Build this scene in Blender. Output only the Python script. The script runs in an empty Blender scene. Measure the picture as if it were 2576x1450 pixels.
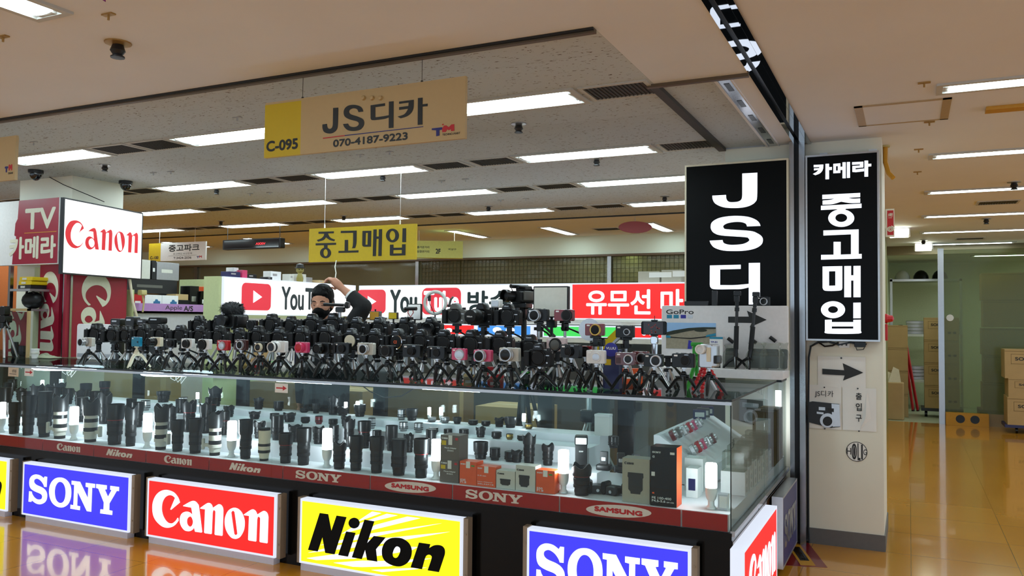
import bpy, bmesh, math, random
from mathutils import Vector, Matrix
random.seed(7)
SC = bpy.context.scene
COL = SC.collection
PI = math.pi
# ------------------------------------------------------------------ camera
F_PX, YAW, PIT, ROL, EYE = 2069.37, math.radians(25.764), math.radians(2.2224), math.radians(0.5756), 1.5
_d = Vector((-math.sin(YAW), math.cos(YAW), 0)); _r = Vector((math.cos(YAW), math.sin(YAW), 0)); _u = Vector((0, 0, 1))
_d, _u = _d*math.cos(PIT) + _u*math.sin(PIT), _u*math.cos(PIT) - _d*math.sin(PIT)
_r, _u = _r*math.cos(ROL) + _u*math.sin(ROL), _u*math.cos(ROL) - _r*math.sin(ROL)
CAM_O = Vector((0, 0, EYE))
cd = bpy.data.cameras.new('camera'); cam = bpy.data.objects.new('camera', cd); COL.objects.link(cam)
cd.sensor_width = 36; cd.lens = F_PX/2576*36; cd.clip_end = 100; cd.clip_start = .05
cam.matrix_world = Matrix(((_r.x, _u.x, -_d.x, 0), (_r.y, _u.y, -_d.y, 0), (_r.z, _u.z, -_d.z, EYE), (0, 0, 0, 1)))
SC.camera = cam
# ------------------------------------------------------------------ world, exposure
wd = bpy.data.worlds.new('world'); SC.world = wd; wd.use_nodes = True
wd.node_tree.nodes['Background'].inputs[0].default_value = (.74, .95, 1.14, 1)
wd.node_tree.nodes['Background'].inputs[1].default_value = 1.0
SC.view_settings.view_transform = 'Standard'; SC.view_settings.look = 'None'
SC.view_settings.gamma = 1; SC.view_settings.use_curve_mapping = False
SC.view_settings.exposure = 0.18
SC.cycles.max_bounces = 8; SC.cycles.transparent_max_bounces = 24; SC.cycles.glossy_bounces = 4; SC.cycles.diffuse_bounces = 4
SC.cycles.caustics_reflective = False; SC.cycles.caustics_refractive = False
SC.cycles.sample_clamp_indirect = 4
TUBE = 17.0        # radiance of the ceiling tubes
BULB = 34.0       # radiance of the bulbs in the showcase

def ray(px, py):
    return _d + _r*((px-1288)/F_PX) - _u*((py-725)/F_PX)
def at(px, py, ax, v):
    w = ray(px, py); i = 'xyz'.index(ax); return CAM_O + w*((v-CAM_O[i])/w[i])
def depth(p):
    return (Vector(p)-CAM_O).dot(_d)
# ------------------------------------------------------------------ materials
def lin(c):
    return tuple(((x/255)/12.92 if x <= 10.3 else ((x/255+.055)/1.055)**2.4) for x in c)
MATS = {}
def M(name, col=(200, 200, 200), rough=.5, metal=0., emit=0., noise=.08, scale=40., bump=0., spec=.5, coat=0.):
    if name in MATS: return MATS[name]
    m = bpy.data.materials.new(name); m.use_nodes = True; nt = m.node_tree; b = nt.nodes['Principled BSDF']
    c = lin(col)
    b.inputs['Roughness'].default_value = rough; b.inputs['Metallic'].default_value = metal
    b.inputs['Specular IOR Level'].default_value = spec; b.inputs['Coat Weight'].default_value = coat
    if emit:
        b.inputs['Base Color'].default_value = (c[0]*.35, c[1]*.35, c[2]*.35, 1)
        b.inputs['Emission Color'].default_value = (*c, 1); b.inputs['Emission Strength'].default_value = emit
    else:
        tc = nt.nodes.new('ShaderNodeTexCoord'); nz = nt.nodes.new('ShaderNodeTexNoise'); nz.inputs['Scale'].default_value = scale
        nz.inputs['Detail'].default_value = 3
        nt.links.new(tc.outputs['Object'], nz.inputs['Vector'])
        mx = nt.nodes.new('ShaderNodeMix'); mx.data_type = 'RGBA'
        mx.inputs[6].default_value = (*[x*(1-noise) for x in c], 1); mx.inputs[7].default_value = (*[min(1, x*(1+noise)) for x in c], 1)
        nt.links.new(nz.outputs[0], mx.inputs[0]); nt.links.new(mx.outputs[2], b.inputs['Base Color'])
        if bump:
            bp = nt.nodes.new('ShaderNodeBump'); bp.inputs['Strength'].default_value = bump; bp.inputs['Distance'].default_value = .002
            nt.links.new(nz.outputs[0], bp.inputs['Height']); nt.links.new(bp.outputs[0], b.inputs['Normal'])
    MATS[name] = m; return m
def glass(name, tint=(.93, .985, .97), rough=.0, refl=.4, haze=0., hazecol=(200, 215, 200)):
    m = bpy.data.materials.new(name); m.use_nodes = True; nt = m.node_tree; nt.nodes.clear()
    out = nt.nodes.new('ShaderNodeOutputMaterial'); tr = nt.nodes.new('ShaderNodeBsdfTransparent'); gl = nt.nodes.new('ShaderNodeBsdfGlossy')
    tr.inputs[0].default_value = (*tint, 1); gl.inputs['Roughness'].default_value = rough; gl.inputs[0].default_value = (refl, refl, refl, 1)
    fr = nt.nodes.new('ShaderNodeFresnel'); fr.inputs[0].default_value = 1.45
    ge = nt.nodes.new('ShaderNodeNewGeometry'); io = nt.nodes.new('ShaderNodeMapRange'); io.inputs[3].default_value = 1.45; io.inputs[4].default_value = 1/1.45
    nt.links.new(ge.outputs['Backfacing'], io.inputs[0]); nt.links.new(io.outputs[0], fr.inputs[0])   # same mirror strength from either side of the pane
    mx = nt.nodes.new('ShaderNodeMixShader'); nt.links.new(fr.outputs[0], mx.inputs[0])
    last = tr
    if haze:
        df = nt.nodes.new('ShaderNodeBsdfDiffuse'); df.inputs[0].default_value = (*lin(hazecol), 1)
        m2 = nt.nodes.new('ShaderNodeMixShader'); m2.inputs[0].default_value = haze
        nt.links.new(tr.outputs[0], m2.inputs[1]); nt.links.new(df.outputs[0], m2.inputs[2]); last = m2
    nt.links.new(last.outputs[0], mx.inputs[1]); nt.links.new(gl.outputs[0], mx.inputs[2]); nt.links.new(mx.outputs[0], out.inputs[0])
    MATS[name] = m; return m
# ------------------------------------------------------------------ mesh building
class MB:
    def __init__(s): s.v = []; s.f = []; s.m = []; s.mi = 0
    def add(s, vs, fs):
        o = len(s.v); s.v += [tuple(v) for v in vs]; s.f += [tuple(i+o for i in f) for f in fs]; s.m += [s.mi]*len(fs); return s
    def mat(s, i): s.mi = i; return s
    def box(s, x0, y0, z0, x1, y1, z1):
        return s.add([(x0,y0,z0),(x1,y0,z0),(x1,y1,z0),(x0,y1,z0),(x0,y0,z1),(x1,y0,z1),(x1,y1,z1),(x0,y1,z1)],
                     [(0,3,2,1),(4,5,6,7),(0,1,5,4),(1,2,6,5),(2,3,7,6),(3,0,4,7)])
    def prism(s, poly, d0, d1, axis='y', c=0.):
        # outline in the plane across 'axis', extruded d0..d1, both rims chamfered by c
        n = len(poly); cx = sum(p[0] for p in poly)/n; cy = sum(p[1] for p in poly)/n
        R = max(max(abs(p[0]-cx), abs(p[1]-cy)) for p in poly); k = 1-c/R if c else 1
        ins = [(cx+(a-cx)*k, cy+(b-cy)*k) for a, b in poly]
        rings = [(ins, d0), (poly, d0+c), (poly, d1-c), (ins, d1)] if c else [(poly, d0), (poly, d1)]
        vs = []
        for pl, d in rings:
            for a, b in pl: vs.append((a, d, b) if axis == 'y' else ((a, b, d) if axis == 'z' else (d, a, b)))
        fs = []
        for r in range(len(rings)-1):
            for i in range(n):
                j = (i+1) % n; fs.append((r*n+i, r*n+j, (r+1)*n+j, (r+1)*n+i))
        fs.append(tuple(range(n-1, -1, -1))); fs.append(tuple((len(rings)-1)*n+i for i in range(n)))
        return s.add(vs, fs)
    def rbox(s, x0, y0, z0, x1, y1, z1, r=.01, axis='y', c=None, seg=4):
        lo = (x0, y0, z0); hi = (x1, y1, z1)
        ia, ib, ic = {'y': (0, 2, 1), 'z': (0, 1, 2), 'x': (1, 2, 0)}[axis]
        a0, a1, b0, b1 = lo[ia], hi[ia], lo[ib], hi[ib]; r = min(r, (a1-a0)/2.01, (b1-b0)/2.01)
        pl = []
        for cx, cy, st in ((a1-r, b1-r, 0), (a0+r, b1-r, 90), (a0+r, b0+r, 180), (a1-r, b0+r, 270)):
            for k in range(seg+1):
                t = math.radians(st+90*k/seg); pl.append((cx+r*math.cos(t), cy+r*math.sin(t)))
        return s.prism(pl, lo[ic], hi[ic], axis, min(r*.35, (hi[ic]-lo[ic])*.3) if c is None else c)
    def lathe(s, prof, base=(0, 0, 0), axis=(0, 0, 1), seg=16, sx=1., sy=1.):
        az = Vector(axis).normalized(); ax = az.orthogonal().normalized() if abs(az.z) < .999 else Vector((1, 0, 0)); ay = az.cross(ax)
        b = Vector(base); vs = []; fs = []; n = len(prof)
        for r, h in prof:
            for k in range(seg):
                t = 2*PI*k/seg; vs.append(b+az*h+ax*(r*math.cos(t)*sx)+ay*(r*math.sin(t)*sy))
        for i in range(n-1):
            for k in range(seg):
                j = (k+1) % seg; fs.append((i*seg+k, i*seg+j, (i+1)*seg+j, (i+1)*seg+k))
        if prof[0][0] > 1e-6: fs.append(tuple(range(seg-1, -1, -1)))
        if prof[-1][0] > 1e-6: fs.append(tuple((n-1)*seg+k for k in range(seg)))
        return s.add(vs, fs)
    def cyl(s, p0, p1, r0, r1=None, seg=12):
        a = Vector(p1)-Vector(p0); return s.lathe([(r0, 0), (r0 if r1 is None else r1, a.length)], p0, a, seg)
    def tube(s, path, r, seg=8):
        pts = [Vector(p) for p in path]; n = len(pts); rs = r if isinstance(r, (list, tuple)) else [r]*n
        vs = []; fs = []; prev = None
        for i, p in enumerate(pts):
            t = (pts[min(i+1, n-1)]-pts[max(i-1, 0)]).normalized()
            if prev is None: prev = t.orthogonal().normalized()
            prev = (prev-t*prev.dot(t)).normalized(); q = t.cross(prev)
            for k in range(seg):
                an = 2*PI*k/seg; vs.append(p+prev*(rs[i]*math.cos(an))+q*(rs[i]*math.sin(an)))
        for i in range(n-1):
            for k in range(seg):
                j = (k+1) % seg; fs.append((i*seg+k, i*seg+j, (i+1)*seg+j, (i+1)*seg+k))
        fs.append(tuple(range(seg-1, -1, -1))); fs.append(tuple((n-1)*seg+k for k in range(seg)))
        return s.add(vs, fs)
    def ball(s, c, r, seg=12, ring=8):
        rx, ry, rz = r if isinstance(r, (list, tuple)) else (r, r, r); c = Vector(c)
        prof = [(math.sin(PI*i/ring), -math.cos(PI*i/ring)) for i in range(ring+1)]
        o = len(s.v); s.lathe([(max(a, 1e-4), b) for a, b in prof], (0, 0, 0), (0, 0, 1), seg)
        for i in range(o, len(s.v)):
            v = s.v[i]; s.v[i] = (c.x+v[0]*rx, c.y+v[1]*ry, c.z+v[2]*rz)
        return s
    def torus(s, c, R, r, axis=(0, 0, 1), seg=28, seg2=8):
        az = Vector(axis).normalized(); ax = az.orthogonal().normalized(); ay = az.cross(ax); c = Vector(c); vs = []; fs = []
        for i in range(seg):
            t = 2*PI*i/seg; e = ax*math.cos(t)+ay*math.sin(t)
            for k in range(seg2):
                a = 2*PI*k/seg2; vs.append(c+e*(R+r*math.cos(a))+az*(r*math.sin(a)))
        for i in range(seg):
            for k in range(seg2):
                fs.append((i*seg2+k, ((i+1) % seg)*seg2+k, ((i+1) % seg)*seg2+(k+1) % seg2, i*seg2+(k+1) % seg2))
        return s.add(vs, fs)
    def rot(s, mtx, start=0):
        for i in range(start, len(s.v)): s.v[i] = tuple(mtx @ Vector(s.v[i]))
        return s
    def build(s, name, mats, parent=None, loc=(0, 0, 0), rz=0., smooth=True):
        me = bpy.data.meshes.new(name); me.from_pydata(s.v, [], s.f)
        if not isinstance(mats, (list, tuple)): mats = [mats]
        for m in mats: me.materials.append(m)
        if len(mats) > 1: me.polygons.foreach_set('material_index', s.m)
        bm = bmesh.new(); bm.from_mesh(me); bmesh.ops.recalc_face_normals(bm, faces=bm.faces); bm.to_mesh(me); bm.free()
        if smooth: me.shade_smooth(); me.set_sharp_from_angle(angle=math.radians(38))
        return link(name, me, parent, loc, rz)
def link(name, me, parent=None, loc=(0, 0, 0), rz=0.):
    o = bpy.data.objects.new(name, me); COL.objects.link(o); o.location = loc; o.rotation_euler = (0, 0, rz)
    if parent: o.parent = parent
    return o
def tag(o, label, cat, group=None, kind=None):
    o['label'] = label; o['category'] = cat
    if group: o['group'] = group
    if kind: o['kind'] = kind
    return o
def thing(name, label, cat, loc=(0, 0, 0), rz=0., group=None):
    o = bpy.data.objects.new(name, None); COL.objects.link(o); o.location = loc; o.rotation_euler = (0, 0, rz); o.empty_display_size = .05
    return tag(o, label, cat, group)
def struct(name, mb, mats, smooth=False, parent=None):
    o = mb.build(name, mats, parent, smooth=smooth)
    if not parent: o['kind'] = 'structure'
    return o
ORD = ('first second third fourth fifth sixth seventh eighth ninth tenth eleventh twelfth thirteenth fourteenth fifteenth sixteenth seventeenth '
       'eighteenth nineteenth twentieth twenty-first twenty-second twenty-third twenty-fourth twenty-fifth twenty-sixth twenty-seventh '
       'twenty-eighth twenty-ninth thirtieth thirty-first thirty-second thirty-third thirty-fourth thirty-fifth').split()
# ------------------------------------------------------------------ flat shapes and lettering
def smooth_loop(pts):
    # points with a third element are corners, the others lie on a curve
    n = len(pts); out = []
    for i in range(n):
        p0, p1, p2, p3 = pts[i-1], pts[i], pts[(i+1) % n], pts[(i+2) % n]
        c1 = len(p1) > 2; c2 = len(p2) > 2; out.append((p1[0], p1[1]))
        if c1 and c2: continue
        t1 = ((p2[0]-p1[0])*.8, (p2[1]-p1[1])*.8) if c1 else ((p2[0]-p0[0])/2, (p2[1]-p0[1])/2)
        t2 = ((p2[0]-p1[0])*.8, (p2[1]-p1[1])*.8) if c2 else ((p3[0]-p1[0])/2, (p3[1]-p1[1])/2)
        for k in range(1, 5):
            t = k/5; a = 2*t**3-3*t*t+1; b = t**3-2*t*t+t; c = -2*t**3+3*t*t; d = t**3-t*t
            out.append((a*p1[0]+b*t1[0]+c*p2[0]+d*t2[0], a*p1[1]+b*t1[1]+c*p2[1]+d*t2[1]))
    return out
def ell(cx, cy, rx, ry, n=28):
    return [(cx+rx*math.cos(2*PI*i/n), cy+ry*math.sin(2*PI*i/n)) for i in range(n)]
def fill(loops, ext=.0006):
    cu = bpy.data.curves.new('outline', 'CURVE'); cu.dimensions = '2D'; cu.fill_mode = 'BOTH'; cu.extrude = ext
    for lp in loops:
        sp = cu.splines.new('POLY'); sp.points.add(len(lp)-1); sp.use_cyclic_u = True
        for p, q in zip(sp.points, lp): p.co = (q[0], q[1], 0, 1)
    ob = bpy.data.objects.new('outline', cu); me = bpy.data.meshes.new_from_object(ob)
    r = ([tuple(v.co) for v in me.vertices], [tuple(p.vertices) for p in me.polygons])
    bpy.data.objects.remove(ob); bpy.data.curves.remove(cu); bpy.data.meshes.remove(me); return r
def flat(mb, loops, d=.001, ext=.0006):
    vs, fs = fill(loops, ext); return mb.add([(x, -d-z-ext, y) for x, y, z in vs], fs)
TXT = {}
def raw_text(body, shear=0.):
    k = (body, shear)
    if k not in TXT:
        cu = bpy.data.curves.new('text', 'FONT'); cu.body = body; cu.size = 1; cu.shear = shear; cu.resolution_u = 5; cu.extrude = .0
        ob = bpy.data.objects.new('text', cu); me = bpy.data.meshes.new_from_object(ob)
        TXT[k] = ([tuple(v.co) for v in me.vertices], [tuple(p.vertices) for p in me.polygons])
        bpy.data.objects.remove(ob); bpy.data.curves.remove(cu); bpy.data.meshes.remove(me)
    return TXT[k]
def text(mb, body, u0, v0, u1, v1, bold=0., d=.001, shear=0., keep=False):
    vs, fs = raw_text(body, shear)
    xs = [v[0] for v in vs]; ys = [v[1] for v in vs]; w = max(xs)-min(xs); h = max(ys)-min(ys)
    b = bold*(v1-v0); sx = (u1-u0-2*b)/w; sy = (v1-v0-2*b)/h
    if keep: sx = sy = min(sx, sy)
    offs = [(0, 0)] if not bold else [(b*math.cos(2*PI*k/8), b*math.sin(2*PI*k/8)) for k in range(8)]
    for i, (ox, oy) in enumerate(offs):
        mb.add([(u0+b+(x-min(xs))*sx+ox, -d-i*3e-5, v0+b+(y-min(ys))*sy+oy) for x, y, z in vs], fs)
    return mb
class Sign:
    # an upright face through P0 running along U; local x along the face, local -y out of it
    def __init__(s, p0, p1, name, label, cat, group=None):
        p0 = Vector(p0); p1 = Vector(p1); s.o = p0; s.U = Vector((p1.x-p0.x, p1.y-p0.y, 0)).normalized(); s.N = Vector((s.U.y, -s.U.x, 0))
        s.root = thing(name, label, cat, p0, math.atan2(s.U.y, s.U.x), group)
    def uv(s, px, py):
        w = ray(px, py); t = (s.o-CAM_O).dot(s.N)/w.dot(s.N); p = CAM_O+w*t-s.o; return (p.dot(s.U), p.z)
    def crop(s, reg, W):
        k = (reg[2]-reg[0])/W
        return lambda lp: [s.uv(reg[0]+q[0]*k, reg[1]+q[1]*k) for q in smooth_loop(lp)]
# ------------------------------------------------------------------ traced lettering (crop coordinates of the photograph)
G = {}
G['canon'] = [
 [[(648,480,1),(620,400),(560,320),(490,280),(400,262),(310,285),(235,350),(185,450),(168,560),(180,690),(225,790),(300,870),(370,910),(440,920),(510,905),(570,865),(625,795,1),(618,748,1),(603,750,1),(580,790),(530,835),(490,845),(440,830),(390,775),(350,690),(333,590),(345,480),(385,400),(430,365),(475,353),(520,365),(563,400,1),(480,600,1),(495,608,1)]],
 [[(703,535,1),(820,470),(875,453),(920,465),(960,510),(980,570),(1034,995,1),(1020,1004,1),(910,988,1),(893,915,1),(870,950),(830,975),(785,980),(730,965),(680,910),(650,840),(645,770),(660,705),(690,665),(730,645),(775,640),(820,655),(866,692,1),(845,570,1),(705,545,1)],
  [(825,723),(850,740),(868,780),(874,825),(860,875),(830,902),(800,890),(775,850),(770,795),(785,750)]],
 [[(1000,575,1),(1100,505),(1145,488),(1185,503),(1210,540),(1219,574,1),(1300,520),(1330,511),(1365,525),(1392,565),(1402,615,1),(1388,1050,1),(1378,1060,1),(1262,1045,1),(1250,1030,1),(1264,670),(1258,630),(1240,612),(1222,630),(1215,670,1),(1200,1020,1),(1190,1030,1),(1080,1014,1),(1068,1000,1),(1084,600,1),(1003,588,1)]],
 [[(1595,572),(1665,595),(1725,660),(1765,760),(1773,860),(1755,970),(1700,1070),(1650,1105),(1600,1112),(1540,1090),(1480,1020),(1440,930),(1425,830),(1435,730),(1475,640),(1530,590)],
  [(1570,624),(1590,640),(1600,670),(1643,1000),(1640,1030),(1618,1048),(1598,1035),(1588,1010),(1543,690),(1545,645)]],
 [[(1757,690,1),(1860,620),(1913,600),(1955,620),(1980,660),(1991,690,1),(2070,640),(2107,627),(2145,643),(2172,680),(2184,735,1),(2170,1180,1),(2160,1190,1),(2040,1170,1),(2030,1155,1),(2042,780),(2036,745),(2015,727),(1997,740),(1988,780,1),(1974,1150,1),(1965,1160,1),(1845,1140,1),(1832,1125,1),(1848,714,1),(1762,702,1)]]]
G['sony'] = [
 [[(485,338,1),(533,345,1),(522,540,1),(475,535,1),(460,490),(420,430),(370,390),(330,380),(290,400),(282,440),(300,475),(340,505),(430,545),(490,590),(525,650),(532,720),(518,790),(480,840),(420,868),(370,870),(310,850),(240,797,1),(228,825,1),(175,820,1),(187,620,1),(235,628,1),(250,680),(290,740),(340,775),(390,780),(425,765),(437,730),(430,695),(395,665),(300,625),(230,580),(200,530),(190,460),(200,380),(240,325),(300,300),(360,305),(410,325),(467,370,1)]],
 [[(775,357),(860,375),(930,430),(980,520),(995,630),(985,750),(940,860),(870,918),(800,933),(720,915),(640,855),(590,760),(570,650),(580,530),(620,440),(690,375)],
  [(780,440),(835,465),(875,540),(887,640),(875,750),(840,825),(785,847),(735,825),(695,760),(678,650),(690,540),(730,465)]],
 [[(1003,418,1),(1165,440,1),(1313,752,1),(1324,548,1),(1272,533,1),(1275,458,1),(1454,482,1),(1450,558,1),(1396,552,1),(1378,1015,1),(1295,1003,1),(1118,630,1),(1108,900,1),(1165,910,1),(1160,985,1),(978,955,1),(982,878,1),(1036,890,1),(1053,500,1),(1002,490,1)]],
 [[(1475,482,1),(1678,508,1),(1676,585,1),(1640,590,1),(1700,727,1),(1768,600,1),(1742,590,1),(1745,517,1),(1913,540,1),(1910,618,1),(1868,615,1),(1728,855,1),(1724,985,1),(1785,998,1),(1780,1077,1),(1550,1045,1),(1556,967,1),(1615,973,1),(1620,835,1),(1515,570,1),(1473,558,1)]]]
G['nikon'] = [
 [[(365,275,1),(492,293,1),(540,543,1),(618,314,1),(768,337,1),(588,898,1),(447,875,1),(405,640,1),(335,855,1),(188,830,1)]],
 [[(966,427),(941,484),(882,508),(823,484),(798,427),(823,370),(882,346),(941,370)]],
 [[(762,552,1),(905,574,1),(790,933,1),(643,908,1)]],
 [[(1038,375,1),(1187,400,1),(1080,728,1),(1180,620,1),(1358,643,1),(1212,822,1),(1232,1008,1),(1078,982,1),(1048,830,1),(998,970,1),(848,943,1)]],
 [[(1505,646),(1610,660),(1700,720),(1745,800),(1750,880),(1730,960),(1680,1030),(1610,1070),(1540,1080),(1450,1060),(1360,1010),(1312,940),(1300,860),(1310,790),(1350,710),(1420,660)],
  [(1535,778),(1570,800),(1578,840),(1565,890),(1535,940),(1500,952),(1470,930),(1464,885),(1480,830),(1505,790)]],
 [[(1860,720,1),(2030,745,1),(2013,803,1),(2080,765),(2150,757),(2210,775),(2245,820),(2250,880),(2235,940),(2160,1165,1),(1990,1138,1),(2048,965),(2045,920),(2010,902),(1970,920),(1945,975),(1905,1122,1),(1733,1093,1)]]]
G['rays'] = [[[(a, b, 1) for a, b in p]] for p in (
 [(900,420),(1150,255),(1290,278)], [(690,590),(940,440),(1370,288),(1535,312),(1190,395),(960,520)],
 [(600,830),(1200,455),(1680,330),(1875,355),(1160,530),(880,620)], [(370,760),(700,680),(1100,590),(2200,430),(1130,640),(650,730)],
 [(185,875),(600,770),(1090,680),(2320,560),(1300,740),(850,800),(340,860)], [(165,955),(800,870),(1300,770),(1840,790),(1740,840),(1250,920),(870,965),(310,985)],
 [(570,1025),(1000,995),(1300,1000),(2050,960),(1700,1020),(1400,1080),(1000,1090),(860,1085)], [(1140,1135),(1500,1115),(1975,1098),(1800,1125),(1300,1165)])]
G['canon_thin'] = [
 [[(285,447),(340,455),(390,485),(430,540),(447,590,1),(390,635),(362,675,1),(415,540,1),(385,505),(340,490),(300,505),(255,560),(225,640),(218,720),(230,790),(265,850),(310,885),(350,895),(395,875),(425,840),(437,820,1),(420,860),(380,905),(330,928),(290,932),(230,910),(175,850),(140,770),(126,680),(135,600),(165,525),(215,465)]],
 [[(522,635,1),(580,595),(618,580),(645,590),(665,640,1),(707,958,1),(648,950,1),(636,895,1),(610,930),(570,952),(540,953),(500,925),(478,880),(472,830),(485,770),(515,735),(550,725),(585,740),(622,772,1),(612,645,1),(575,638,1)],
  [(580,760),(610,775),(628,810),(634,850),(620,895),(585,918),(555,900),(535,860),(530,820),(545,780)]],
 [[(722,655,1),(770,615),(798,600),(820,620),(830,658,1),(880,625),(912,608),(935,630),(943,680,1),(932,977,1),(875,972,1),(884,690),(870,665),(850,660),(830,680,1),(815,965,1),(758,960,1),(768,660,1),(745,652,1)]],
 [[(1072,642),(1120,665),(1150,730),(1160,810),(1148,900),(1115,970),(1072,998),(1030,970),(995,900),(980,820),(985,740),(1015,680),(1045,650)],
  [(1058,658),(1078,680),(1090,740),(1112,920),(1105,965),(1085,975),(1062,960),(1045,910),(1025,740),(1030,680)]],
 [[(1182,708,1),(1225,670),(1250,653),(1272,670),(1285,712,1),(1335,680),(1360,662),(1382,685),(1390,735,1),(1380,1017,1),(1327,1012,1),(1335,750),(1325,720),(1305,712),(1287,730,1),(1270,1007,1),(1217,1003,1),(1225,715,1),(1200,708,1)]]]
def C4(*p): return [(a, b, 1) for a, b in p]
def E4(cx, cy, rx, ry): return [(a, b) for a, b in ell(cx, cy, rx, ry, 16)]
G['js'] = [
 [[(567,175,1),(708,167,1),(706,385),(690,440),(640,475),(570,493),(480,498),(390,490),(320,460),(292,420),(287,382,1),(415,375,1),(420,415),(440,438),(475,443),(530,437),(560,415),(567,375,1)]],
 [[(738,665,1),(612,670,1),(600,645),(560,630),(500,628),(430,640),(392,662),(395,685),(430,697),(640,712),(710,735),(750,765),(760,800),(745,840),(690,875),(600,895),(500,900),(390,895),(310,870),(275,835),(262,803,1),(383,797,1),(395,825),(440,840),(500,842),(580,832),(630,805),(625,782),(590,770),(380,755),(310,735),(280,705),(272,670),(285,630),(340,595),(420,577),(520,571),(620,580),(690,605),(725,635)]],
 [[(265,1035,1),(553,1028,1),(553,1067,1),(360,1072,1),(360,1218,1),(500,1218),(628,1207,1),(628,1240,1),(560,1255),(480,1257),(310,1257),(272,1240),(264,1215,1)]],
 [C4((628,1012),(733,1010),(733,1400),(628,1400))]]
G['buy'] = [
 [[(93,132,1),(164,129,1),(160,165),(140,192),(105,207,1),(87,198,1),(112,184),(128,168,1),(95,172,1),(95,157,1),(133,155,1),(135,147,1),(93,149,1)]],
 [C4((179,124),(205,123),(205,148),(226,147),(226,168),(205,169),(205,236),(179,237))],
 [C4((236,124),(288,120),(288,190),(236,193)), C4((256,141),(269,140),(269,173),(256,174))],
 [C4((288,146),(303,145),(303,113),(327,112),(327,229),(303,229),(303,168),(288,169))], [C4((335,111),(358,110),(358,226),(335,227))],
 [C4((373,112),(455,108),(455,150),(398,155),(398,165),(460,158),(460,178),(400,185),(375,183),(375,140),(430,136),(430,128),(373,131))],
 [C4((463,101),(490,100),(490,124),(513,123),(513,142),(490,144),(490,217),(463,218))],
 [C4((156,350),(432,336),(432,367),(156,382))],
 [[(158,392,1),(220,385),(262,370,1),(330,368,1),(375,378),(432,376,1),(432,408,1),(360,410),(293,400,1),(230,418),(158,422,1)]],
 [C4((146,430),(442,414),(442,445),(325,452),(325,470),(265,470),(265,455),(146,461))],
 [E4(294,520,95,64), E4(294,518,43,30)],
 [C4((164,610),(421,602),(421,785),(365,785),(365,638),(164,647))],
 [C4((238,693),(290,693),(290,786),(443,781),(443,815),(147,823),(147,788),(238,787))],
 [[(158,873,1),(302,870,1),(302,1030,1),(285,1048),(180,1050),(158,1030,1)], C4((205,908),(251,907),(251,1012),(205,1013))],
 [C4((316,870),(366,869),(366,937),(383,937),(383,869),(435,868),(435,1097),(383,1097),(383,975),(366,975),(366,1097),(316,1097))],
 [E4(234,1188,88,62), E4(234,1187,36,25)],
 [C4((382,1137),(436,1136),(436,1250),(382,1251))],
 [[(175,1262,1),(225,1260,1),(225,1278,1),(382,1278,1),(382,1262,1),(437,1261,1),(437,1340,1),(420,1362),(195,1362),(175,1340,1)], C4((225,1310),(382,1310),(382,1326),(225,1326))]]
G['used'] = [
 [[(285,212,1),(635,202,1),(632,245,1),(500,250,1),(520,300),(570,355),(662,392,1),(640,427,1),(540,400),(455,340,1),(400,400),(275,437,1),(245,400,1),(340,365),(400,310),(415,258,1),(285,258,1)]],
 [C4((220,475),(685,462),(683,508),(490,515),(490,600),(410,600),(410,518),(220,522))], [E4(445,693,126,122), E4(445,690,50,80)],
 [[(792,193,1),(1153,184,1),(1150,420),(1140,510),(1115,585,1),(1047,588,1),(1068,500),(1072,235,1),(790,243,1)]],
 [C4((882,398),(957,397),(957,643),(1195,634),(1193,683),(740,693),(740,647),(878,645))],
 [[(1285,193,1),(1487,188,1),(1478,550,1),(1320,552),(1278,520,1)], C4((1360,240),(1408,238),(1400,505),(1353,507))],
 [C4((1533,160),(1607,157),(1604,320),(1655,318),(1658,155),(1732,152),(1718,763),(1644,764),(1652,372),(1603,374),(1590,766),(1517,767))],
 [E4(1967,297,148,156), E4(1964,297,66,105)], [C4((2197,133),(2278,131),(2273,448),(2188,449))],
 [[(1910,507,1),(1990,503,1),(1990,576,1),(2182,572,1),(2184,497,1),(2265,495,1),(2260,748,1),(1940,757),(1905,725,1)], C4((1987,630),(2180,626),(2178,703),(1985,706))]]
G['shop'] = [
 [[(852,567,1),(907,563,1),(903,740),(890,800),(850,835),(800,842),(755,825),(738,785),(737,745,1),(785,738,1),(790,775),(810,792),(835,785),(848,755),(850,700,1)]],
 [[(1177,605,1),(1127,612,1),(1110,580),(1070,570),(1035,585),(1025,610),(1045,635),(1120,660),(1170,685),(1187,720),(1180,760),(1145,800),(1080,815),(1015,808),(975,775),(960,740,1),(1013,735,1),(1030,762),(1070,773),(1110,765),(1130,738),(1110,712),(1030,690),(980,660),(966,615),(980,570),(1020,540),(1080,533),(1135,545),(1165,570)]],
 [[(1257,538,1),(1412,515,1),(1412,543,1),(1307,558,1),(1307,668,1),(1400,655),(1453,645,1),(1453,668,1),(1400,685),(1280,698),(1257,680,1)]],
 [C4((1455,498),(1505,494),(1503,780),(1453,785))],
 [[(1565,498,1),(1723,478,1),(1718,570),(1690,625),(1640,660),(1580,678,1),(1548,660,1),(1620,635),(1655,590),(1660,575,1),(1565,587,1),(1565,558,1),(1665,545,1),(1668,508,1),(1565,522,1)]],
 [C4((1768,460),(1818,455),(1817,527),(1872,520),(1872,547),(1817,552),(1816,745),(1766,750))]]
LOGO = {}
def keep_logo(name, letters):
    xs = [p[0] for l in letters for lp in l for p in lp]; ys = [p[1] for l in letters for lp in l for p in lp]
    x0, x1, y0, y1 = min(xs), max(xs), min(ys), max(ys)
    LOGO[name] = [[[((a-x0)/(x1-x0), (b-y0)/(y1-y0)) for a, b in lp] for lp in l] for l in letters]
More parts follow.
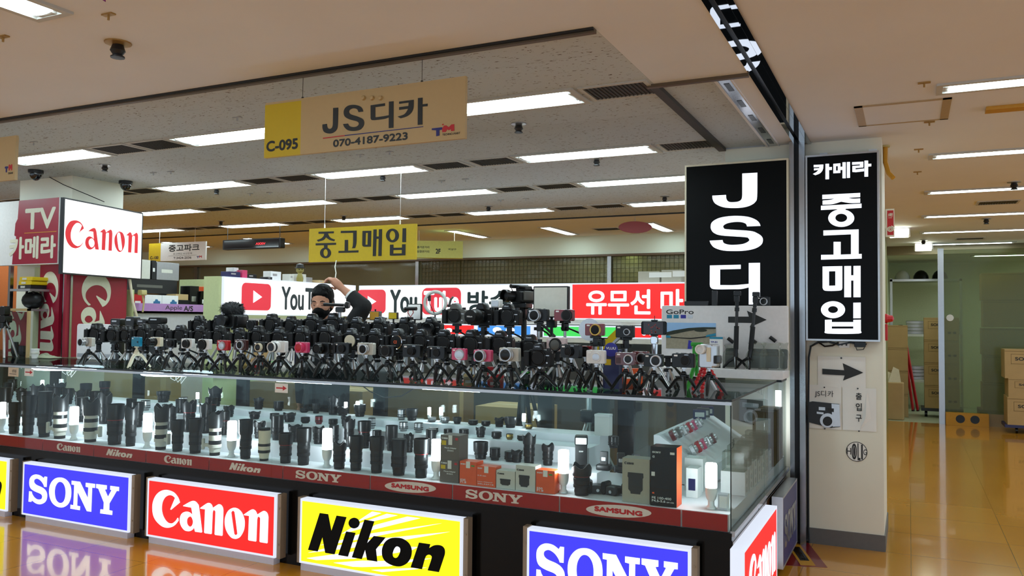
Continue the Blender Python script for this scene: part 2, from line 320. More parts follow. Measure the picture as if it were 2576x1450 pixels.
def logo(mb, name, u0, v0, u1, v1, d=.001, turn=False):
    for l in LOGO[name]:
        if turn: flat(mb, [[(u0+b*(u1-u0), v1-a*(v1-v0)) for a, b in lp] for lp in l], d)
        else: flat(mb, [[(u0+a*(u1-u0), v0+b*(v1-v0)) for a, b in lp] for lp in l], d)
    return mb
def traced(mb, sign, key, reg, W, d=.001):
    cv = sign.crop(reg, W); letters = [[cv(lp) for lp in l] for l in G[key]]
    for i, l in enumerate(letters): flat(mb, l, d+i*1e-5)
    return letters
# ------------------------------------------------------------------ materials in use
M('ceil_front', (226, 228, 236), .75, noise=.03, scale=3); M('ceil_trim', (92, 74, 52), .5); M('black_trim', (20, 20, 20), .4)
M('white_frame', (225, 228, 232), .4); M('steel', (170, 170, 172), .22, 1); M('bracket', (150, 132, 112), .5)
M('black_gloss', (8, 7, 6), .16, spec=.22); M('black', (7, 7, 8), .32, spec=.4); M('rubber', (9, 9, 10), .5, bump=.08, scale=300, spec=.35); M('cap', (18, 18, 19), .55, spec=.3)
M('dark', (26, 26, 28), .38); M('chrome', (215, 215, 218), .15, 1); M('silver', (190, 190, 192), .3, .85); M('gold', (200, 165, 90), .3, 1)
M('white', (232, 232, 230), .4); M('cream', (226, 216, 190), .5); M('offwhite', (205, 203, 192), .5); M('shelf_white', (238, 238, 242), .45, noise=.02)
M('red', (190, 22, 30), .4); M('dark_red', (125, 10, 22), .3, coat=.5); M('strip_red', (170, 22, 15), .4, spec=.2); M('letter_cream', (222, 208, 196), .5)
M('pink', (216, 62, 110), .3, coat=.4); M('teal', (20, 130, 165), .35); M('brown_cam', (66, 26, 24), .35); M('maroon', (98, 34, 36), .25, coat=.6)
M('navy', (24, 26, 78), .35); M('grey_cam', (92, 90, 84), .4); M('pale_pink', (228, 205, 205), .4); M('green', (38, 150, 40), .4)
M('yellow_paint', (214, 182, 8), .5); M('hang_tan', (188, 160, 112), .5, noise=.03); M('hang_yellow', (200, 170, 0), .45, noise=.03); M('ink', (24, 24, 22), .5)
M('blue_ink', (30, 28, 110), .5); M('red_ink', (190, 24, 34), .5); M('pillar', (230, 226, 208), .55, noise=.03, scale=6, bump=.05)
M('skirt', (98, 96, 94), .5); M('card', (176, 146, 98), .75, noise=.1, scale=8); M('card_dark', (130, 104, 66), .8, noise=.12, scale=8)
M('sony_orange', (232, 88, 30), .4); M('box_grey', (98, 88, 78), .5); M('box_stone', (172, 166, 148), .5); M('paper', (232, 230, 224), .7, noise=.03, bump=.2, scale=12)
M('lilac', (176, 130, 190), .5); M('crimson', (150, 22, 48), .4); M('skin', (192, 136, 108), .5); M('hair', (8, 7, 7), .6, bump=.9, scale=160, spec=.15)
M('jacket', (14, 14, 17), .8, bump=.4, scale=90); M('mask', (8, 8, 9), .8, bump=.3, scale=200, spec=.15); M('olive_wall', (140, 138, 84), .7); M('orange_wall', (208, 112, 52), .6)
M('vent_dark', (58, 56, 52), .6); M('vent_frame', (190, 188, 182), .5); M('brass', (170, 132, 74), .45, .6); M('maroon_sign', (150, 60, 62), .5)
M('lamp_white', (248, 248, 246), .35); M('screen_off', (16, 16, 22), .1, coat=.5)
M('lit_white', (244, 250, 252), emit=1.09); M('lit_tube', (226, 249, 255), emit=TUBE); M('lit_bulb', (238, 246, 255), emit=BULB); M('lit_strip', (232, 244, 255), emit=12)
M('lit_blue', (62, 60, 240), emit=0.87); M('lit_red', (240, 38, 38), emit=0.87); M('lit_yellow', (250, 246, 24), emit=0.913); M('lit_frame', (226, 234, 250), emit=0.783)
M('sign_black', (5, 6, 7), .35, noise=.2, spec=.12); M('lit_letter', (236, 242, 255), emit=1.3); M('tube_red', (226, 48, 64), .4, emit=0.739); M('tube_white', (255, 255, 255), emit=1)
M('tube_dark', (28, 56, 60), emit=.25); M('lit_led', (255, 40, 50), emit=1.91); M('lit_green', (70, 220, 96), emit=0.783); M('lit_sky', (70, 150, 236), emit=0.827)
M('lit_lime', (226, 236, 30), emit=0.87); M('lit_exit', (245, 250, 225), emit=14.0); M('dim_blue', (52, 52, 104), .4); M('lamp_ring', (214, 220, 214), .5)
glass('glass'); glass('glass_top', (.80, .88, .88), .03); glass('frosted', (.66, .72, .58), .12, haze=.28, hazecol=(150, 156, 120)); glass('smoked', (.62, .62, .5), .05, haze=.34, hazecol=(160, 152, 122))
glass('bag_film', (.86, .86, .84), .12, haze=.1)
def tile_mat(name, col, rough, tile, groutk, speck=None, bump=.0, wave=.0, c2=None):
    m = bpy.data.materials.new(name); m.use_nodes = True; nt = m.node_tree; b = nt.nodes['Principled BSDF']; L = nt.links.new
    tc = nt.nodes.new('ShaderNodeTexCoord'); c = lin(col)
    br = nt.nodes.new('ShaderNodeTexBrick'); br.offset = 0; br.inputs['Scale'].default_value = 1
    br.inputs['Brick Width'].default_value = tile; br.inputs['Row Height'].default_value = tile; br.inputs['Mortar Size'].default_value = .0022
    e = lin(c2) if c2 else [x*.93 for x in c]
    br.inputs['Color1'].default_value = (*c, 1); br.inputs['Color2'].default_value = (*e, 1); br.inputs['Mortar'].default_value = (*[x*groutk for x in c], 1)
    L(tc.outputs['Object'], br.inputs['Vector']); src = br.outputs[0]
    if speck:
        mp = nt.nodes.new('ShaderNodeMapping'); mp.inputs['Scale'].default_value = (1, 2.4, 1); L(tc.outputs['Object'], mp.inputs[0])
        nz = nt.nodes.new('ShaderNodeTexNoise'); nz.inputs['Scale'].default_value = 38; nz.inputs['Detail'].default_value = 2; L(mp.outputs[0], nz.inputs['Vector'])
        rp = nt.nodes.new('ShaderNodeValToRGB'); rp.color_ramp.elements[0].position = .30; rp.color_ramp.elements[1].position = .36
        rp.color_ramp.elements[0].color = (*lin(speck), 1); rp.color_ramp.elements[1].color = (1, 1, 1, 1)
        L(nz.outputs[0], rp.inputs[0]); mx = nt.nodes.new('ShaderNodeMix'); mx.data_type = 'RGBA'; mx.blend_type = 'MULTIPLY'; mx.inputs[0].default_value = 1
        L(src, mx.inputs[6]); L(rp.outputs[0], mx.inputs[7]); src = mx.outputs[2]
    L(src, b.inputs['Base Color']); b.inputs['Roughness'].default_value = rough
    if wave:
        nz = nt.nodes.new('ShaderNodeTexNoise'); nz.inputs['Scale'].default_value = 9; nz.inputs['Detail'].default_value = 2; L(tc.outputs['Object'], nz.inputs['Vector'])
        bp = nt.nodes.new('ShaderNodeBump'); bp.inputs['Strength'].default_value = wave; bp.inputs['Distance'].default_value = .004; L(nz.outputs[0], bp.inputs['Height'])
        L(bp.outputs[0], b.inputs['Normal']); b.inputs['Coat Weight'].default_value = .5; b.inputs['Coat Roughness'].default_value = .03; L(bp.outputs[0], b.inputs['Coat Normal'])
    MATS[name] = m; return m
tile_mat('floor', (206, 140, 40), .14, .6, .5, wave=.07, c2=(198, 132, 35))
tile_mat('ceil_tile', (196, 204, 212), .8, 1.2, .8, speck=(120, 92, 78))
tile_mat('store_floor', (170, 172, 140), .35, .6, .8)
# ================================================================== THE SETTING
CZ = 2.75
struct('floor', MB().box(-17, -3.5, -.1, 7, 14.05, 0), MATS['floor'])
o = struct('floor', MB().box(-17, 14.05, -.1, 7, 20, -.002), MATS['store_floor'])
c = MB().box(-17, -3.5, CZ, -1.2, 3.28, CZ+.1).box(-1.2, -3.5, CZ, -.715, 4.19, CZ+.1).box(-.6, -3.5, CZ, 7, 14.7, CZ+.1).box(-17, 9.27, CZ, -.6, 14.7, CZ+.1).box(-1.2, 6.85, CZ, -.6, 9.27, CZ+.1)
struct('ceiling', c, MATS['ceil_front'])
struct('ceiling', MB().box(-17, 3.28, CZ, -1.2, 9.27, CZ+.1).box(-1.2, 4.19, CZ+.012, -.715, 6.0, CZ+.1).box(-1.2, 6.0, CZ, -.6, 6.85, CZ+.1), MATS['ceil_tile'])
struct('trim_1', MB().box(-17, 3.268, CZ-.018, -1.2, 3.296, CZ+.002), MATS['ceil_trim'])
struct('trim_2', MB().box(-17, 3.252, CZ-.010, -1.2, 3.268, CZ+.002), MATS['black_trim'])
struct('trim_3', MB().box(-1.24, 4.178, CZ-.018, -.715, 4.205, CZ+.002), MATS['ceil_trim'])
struct('trim_4', MB().box(-1.235, 4.205, CZ-.012, -1.185, 6.0, CZ+.013), MATS['vent_dark'])
struct('trim_5', MB().box(-17, 9.26, CZ-.015, -1.2, 9.285, CZ+.002), MATS['black_trim'])
# slotted rail between the tiles and the shutter track
s1 = at(1814, 197, 'z', CZ); s2 = at(1947, 362, 'z', CZ)
sx = (s1.x+s2.x)/2
r = MB().box(sx-.035, 4.205, CZ-.002, sx+.03, 6.0, CZ+.013); r.mat(1)
for i in range(5): r.box(sx-.016, 4.32+i*.36, CZ-.004, sx+.012, 4.47+i*.36, CZ)
r.mat(2).box(sx-.05, 4.205, CZ-.008, sx-.035, 6, CZ+.013).box(sx+.03, 4.205, CZ-.006, sx+.038, 6, CZ+.013).box(sx+.038, 4.205, CZ+.002, -.715, 6, CZ+.013)
struct('trim_6', r, [MATS['steel'], MATS['black'], MATS['ceil_front']])
# shutter track and its guide post
r = MB().box(-.715, -3.5, CZ-.004, -.69, 6.0, CZ+.1).box(-.668, -3.5, CZ-.004, -.628, 6.0, CZ+.1).box(-.624, -3.5, CZ-.010, -.6, 6.0, CZ+.1)
r.mat(1).box(-.69, -3.5, CZ+.03, -.668, 6, CZ+.1).box(-.628, -3.5, CZ+.004, -.624, 6, CZ+.1)
M('mirror_steel', (176, 180, 184), .012, 1, noise=.01)
struct('trim_7', r, [MATS['mirror_steel'], MATS['black']])
r = MB().box(-.735, 5.90, 0, -.705, 6.0, CZ).box(-.672, 5.90, 0, -.635, 6.0, CZ).mat(1).box(-.705, 5.96, 0, -.672, 6.0, CZ)
struct('trim_8', r, [MATS['steel'], MATS['black']])
# pillars
def pillar(n, x0, y0, x1, y1, skirt=True):
    m = MB().box(x0, y0, 0, x1, y1, CZ)
    p = struct('wall_'+n, m, MATS['pillar'])
    if skirt: struct('baseboard_'+n, MB().box(x0-.008, y0-.008, 0, x1+.008, y1, .105), MATS['skirt'])
pillar('right_pillar', -1.19, 6.0, -.157, 6.75)
pillar('left_pillar', -7.45, 4.87, -6.72, 5.40, False)
# bulkhead and glazed partition at the back
struct('wall_back_bulkhead', MB().box(-17, 11.35, 2.47, -.30, 11.5, CZ), M('bulk', (214, 224, 206), .6, noise=.02))
struct('trim_9', MB().box(-17, 11.33, 2.44, -.30, 11.47, 2.47), MATS['ceil_trim'])
struct('wall_back', MB().box(-17, 14.0, 0, -.35, 14.15, CZ).box(-.40, 11.5, 0, -.30, 14.0, CZ), MATS['olive_wall'])
M('pass_wall', (196, 178, 150), .6)
g = struct('window_1', MB().box(-17, 11.40, .1, -6.43, 11.42, 2.44), MATS['smoked'])
g2 = struct('window_2', MB().box(-6.40, 11.40, .1, -2.0, 11.42, 2.44), MATS['smoked'])
fr = MB()
for px, w in ((1053, .05), (497, .07)):
    p = at(px, 680, 'y', 11.38); fr.box(p.x-w, 11.36, 0, p.x+w*.2, 11.44, 2.44)
struct('window_frame', fr, MATS['steel'], parent=g)
fr = MB(); p0 = at(1060, 680, 'y', 11.38).x
for i in range(70): fr.box(p0+i*.065, 11.385, 1.2, p0+i*.065+.0055, 11.392, 2.44)
for i in range(19): fr.box(p0, 11.378, 1.22+i*.065, -1.4, 11.385, 1.2255+i*.065)
struct('window_grille', fr, M('wire', (66, 64, 40), .5, .3), parent=g2)
fr = MB(); p = at(1534, 680, 'y', 11.38); fr.box(p.x-.03, 11.35, 0, p.x+.03, 11.45, 2.44)
struct('window_frame', fr, MATS['steel'], parent=g2)
struct('wall_left', MB().box(-17.2, -3.5, 0, -17, 20, CZ), MATS['pass_wall'])
# ================================================================== CEILING LIGHTS AND FITTINGS
def troffer(xc, yc, L, along, label, group, w=.25):
    t = thing('ceiling_light', label, 'ceiling light', (xc, yc, CZ), 0 if along == 'x' else PI/2, group)
    h = L/2; m = MB()
    m.box(-h-.03, -w/2-.03, -.012, h+.03, -w/2, .001).box(-h-.03, w/2, -.012, h+.03, w/2+.03, .001).box(-h-.03, -w/2, -.012, -h, w/2, .001).box(h, -w/2, -.012, h+.03, w/2, .001)
    m.build('frame', MATS['vent_frame'], t, smooth=False)
    d = MB(); n = 8; vs = []
    for i in range(n+1):
        a = PI*i/n; vs += [(-h+.03, -math.cos(a)*w*.46, .001-.016*math.sin(a)), (h-.03, -math.cos(a)*w*.46, .001-.016*math.sin(a))]
    d.add(vs, [(2*i, 2*i+1, 2*i+3, 2*i+2) for i in range(n)]+[(0, 1, 2*n+1, 2*n), tuple(2*i for i in range(n+1)), tuple(2*i+1 for i in range(n+1))])
    d.build('diffuser', MATS['lit_tube'], t)
    e = MB(); e.rbox(-h, -w*.3, -.010, -h+.03, w*.3, .001, .004).rbox(h-.03, -w*.3, -.010, h, w*.3, .001, .004)
    e.build('end_cap', MATS['vent_frame'], t)
    return t
def vent(xc, yc, label, group, along='x'):
    t = thing('ceiling_vent', label, 'air vent', (xc, yc, CZ), 0 if along == 'x' else PI/2, group)
    a, b = .19, .14; m = MB()
    m.box(-a, -b, -.008, a, -b+.022, .001).box(-a, b-.022, -.008, a, b, .001).box(-a, -b+.022, -.008, -a+.022, b-.022, .001).box(a-.022, -b+.022, -.008, a, b-.022, .001)
    m.build('frame', MATS['vent_frame'], t, smooth=False)
    g = MB().box(-a+.022, -b+.022, -.002, a-.022, b-.022, .001)
    for i in range(15):
        x = -a+.03+i*(2*a-.06)/14; g.box(x-.003, -b+.022, -.007, x+.003, b-.022, -.002)
    g.build('grille', MATS['vent_dark'], t, smooth=False)
XS = (-2.17, -4.13, -6.07, -7.98, -9.9, -11.85); YS = (4.22, 5.73, 7.02, 8.46)
rows = ('front', 'second', 'third', 'rear')
for j, y in enumerate(YS):
    for i, x in enumerate(XS):
        if j == 0 and i > 3: continue
        lab = f'recessed fluorescent ceiling light in the {rows[j]} row over the camera shop, {ORD[i]} from the right'
        troffer(x, y, 1.04, 'x', lab, 'shop ceiling lights')
        if i < 5:
            for sd in (-1, 1):
                if j == 0 and i == 1 and sd > 0: continue
                vent(x+sd*.765, y, f'grey slotted air vent at the {"left" if sd < 0 else "right"} end of {ORD[i]} light from right, {rows[j]} shop row', 'shop air vents')
yr = (4.87, 6.83, 8.7, 10.65, 12.5, 14.4)
for j, y in enumerate(yr):
    troffer(.80, y, 1.26, 'x', f'long fluorescent ceiling light over the passage by the pillar, {ORD[j]} from the front', 'passage ceiling lights', .14)
    troffer(2.9, y, 1.26, 'x', f'fluorescent ceiling light deeper across the passage right of the pillar, {ORD[j]} from the front', 'passage ceiling lights', .14)
for i, (x, y) in enumerate(((-5.78, 10.5), (-4.38, 10.57), (-2.97, 10.6), (-7.7, 10.45), (-9.4, 10.3), (-11.2, 10.3))):
    troffer(x, y, 1.0, 'y', f'slanting fluorescent ceiling light before the rear bulkhead, {ORD[i]} of its row', 'rear aisle ceiling lights', .14)
tl = at(112, 44, 'z', CZ)
troffer(tl.x+.06, tl.y-.62, 1.2, 'y', 'fluorescent ceiling light at the near upper corner above the aisle', 'aisle ceiling lights', .16)
for i, (x, y) in enumerate(((-1.9, .2), (-5.3, 1.6), (-7.4, 1.6), (-5.3, -1.0), (1.2, 2.6), (1.2, .4), (-1.0, -1.6), (3.2, 2.2), (-9.5, 1.6))):
    troffer(x, y, 1.2, 'y' if x < 1 else 'x', f'fluorescent ceiling light over the near aisle by the viewpoint, {ORD[i]} of these', 'aisle ceiling lights', .16)
def sprinkler(px, py, k, lab, s=1.):
    p = at(px, py, 'z', CZ); t = thing('sprinkler_head', lab, 'sprinkler', (p.x, p.y, CZ), 0, 'ceiling sprinklers')
    MB().lathe([(.045*s, 0), (.045*s, -.006), (.02*s, -.012)], seg=14).build('escutcheon', MATS['brass' if k else 'silver'], t)
    MB().lathe([(.018*s, -.010), (.026*s, -.03*s), (.016*s, -.045*s), (.024*s, -.05*s), (.024*s, -.055*s), (.001, -.056*s)], seg=12).build('nozzle', MATS['dark'], t)
for i, (px, py, k, s) in enumerate(((297, 107, 1, 1.3), (1305, 311, 0, 1.1), (264, 415, 0, 1), (545, 475, 0, 1), (963, 440, 0, 1), (1501, 399, 0, 1), (1672, 494, 0, 1), (556, 556, 0, 1), (865, 543, 0, 1), (1229, 519, 0, 1), (2551, 458, 0, 1.2), (2481, 550, 0, 1.2), (2323, 604, 0, 1.2))):
    sprinkler(px, py, k, f'dark conical sprinkler head on the ceiling, {ORD[i]} counted from the camera' if i else 'brass rimmed sprinkler head on the smooth ceiling above the aisle', s)
for i, (px, py) in enumerate(((273, 35), (8, 91), (597, 295), (386, 434), (430, 431), (906, 389), (980, 382), (629, 487), (678, 484), (781, 477), (1111, 454), (1171, 450), (1260, 503), (1323, 499), (85, 357), (2325, 207), (2308, 432), (2311, 375), (2338, 306))):
    p = at(px, py, 'z', CZ); m = MB().box(-.03, -.012, -.006, .03, .012, 0).cyl((0, 0, -.004), (0, 0, -.026), .005)
    tag(m.build('ceiling_hook', MATS['brass'] if px < 400 and py < 100 or px > 2000 else MATS['silver'], None, (p.x, p.y, CZ)), f'small metal hanging hook plate on the ceiling, {ORD[i]} of those in view', 'ceiling hook', 'ceiling hooks')
# access hatch
a, b, c2, d2 = [at(px, py, 'z', CZ) for px, py in ((2152, 266), (2398, 250), (2380, 300), (2155, 312))]
t = thing('access_hatch', 'square ceiling access hatch with beige frame beside the black header track', 'ceiling hatch', ((a.x+c2.x)/2, (a.y+c2.y)/2, CZ))
hx, hy = .25, .26; m = MB().box(-hx, -hy, -.006, hx, -hy+.02, .001).box(-hx, hy-.02, -.006, hx, hy, .001).box(-hx, -hy, -.006, -hx+.045, hy, .001).box(hx-.045, -hy, -.006, hx, hy, .001)
m.build('frame', M('hatch', (176, 152, 116), .5), t, smooth=False); MB().box(-hx+.045, -hy+.02, -.003, hx-.045, hy-.02, .001).build('door', MATS['ceil_front'], t)
p = at(2540, 268, 'z', CZ); tag(MB().box(-.17, -.05, -.02, .3, .05, 0).build('ceiling_strip', M('amber', (196, 140, 30), .4), None, (p.x+.05, p.y, CZ)), 'amber fitting strip on the ceiling by the right passage lights', 'ceiling fitting')
for i, (px, py) in enumerate(((2510, 509), (2440, 600), (1528, 576))):
    p = at(px, py, 'z', CZ); vent(p.x, p.y, f'dull brown ceiling vent away from the lights, {ORD[i]} from the right', 'plain ceiling vents')
def oval(px, py, rx, rz, lab, z=2.62):
    p = at(px, py, 'z', z); t = thing('hanging_oval', lab, 'hanging sign', (p.x, p.y, z), .45)
    MB().prism([(a*rx, b*rz) for a, b in ell(0, 0, 1, 1, 24)], -.01, .01).build('panel', MATS['maroon_sign'], t); MB().cyl((0, 0, rz), (0, 0, CZ-z), .003).build('hanger', MATS['silver'], t)

oval(1598, 572, .2, .07, 'small oval red sign hanging from the rear aisle ceiling')
p = at(185, -8, 'z', 2.6); t = thing('hanging_pennant', 'purple pointed pennant hanging at the top edge of the aisle', 'pennant', (p.x, p.y, 2.6), .9)
MB().prism([(-.10, .12), (.09, .12), (.10, .0), (-.02, .06)], -.003, .003).build('panel', M('purple', (120, 30, 110), .5), t); MB().cyl((0, 0, .1), (0, 0, .15), .002).build('hanger', MATS['silver'], t)
# dome cameras on the left pillar
for px, py, lab in ((90, 437, 'black dome security camera on the ceiling before the left pillar'), (316, 464, 'black dome security camera at the corner of the left pillar')):
    p = at(px, py, 'z', CZ-.03); t = thing('dome_camera', lab, 'security camera', (p.x, p.y, CZ))
    MB().lathe([(.06, 0), (.06, -.028), (.052, -.032)], seg=18).build('housing', MATS['dark'], t)
    MB().ball((0, 0, -.03), (.05, .05, .062)).build('dome', MATS['screen_off'], t)
q = [at(*p, 'y', 4.84) for p in ((108, 437), (160, 465), (220, 490), (262, 508))]
tag(MB().tube(q, .004, 6).build('cable', MATS['black']), 'thin black cable sagging from dome camera to the white lightbox', 'cable')
# ================================================================== HANGING SIGNS
def hung(p0, p1, zb, zt, name, label, thick=.02):
    s = Sign((p0[0], p0[1], zb), (p1[0], p1[1], zb), name, label, 'hanging sign', 'hanging shop signs'); s.w = (Vector(p1)-Vector(p0)).length; s.h = zt-zb; s.t = thick
    return s
Y = 3.28
a = at(667, 268, 'y', Y); b = at(1171, 194, 'y', Y); zb = (at(667, 398, 'y', Y).z+at(1171, 347, 'y', Y).z)/2; zt = (a.z+b.z)/2
s = hung((a.x, Y, 0), (b.x, Y, 0), zb, zt, 'hanging_sign', 'tan hanging sign with yellow end panel and black lettering over the aisle')
y1 = s.uv(757, 300)[0]
MB().box(y1, 0, 0, s.w, s.t, s.h).build('board', MATS['hang_tan'], s.root, smooth=False)
MB().box(0, 0, 0, y1, s.t, s.h).build('yellow_panel', MATS['hang_yellow'], s.root, smooth=False)
MB().box(0, .002, s.h, s.w, s.t-.002, s.h+.012).build('top_rail', MATS['hang_tan'], s.root)
REG = [640, 140, 1240, 440]; m = MB(); traced(m, s, 'shop', REG, 2576); cv = s.crop(REG, 2576)
def fit(mb, body, reg, W, tl, br, bold=.03, sg=None, d=.001):
    k = (reg[2]-reg[0])/W; u0, v1 = sg.uv(reg[0]+tl[0]*k, reg[1]+tl[1]*k); u1, v0 = sg.uv(reg[0]+br[0]*k, reg[1]+br[1]*k); return text(mb, body, u0, v0, u1, v1, bold, d)
m.build('shop_name', MATS['ink'], s.root, smooth=False)
m = MB(); u0, v0 = s.uv(838, 371); u1, v1 = s.uv(1026, 332); text(m, '070-4187-9223', u0, v0, u1, v1, .05); m.build('phone_number', MATS['ink'], s.root, smooth=False)
m = MB(); u0, v0 = s.uv(670, 383); u1, v1 = s.uv(750, 347); text(m, 'C-095', u0, v0, u1, v1, .05); m.build('stall_code', MATS['ink'], s.root, smooth=False)
m = MB(); u0, v0 = s.uv(1113, 342); u1, v1 = s.uv(1158, 332); text(m, 'TECHNO-MART', u0, v0, u1, v1, .03); m.build('mall_name', MATS['ink'], s.root, smooth=False)
m = MB(); flat(m, [cv(C4((1918,788),(2030,775),(2030,800),(2000,805),(2000,865),(1965,872),(1965,808),(1918,805)))]); flat(m, [cv(C4((978,860),(1825,765),(1825,772),(978,869)))]); m.build('blue_mark', MATS['blue_ink'], s.root, smooth=False)
TM = C4((2050,757),(2075,755),(2100,775),(2130,745),(2160,742),(2160,813),(2125,817),(2125,790),(2100,808),(2085,795),(2068,825),(2030,828),(2030,790))
m = MB(); flat(m, [cv(TM)]); flat(m, [cv(C4((2030,740),(2045,738),(2045,752),(2030,754)))]); flat(m, [cv(C4((742,889),(978,860),(978,869),(742,899)))]); m.build('red_mark', MATS['red_ink'], s.root, smooth=False)
for k, px in enumerate((915, 937, 958)):
    u, v = s.uv(px, 247); MB().lathe([(.012, 0), (.010, .012), (.001, .016)], (u, 0, v), (0, -1, 0)).build('stud', MATS['hang_tan'], s.root)
for px in (758, 1058):
    u, _ = s.uv(px, 250); MB().cyl((u, .01, s.h), (u, .01, CZ-s.o.z), .0015, seg=6).cyl((u, .01, s.h), (u, .01, s.h+.02), .006).build('hanging_wire', MATS['dark'], s.root)
# neighbour's sign, cut by the frame at the left
b = at(40, 345, 'y', Y); zb2 = at(38, 452, 'y', Y).z; s = hung((b.x-1.2, Y, 0), (b.x, Y, 0), zb2, b.z, 'hanging_sign', 'tan hanging sign cut off at the far left over the aisle')
MB().box(0, 0, 0, 1.2, s.t, s.h).build('board', MATS['hang_tan'], s.root, smooth=False); MB().box(0, .002, s.h, 1.2, .018, s.h+.012).build('top_rail', MATS['hang_tan'], s.root)
m = MB(); text(m, 'T', 1.10, .05, 1.135, .09, .12); m.build('blue_mark', MATS['blue_ink'], s.root); m = MB(); text(m, 'M', 1.138, .06, 1.175, .10, .12); m.build('red_mark', MATS['red_ink'], s.root)
m = MB(); text(m, 'TECHNO-MART', 1.135, .038, 1.185, .05, .02); m.build('lettering', MATS['ink'], s.root)
for u in (.3, .9): MB().cyl((u, .01, s.h), (u, .01, CZ-s.o.z), .0015, seg=6).build('hanging_wire', MATS['dark'], s.root)
# yellow sign over the seller
Y = 5.72; a = at(778, 573, 'y', Y); b = at(1047, 566, 'y', Y); zb = at(1045, 653, 'y', Y).z
s = hung((a.x, Y, 0), (b.x, Y, 0), zb, (a.z+b.z)/2, 'hanging_sign', 'plain yellow hanging sign with four black syllables above the seller')
MB().box(0, 0, 0, s.w, s.t, s.h).build('board', MATS['yellow_paint'], s.root, smooth=False)
m = MB(); traced(m, s, 'used', [770, 560, 1055, 665], 2576); m.build('lettering', MATS['ink'], s.root, smooth=False)
for px in (815, 1005):
    u, _ = s.uv(px, 566); MB().cyl((u, .01, s.h), (u, .01, CZ-s.o.z), .0018, seg=6).lathe([(.006, 0), (.006, .03), (.002, .035)], (u, .01, s.h)).build('hanging_wire', MATS['white'], s.root)
SEL = s
# neighbour's white sign further back
Y = 8.45; a = at(375, 614, 'y', Y); b = at(518, 607, 'y', Y); zb = 2.295
s = hung((a.x, Y, 0), (b.x, Y, 0), zb, 2.555, 'hanging_sign', 'white hanging sign with a small yellow end beyond the white lightbox')
MB().box(.24, 0, 0, s.w, .02, s.h).build('board', MATS['white'], s.root, smooth=False); MB().box(0, 0, 0, .24, .02, s.h).build('yellow_panel', MATS['yellow_paint'], s.root, smooth=False)
m = MB(); text(m, '중고파크', .40, .13, 1.0, .23, .03); text(m, 'T:3424-2036', .50, .022, .85, .055, .03); text(m, '중고매입 보상판매', .49, .085, .86, .112, .0); text(m, 'C-100', .03, .03, .2, .075, .05); m.box(.40, -.001, .07, .95, 0, .073)
m.build('lettering', MATS['ink'], s.root, smooth=False)
m = MB(); text(m, 'T', .95, .025, 1.0, .055, .1); m.build('blue_mark', MATS['blue_ink'], s.root); m = MB(); text(m, 'M', 1.0, .03, 1.05, .062, .1); m.build('red_mark', MATS['red_ink'], s.root)
for u in (.2, .9): MB().cyl((u, .01, s.h), (u, .01, CZ-s.o.z), .0018, seg=6).build('hanging_wire', MATS['white'], s.root)
# ticker display
a = at(560, 604, 'y', Y); b = at(706, 600, 'y', Y)
s = hung((a.x, Y, 0), (b.x, Y, 0), 2.425, 2.56, 'ticker_display', 'long black ticker display with glowing red characters under the ceiling')
MB().rbox(0, 0, 0, s.w, .09, s.h, .012).build('housing', MATS['dark'], s.root); MB().box(.03, -.002, .015, s.w-.03, 0, s.h-.015).build('screen', MATS['screen_off'], s.root)
m = MB(); text(m, '\u039b\u0425\u0425V', .60, .05, .77, .08, .06, .003); m.build('lettering', MATS['lit_led'], s.root, smooth=False)
for u in (.05, s.w-.05): MB().cyl((u, .04, s.h), (u, .04, CZ-2.425), .004, seg=6).build('hanging_rod', MATS['dark'], s.root)
# way sign on the back aisle, turned across it
p = at(1100, 600, 'y', 9.9); s = hung((p.x-.33, 9.75, 0), (p.x+.3, 10.1, 0), 2.36, 2.60, 'hanging_sign', 'pale green directory sign hanging behind the yellow sign')
MB().box(0, 0, 0, s.w, .16, s.h).build('board', M('pale_green', (206, 212, 120), .5), s.root, smooth=False)
m = MB(); text(m, '· 즐거운거리', .06, .13, .25, .165, .02); text(m, '· 음향관거리', .06, .07, .25, .105, .02); text(m, '2F', .34, .06, .41, .13, .04); text(m, '비상구', .52, .11, .63, .14, .02); m.build('lettering', MATS['ink'], s.root, smooth=False)
for u in (.1, .6): MB().cyl((u, .08, s.h), (u, .08, CZ-2.36), .003, seg=6).build('hanging_rod', MATS['white'], s.root)
# ================================================================== SHOWCASE COUNTER
GY, XR, ZT, ZS = 3.95, -.757, 1.134, .595
XL = -9.0
ct = thing('display_counter', 'long black based glass showcase counter full of lenses, lit from inside', 'display counter', ((XL+XR)/2, 4.35, 0))
P0 = Vector(ct.location)
def cpart(mb, name, mats, smooth=False, parent=None):
    for i, v in enumerate(mb.v): mb.v[i] = (v[0]-P0.x, v[1]-P0.y, v[2]-P0.z)
    return mb.build(name, mats, parent or ct, smooth=smooth)
cpart(MB().box(XL, 3.985, .0, XR, 4.73, .50).box(XL, GY-.004, .478, XR+.004, 4.0, .512), 'base', MATS['black_gloss'])
cpart(MB().box(XL, GY+.02, .50, XR-.012, 4.73, ZS-.001), 'deck', MATS['shelf_white'])
for i, (a, b, z) in enumerate(((4.17, 4.37, .69), (4.37, 4.55, .785), (4.55, 4.73, .83))):
    cpart(MB().box(XL, a, ZS-.001, -1.62 if i else -1.5, b, z), 'step_shelf', MATS['shelf_white'])
seams = [XL]+[at(px, 1000, 'y', GY).x for px in (50, 686)]+[XR]
for a, b in zip(seams, seams[1:]):
    cpart(MB().box(a+.0015, GY, .512, b-.0015, GY+.006, ZT-.012), 'front_pane', MATS['glass'])
tops = [XL, -5.2, -2.9, XR]
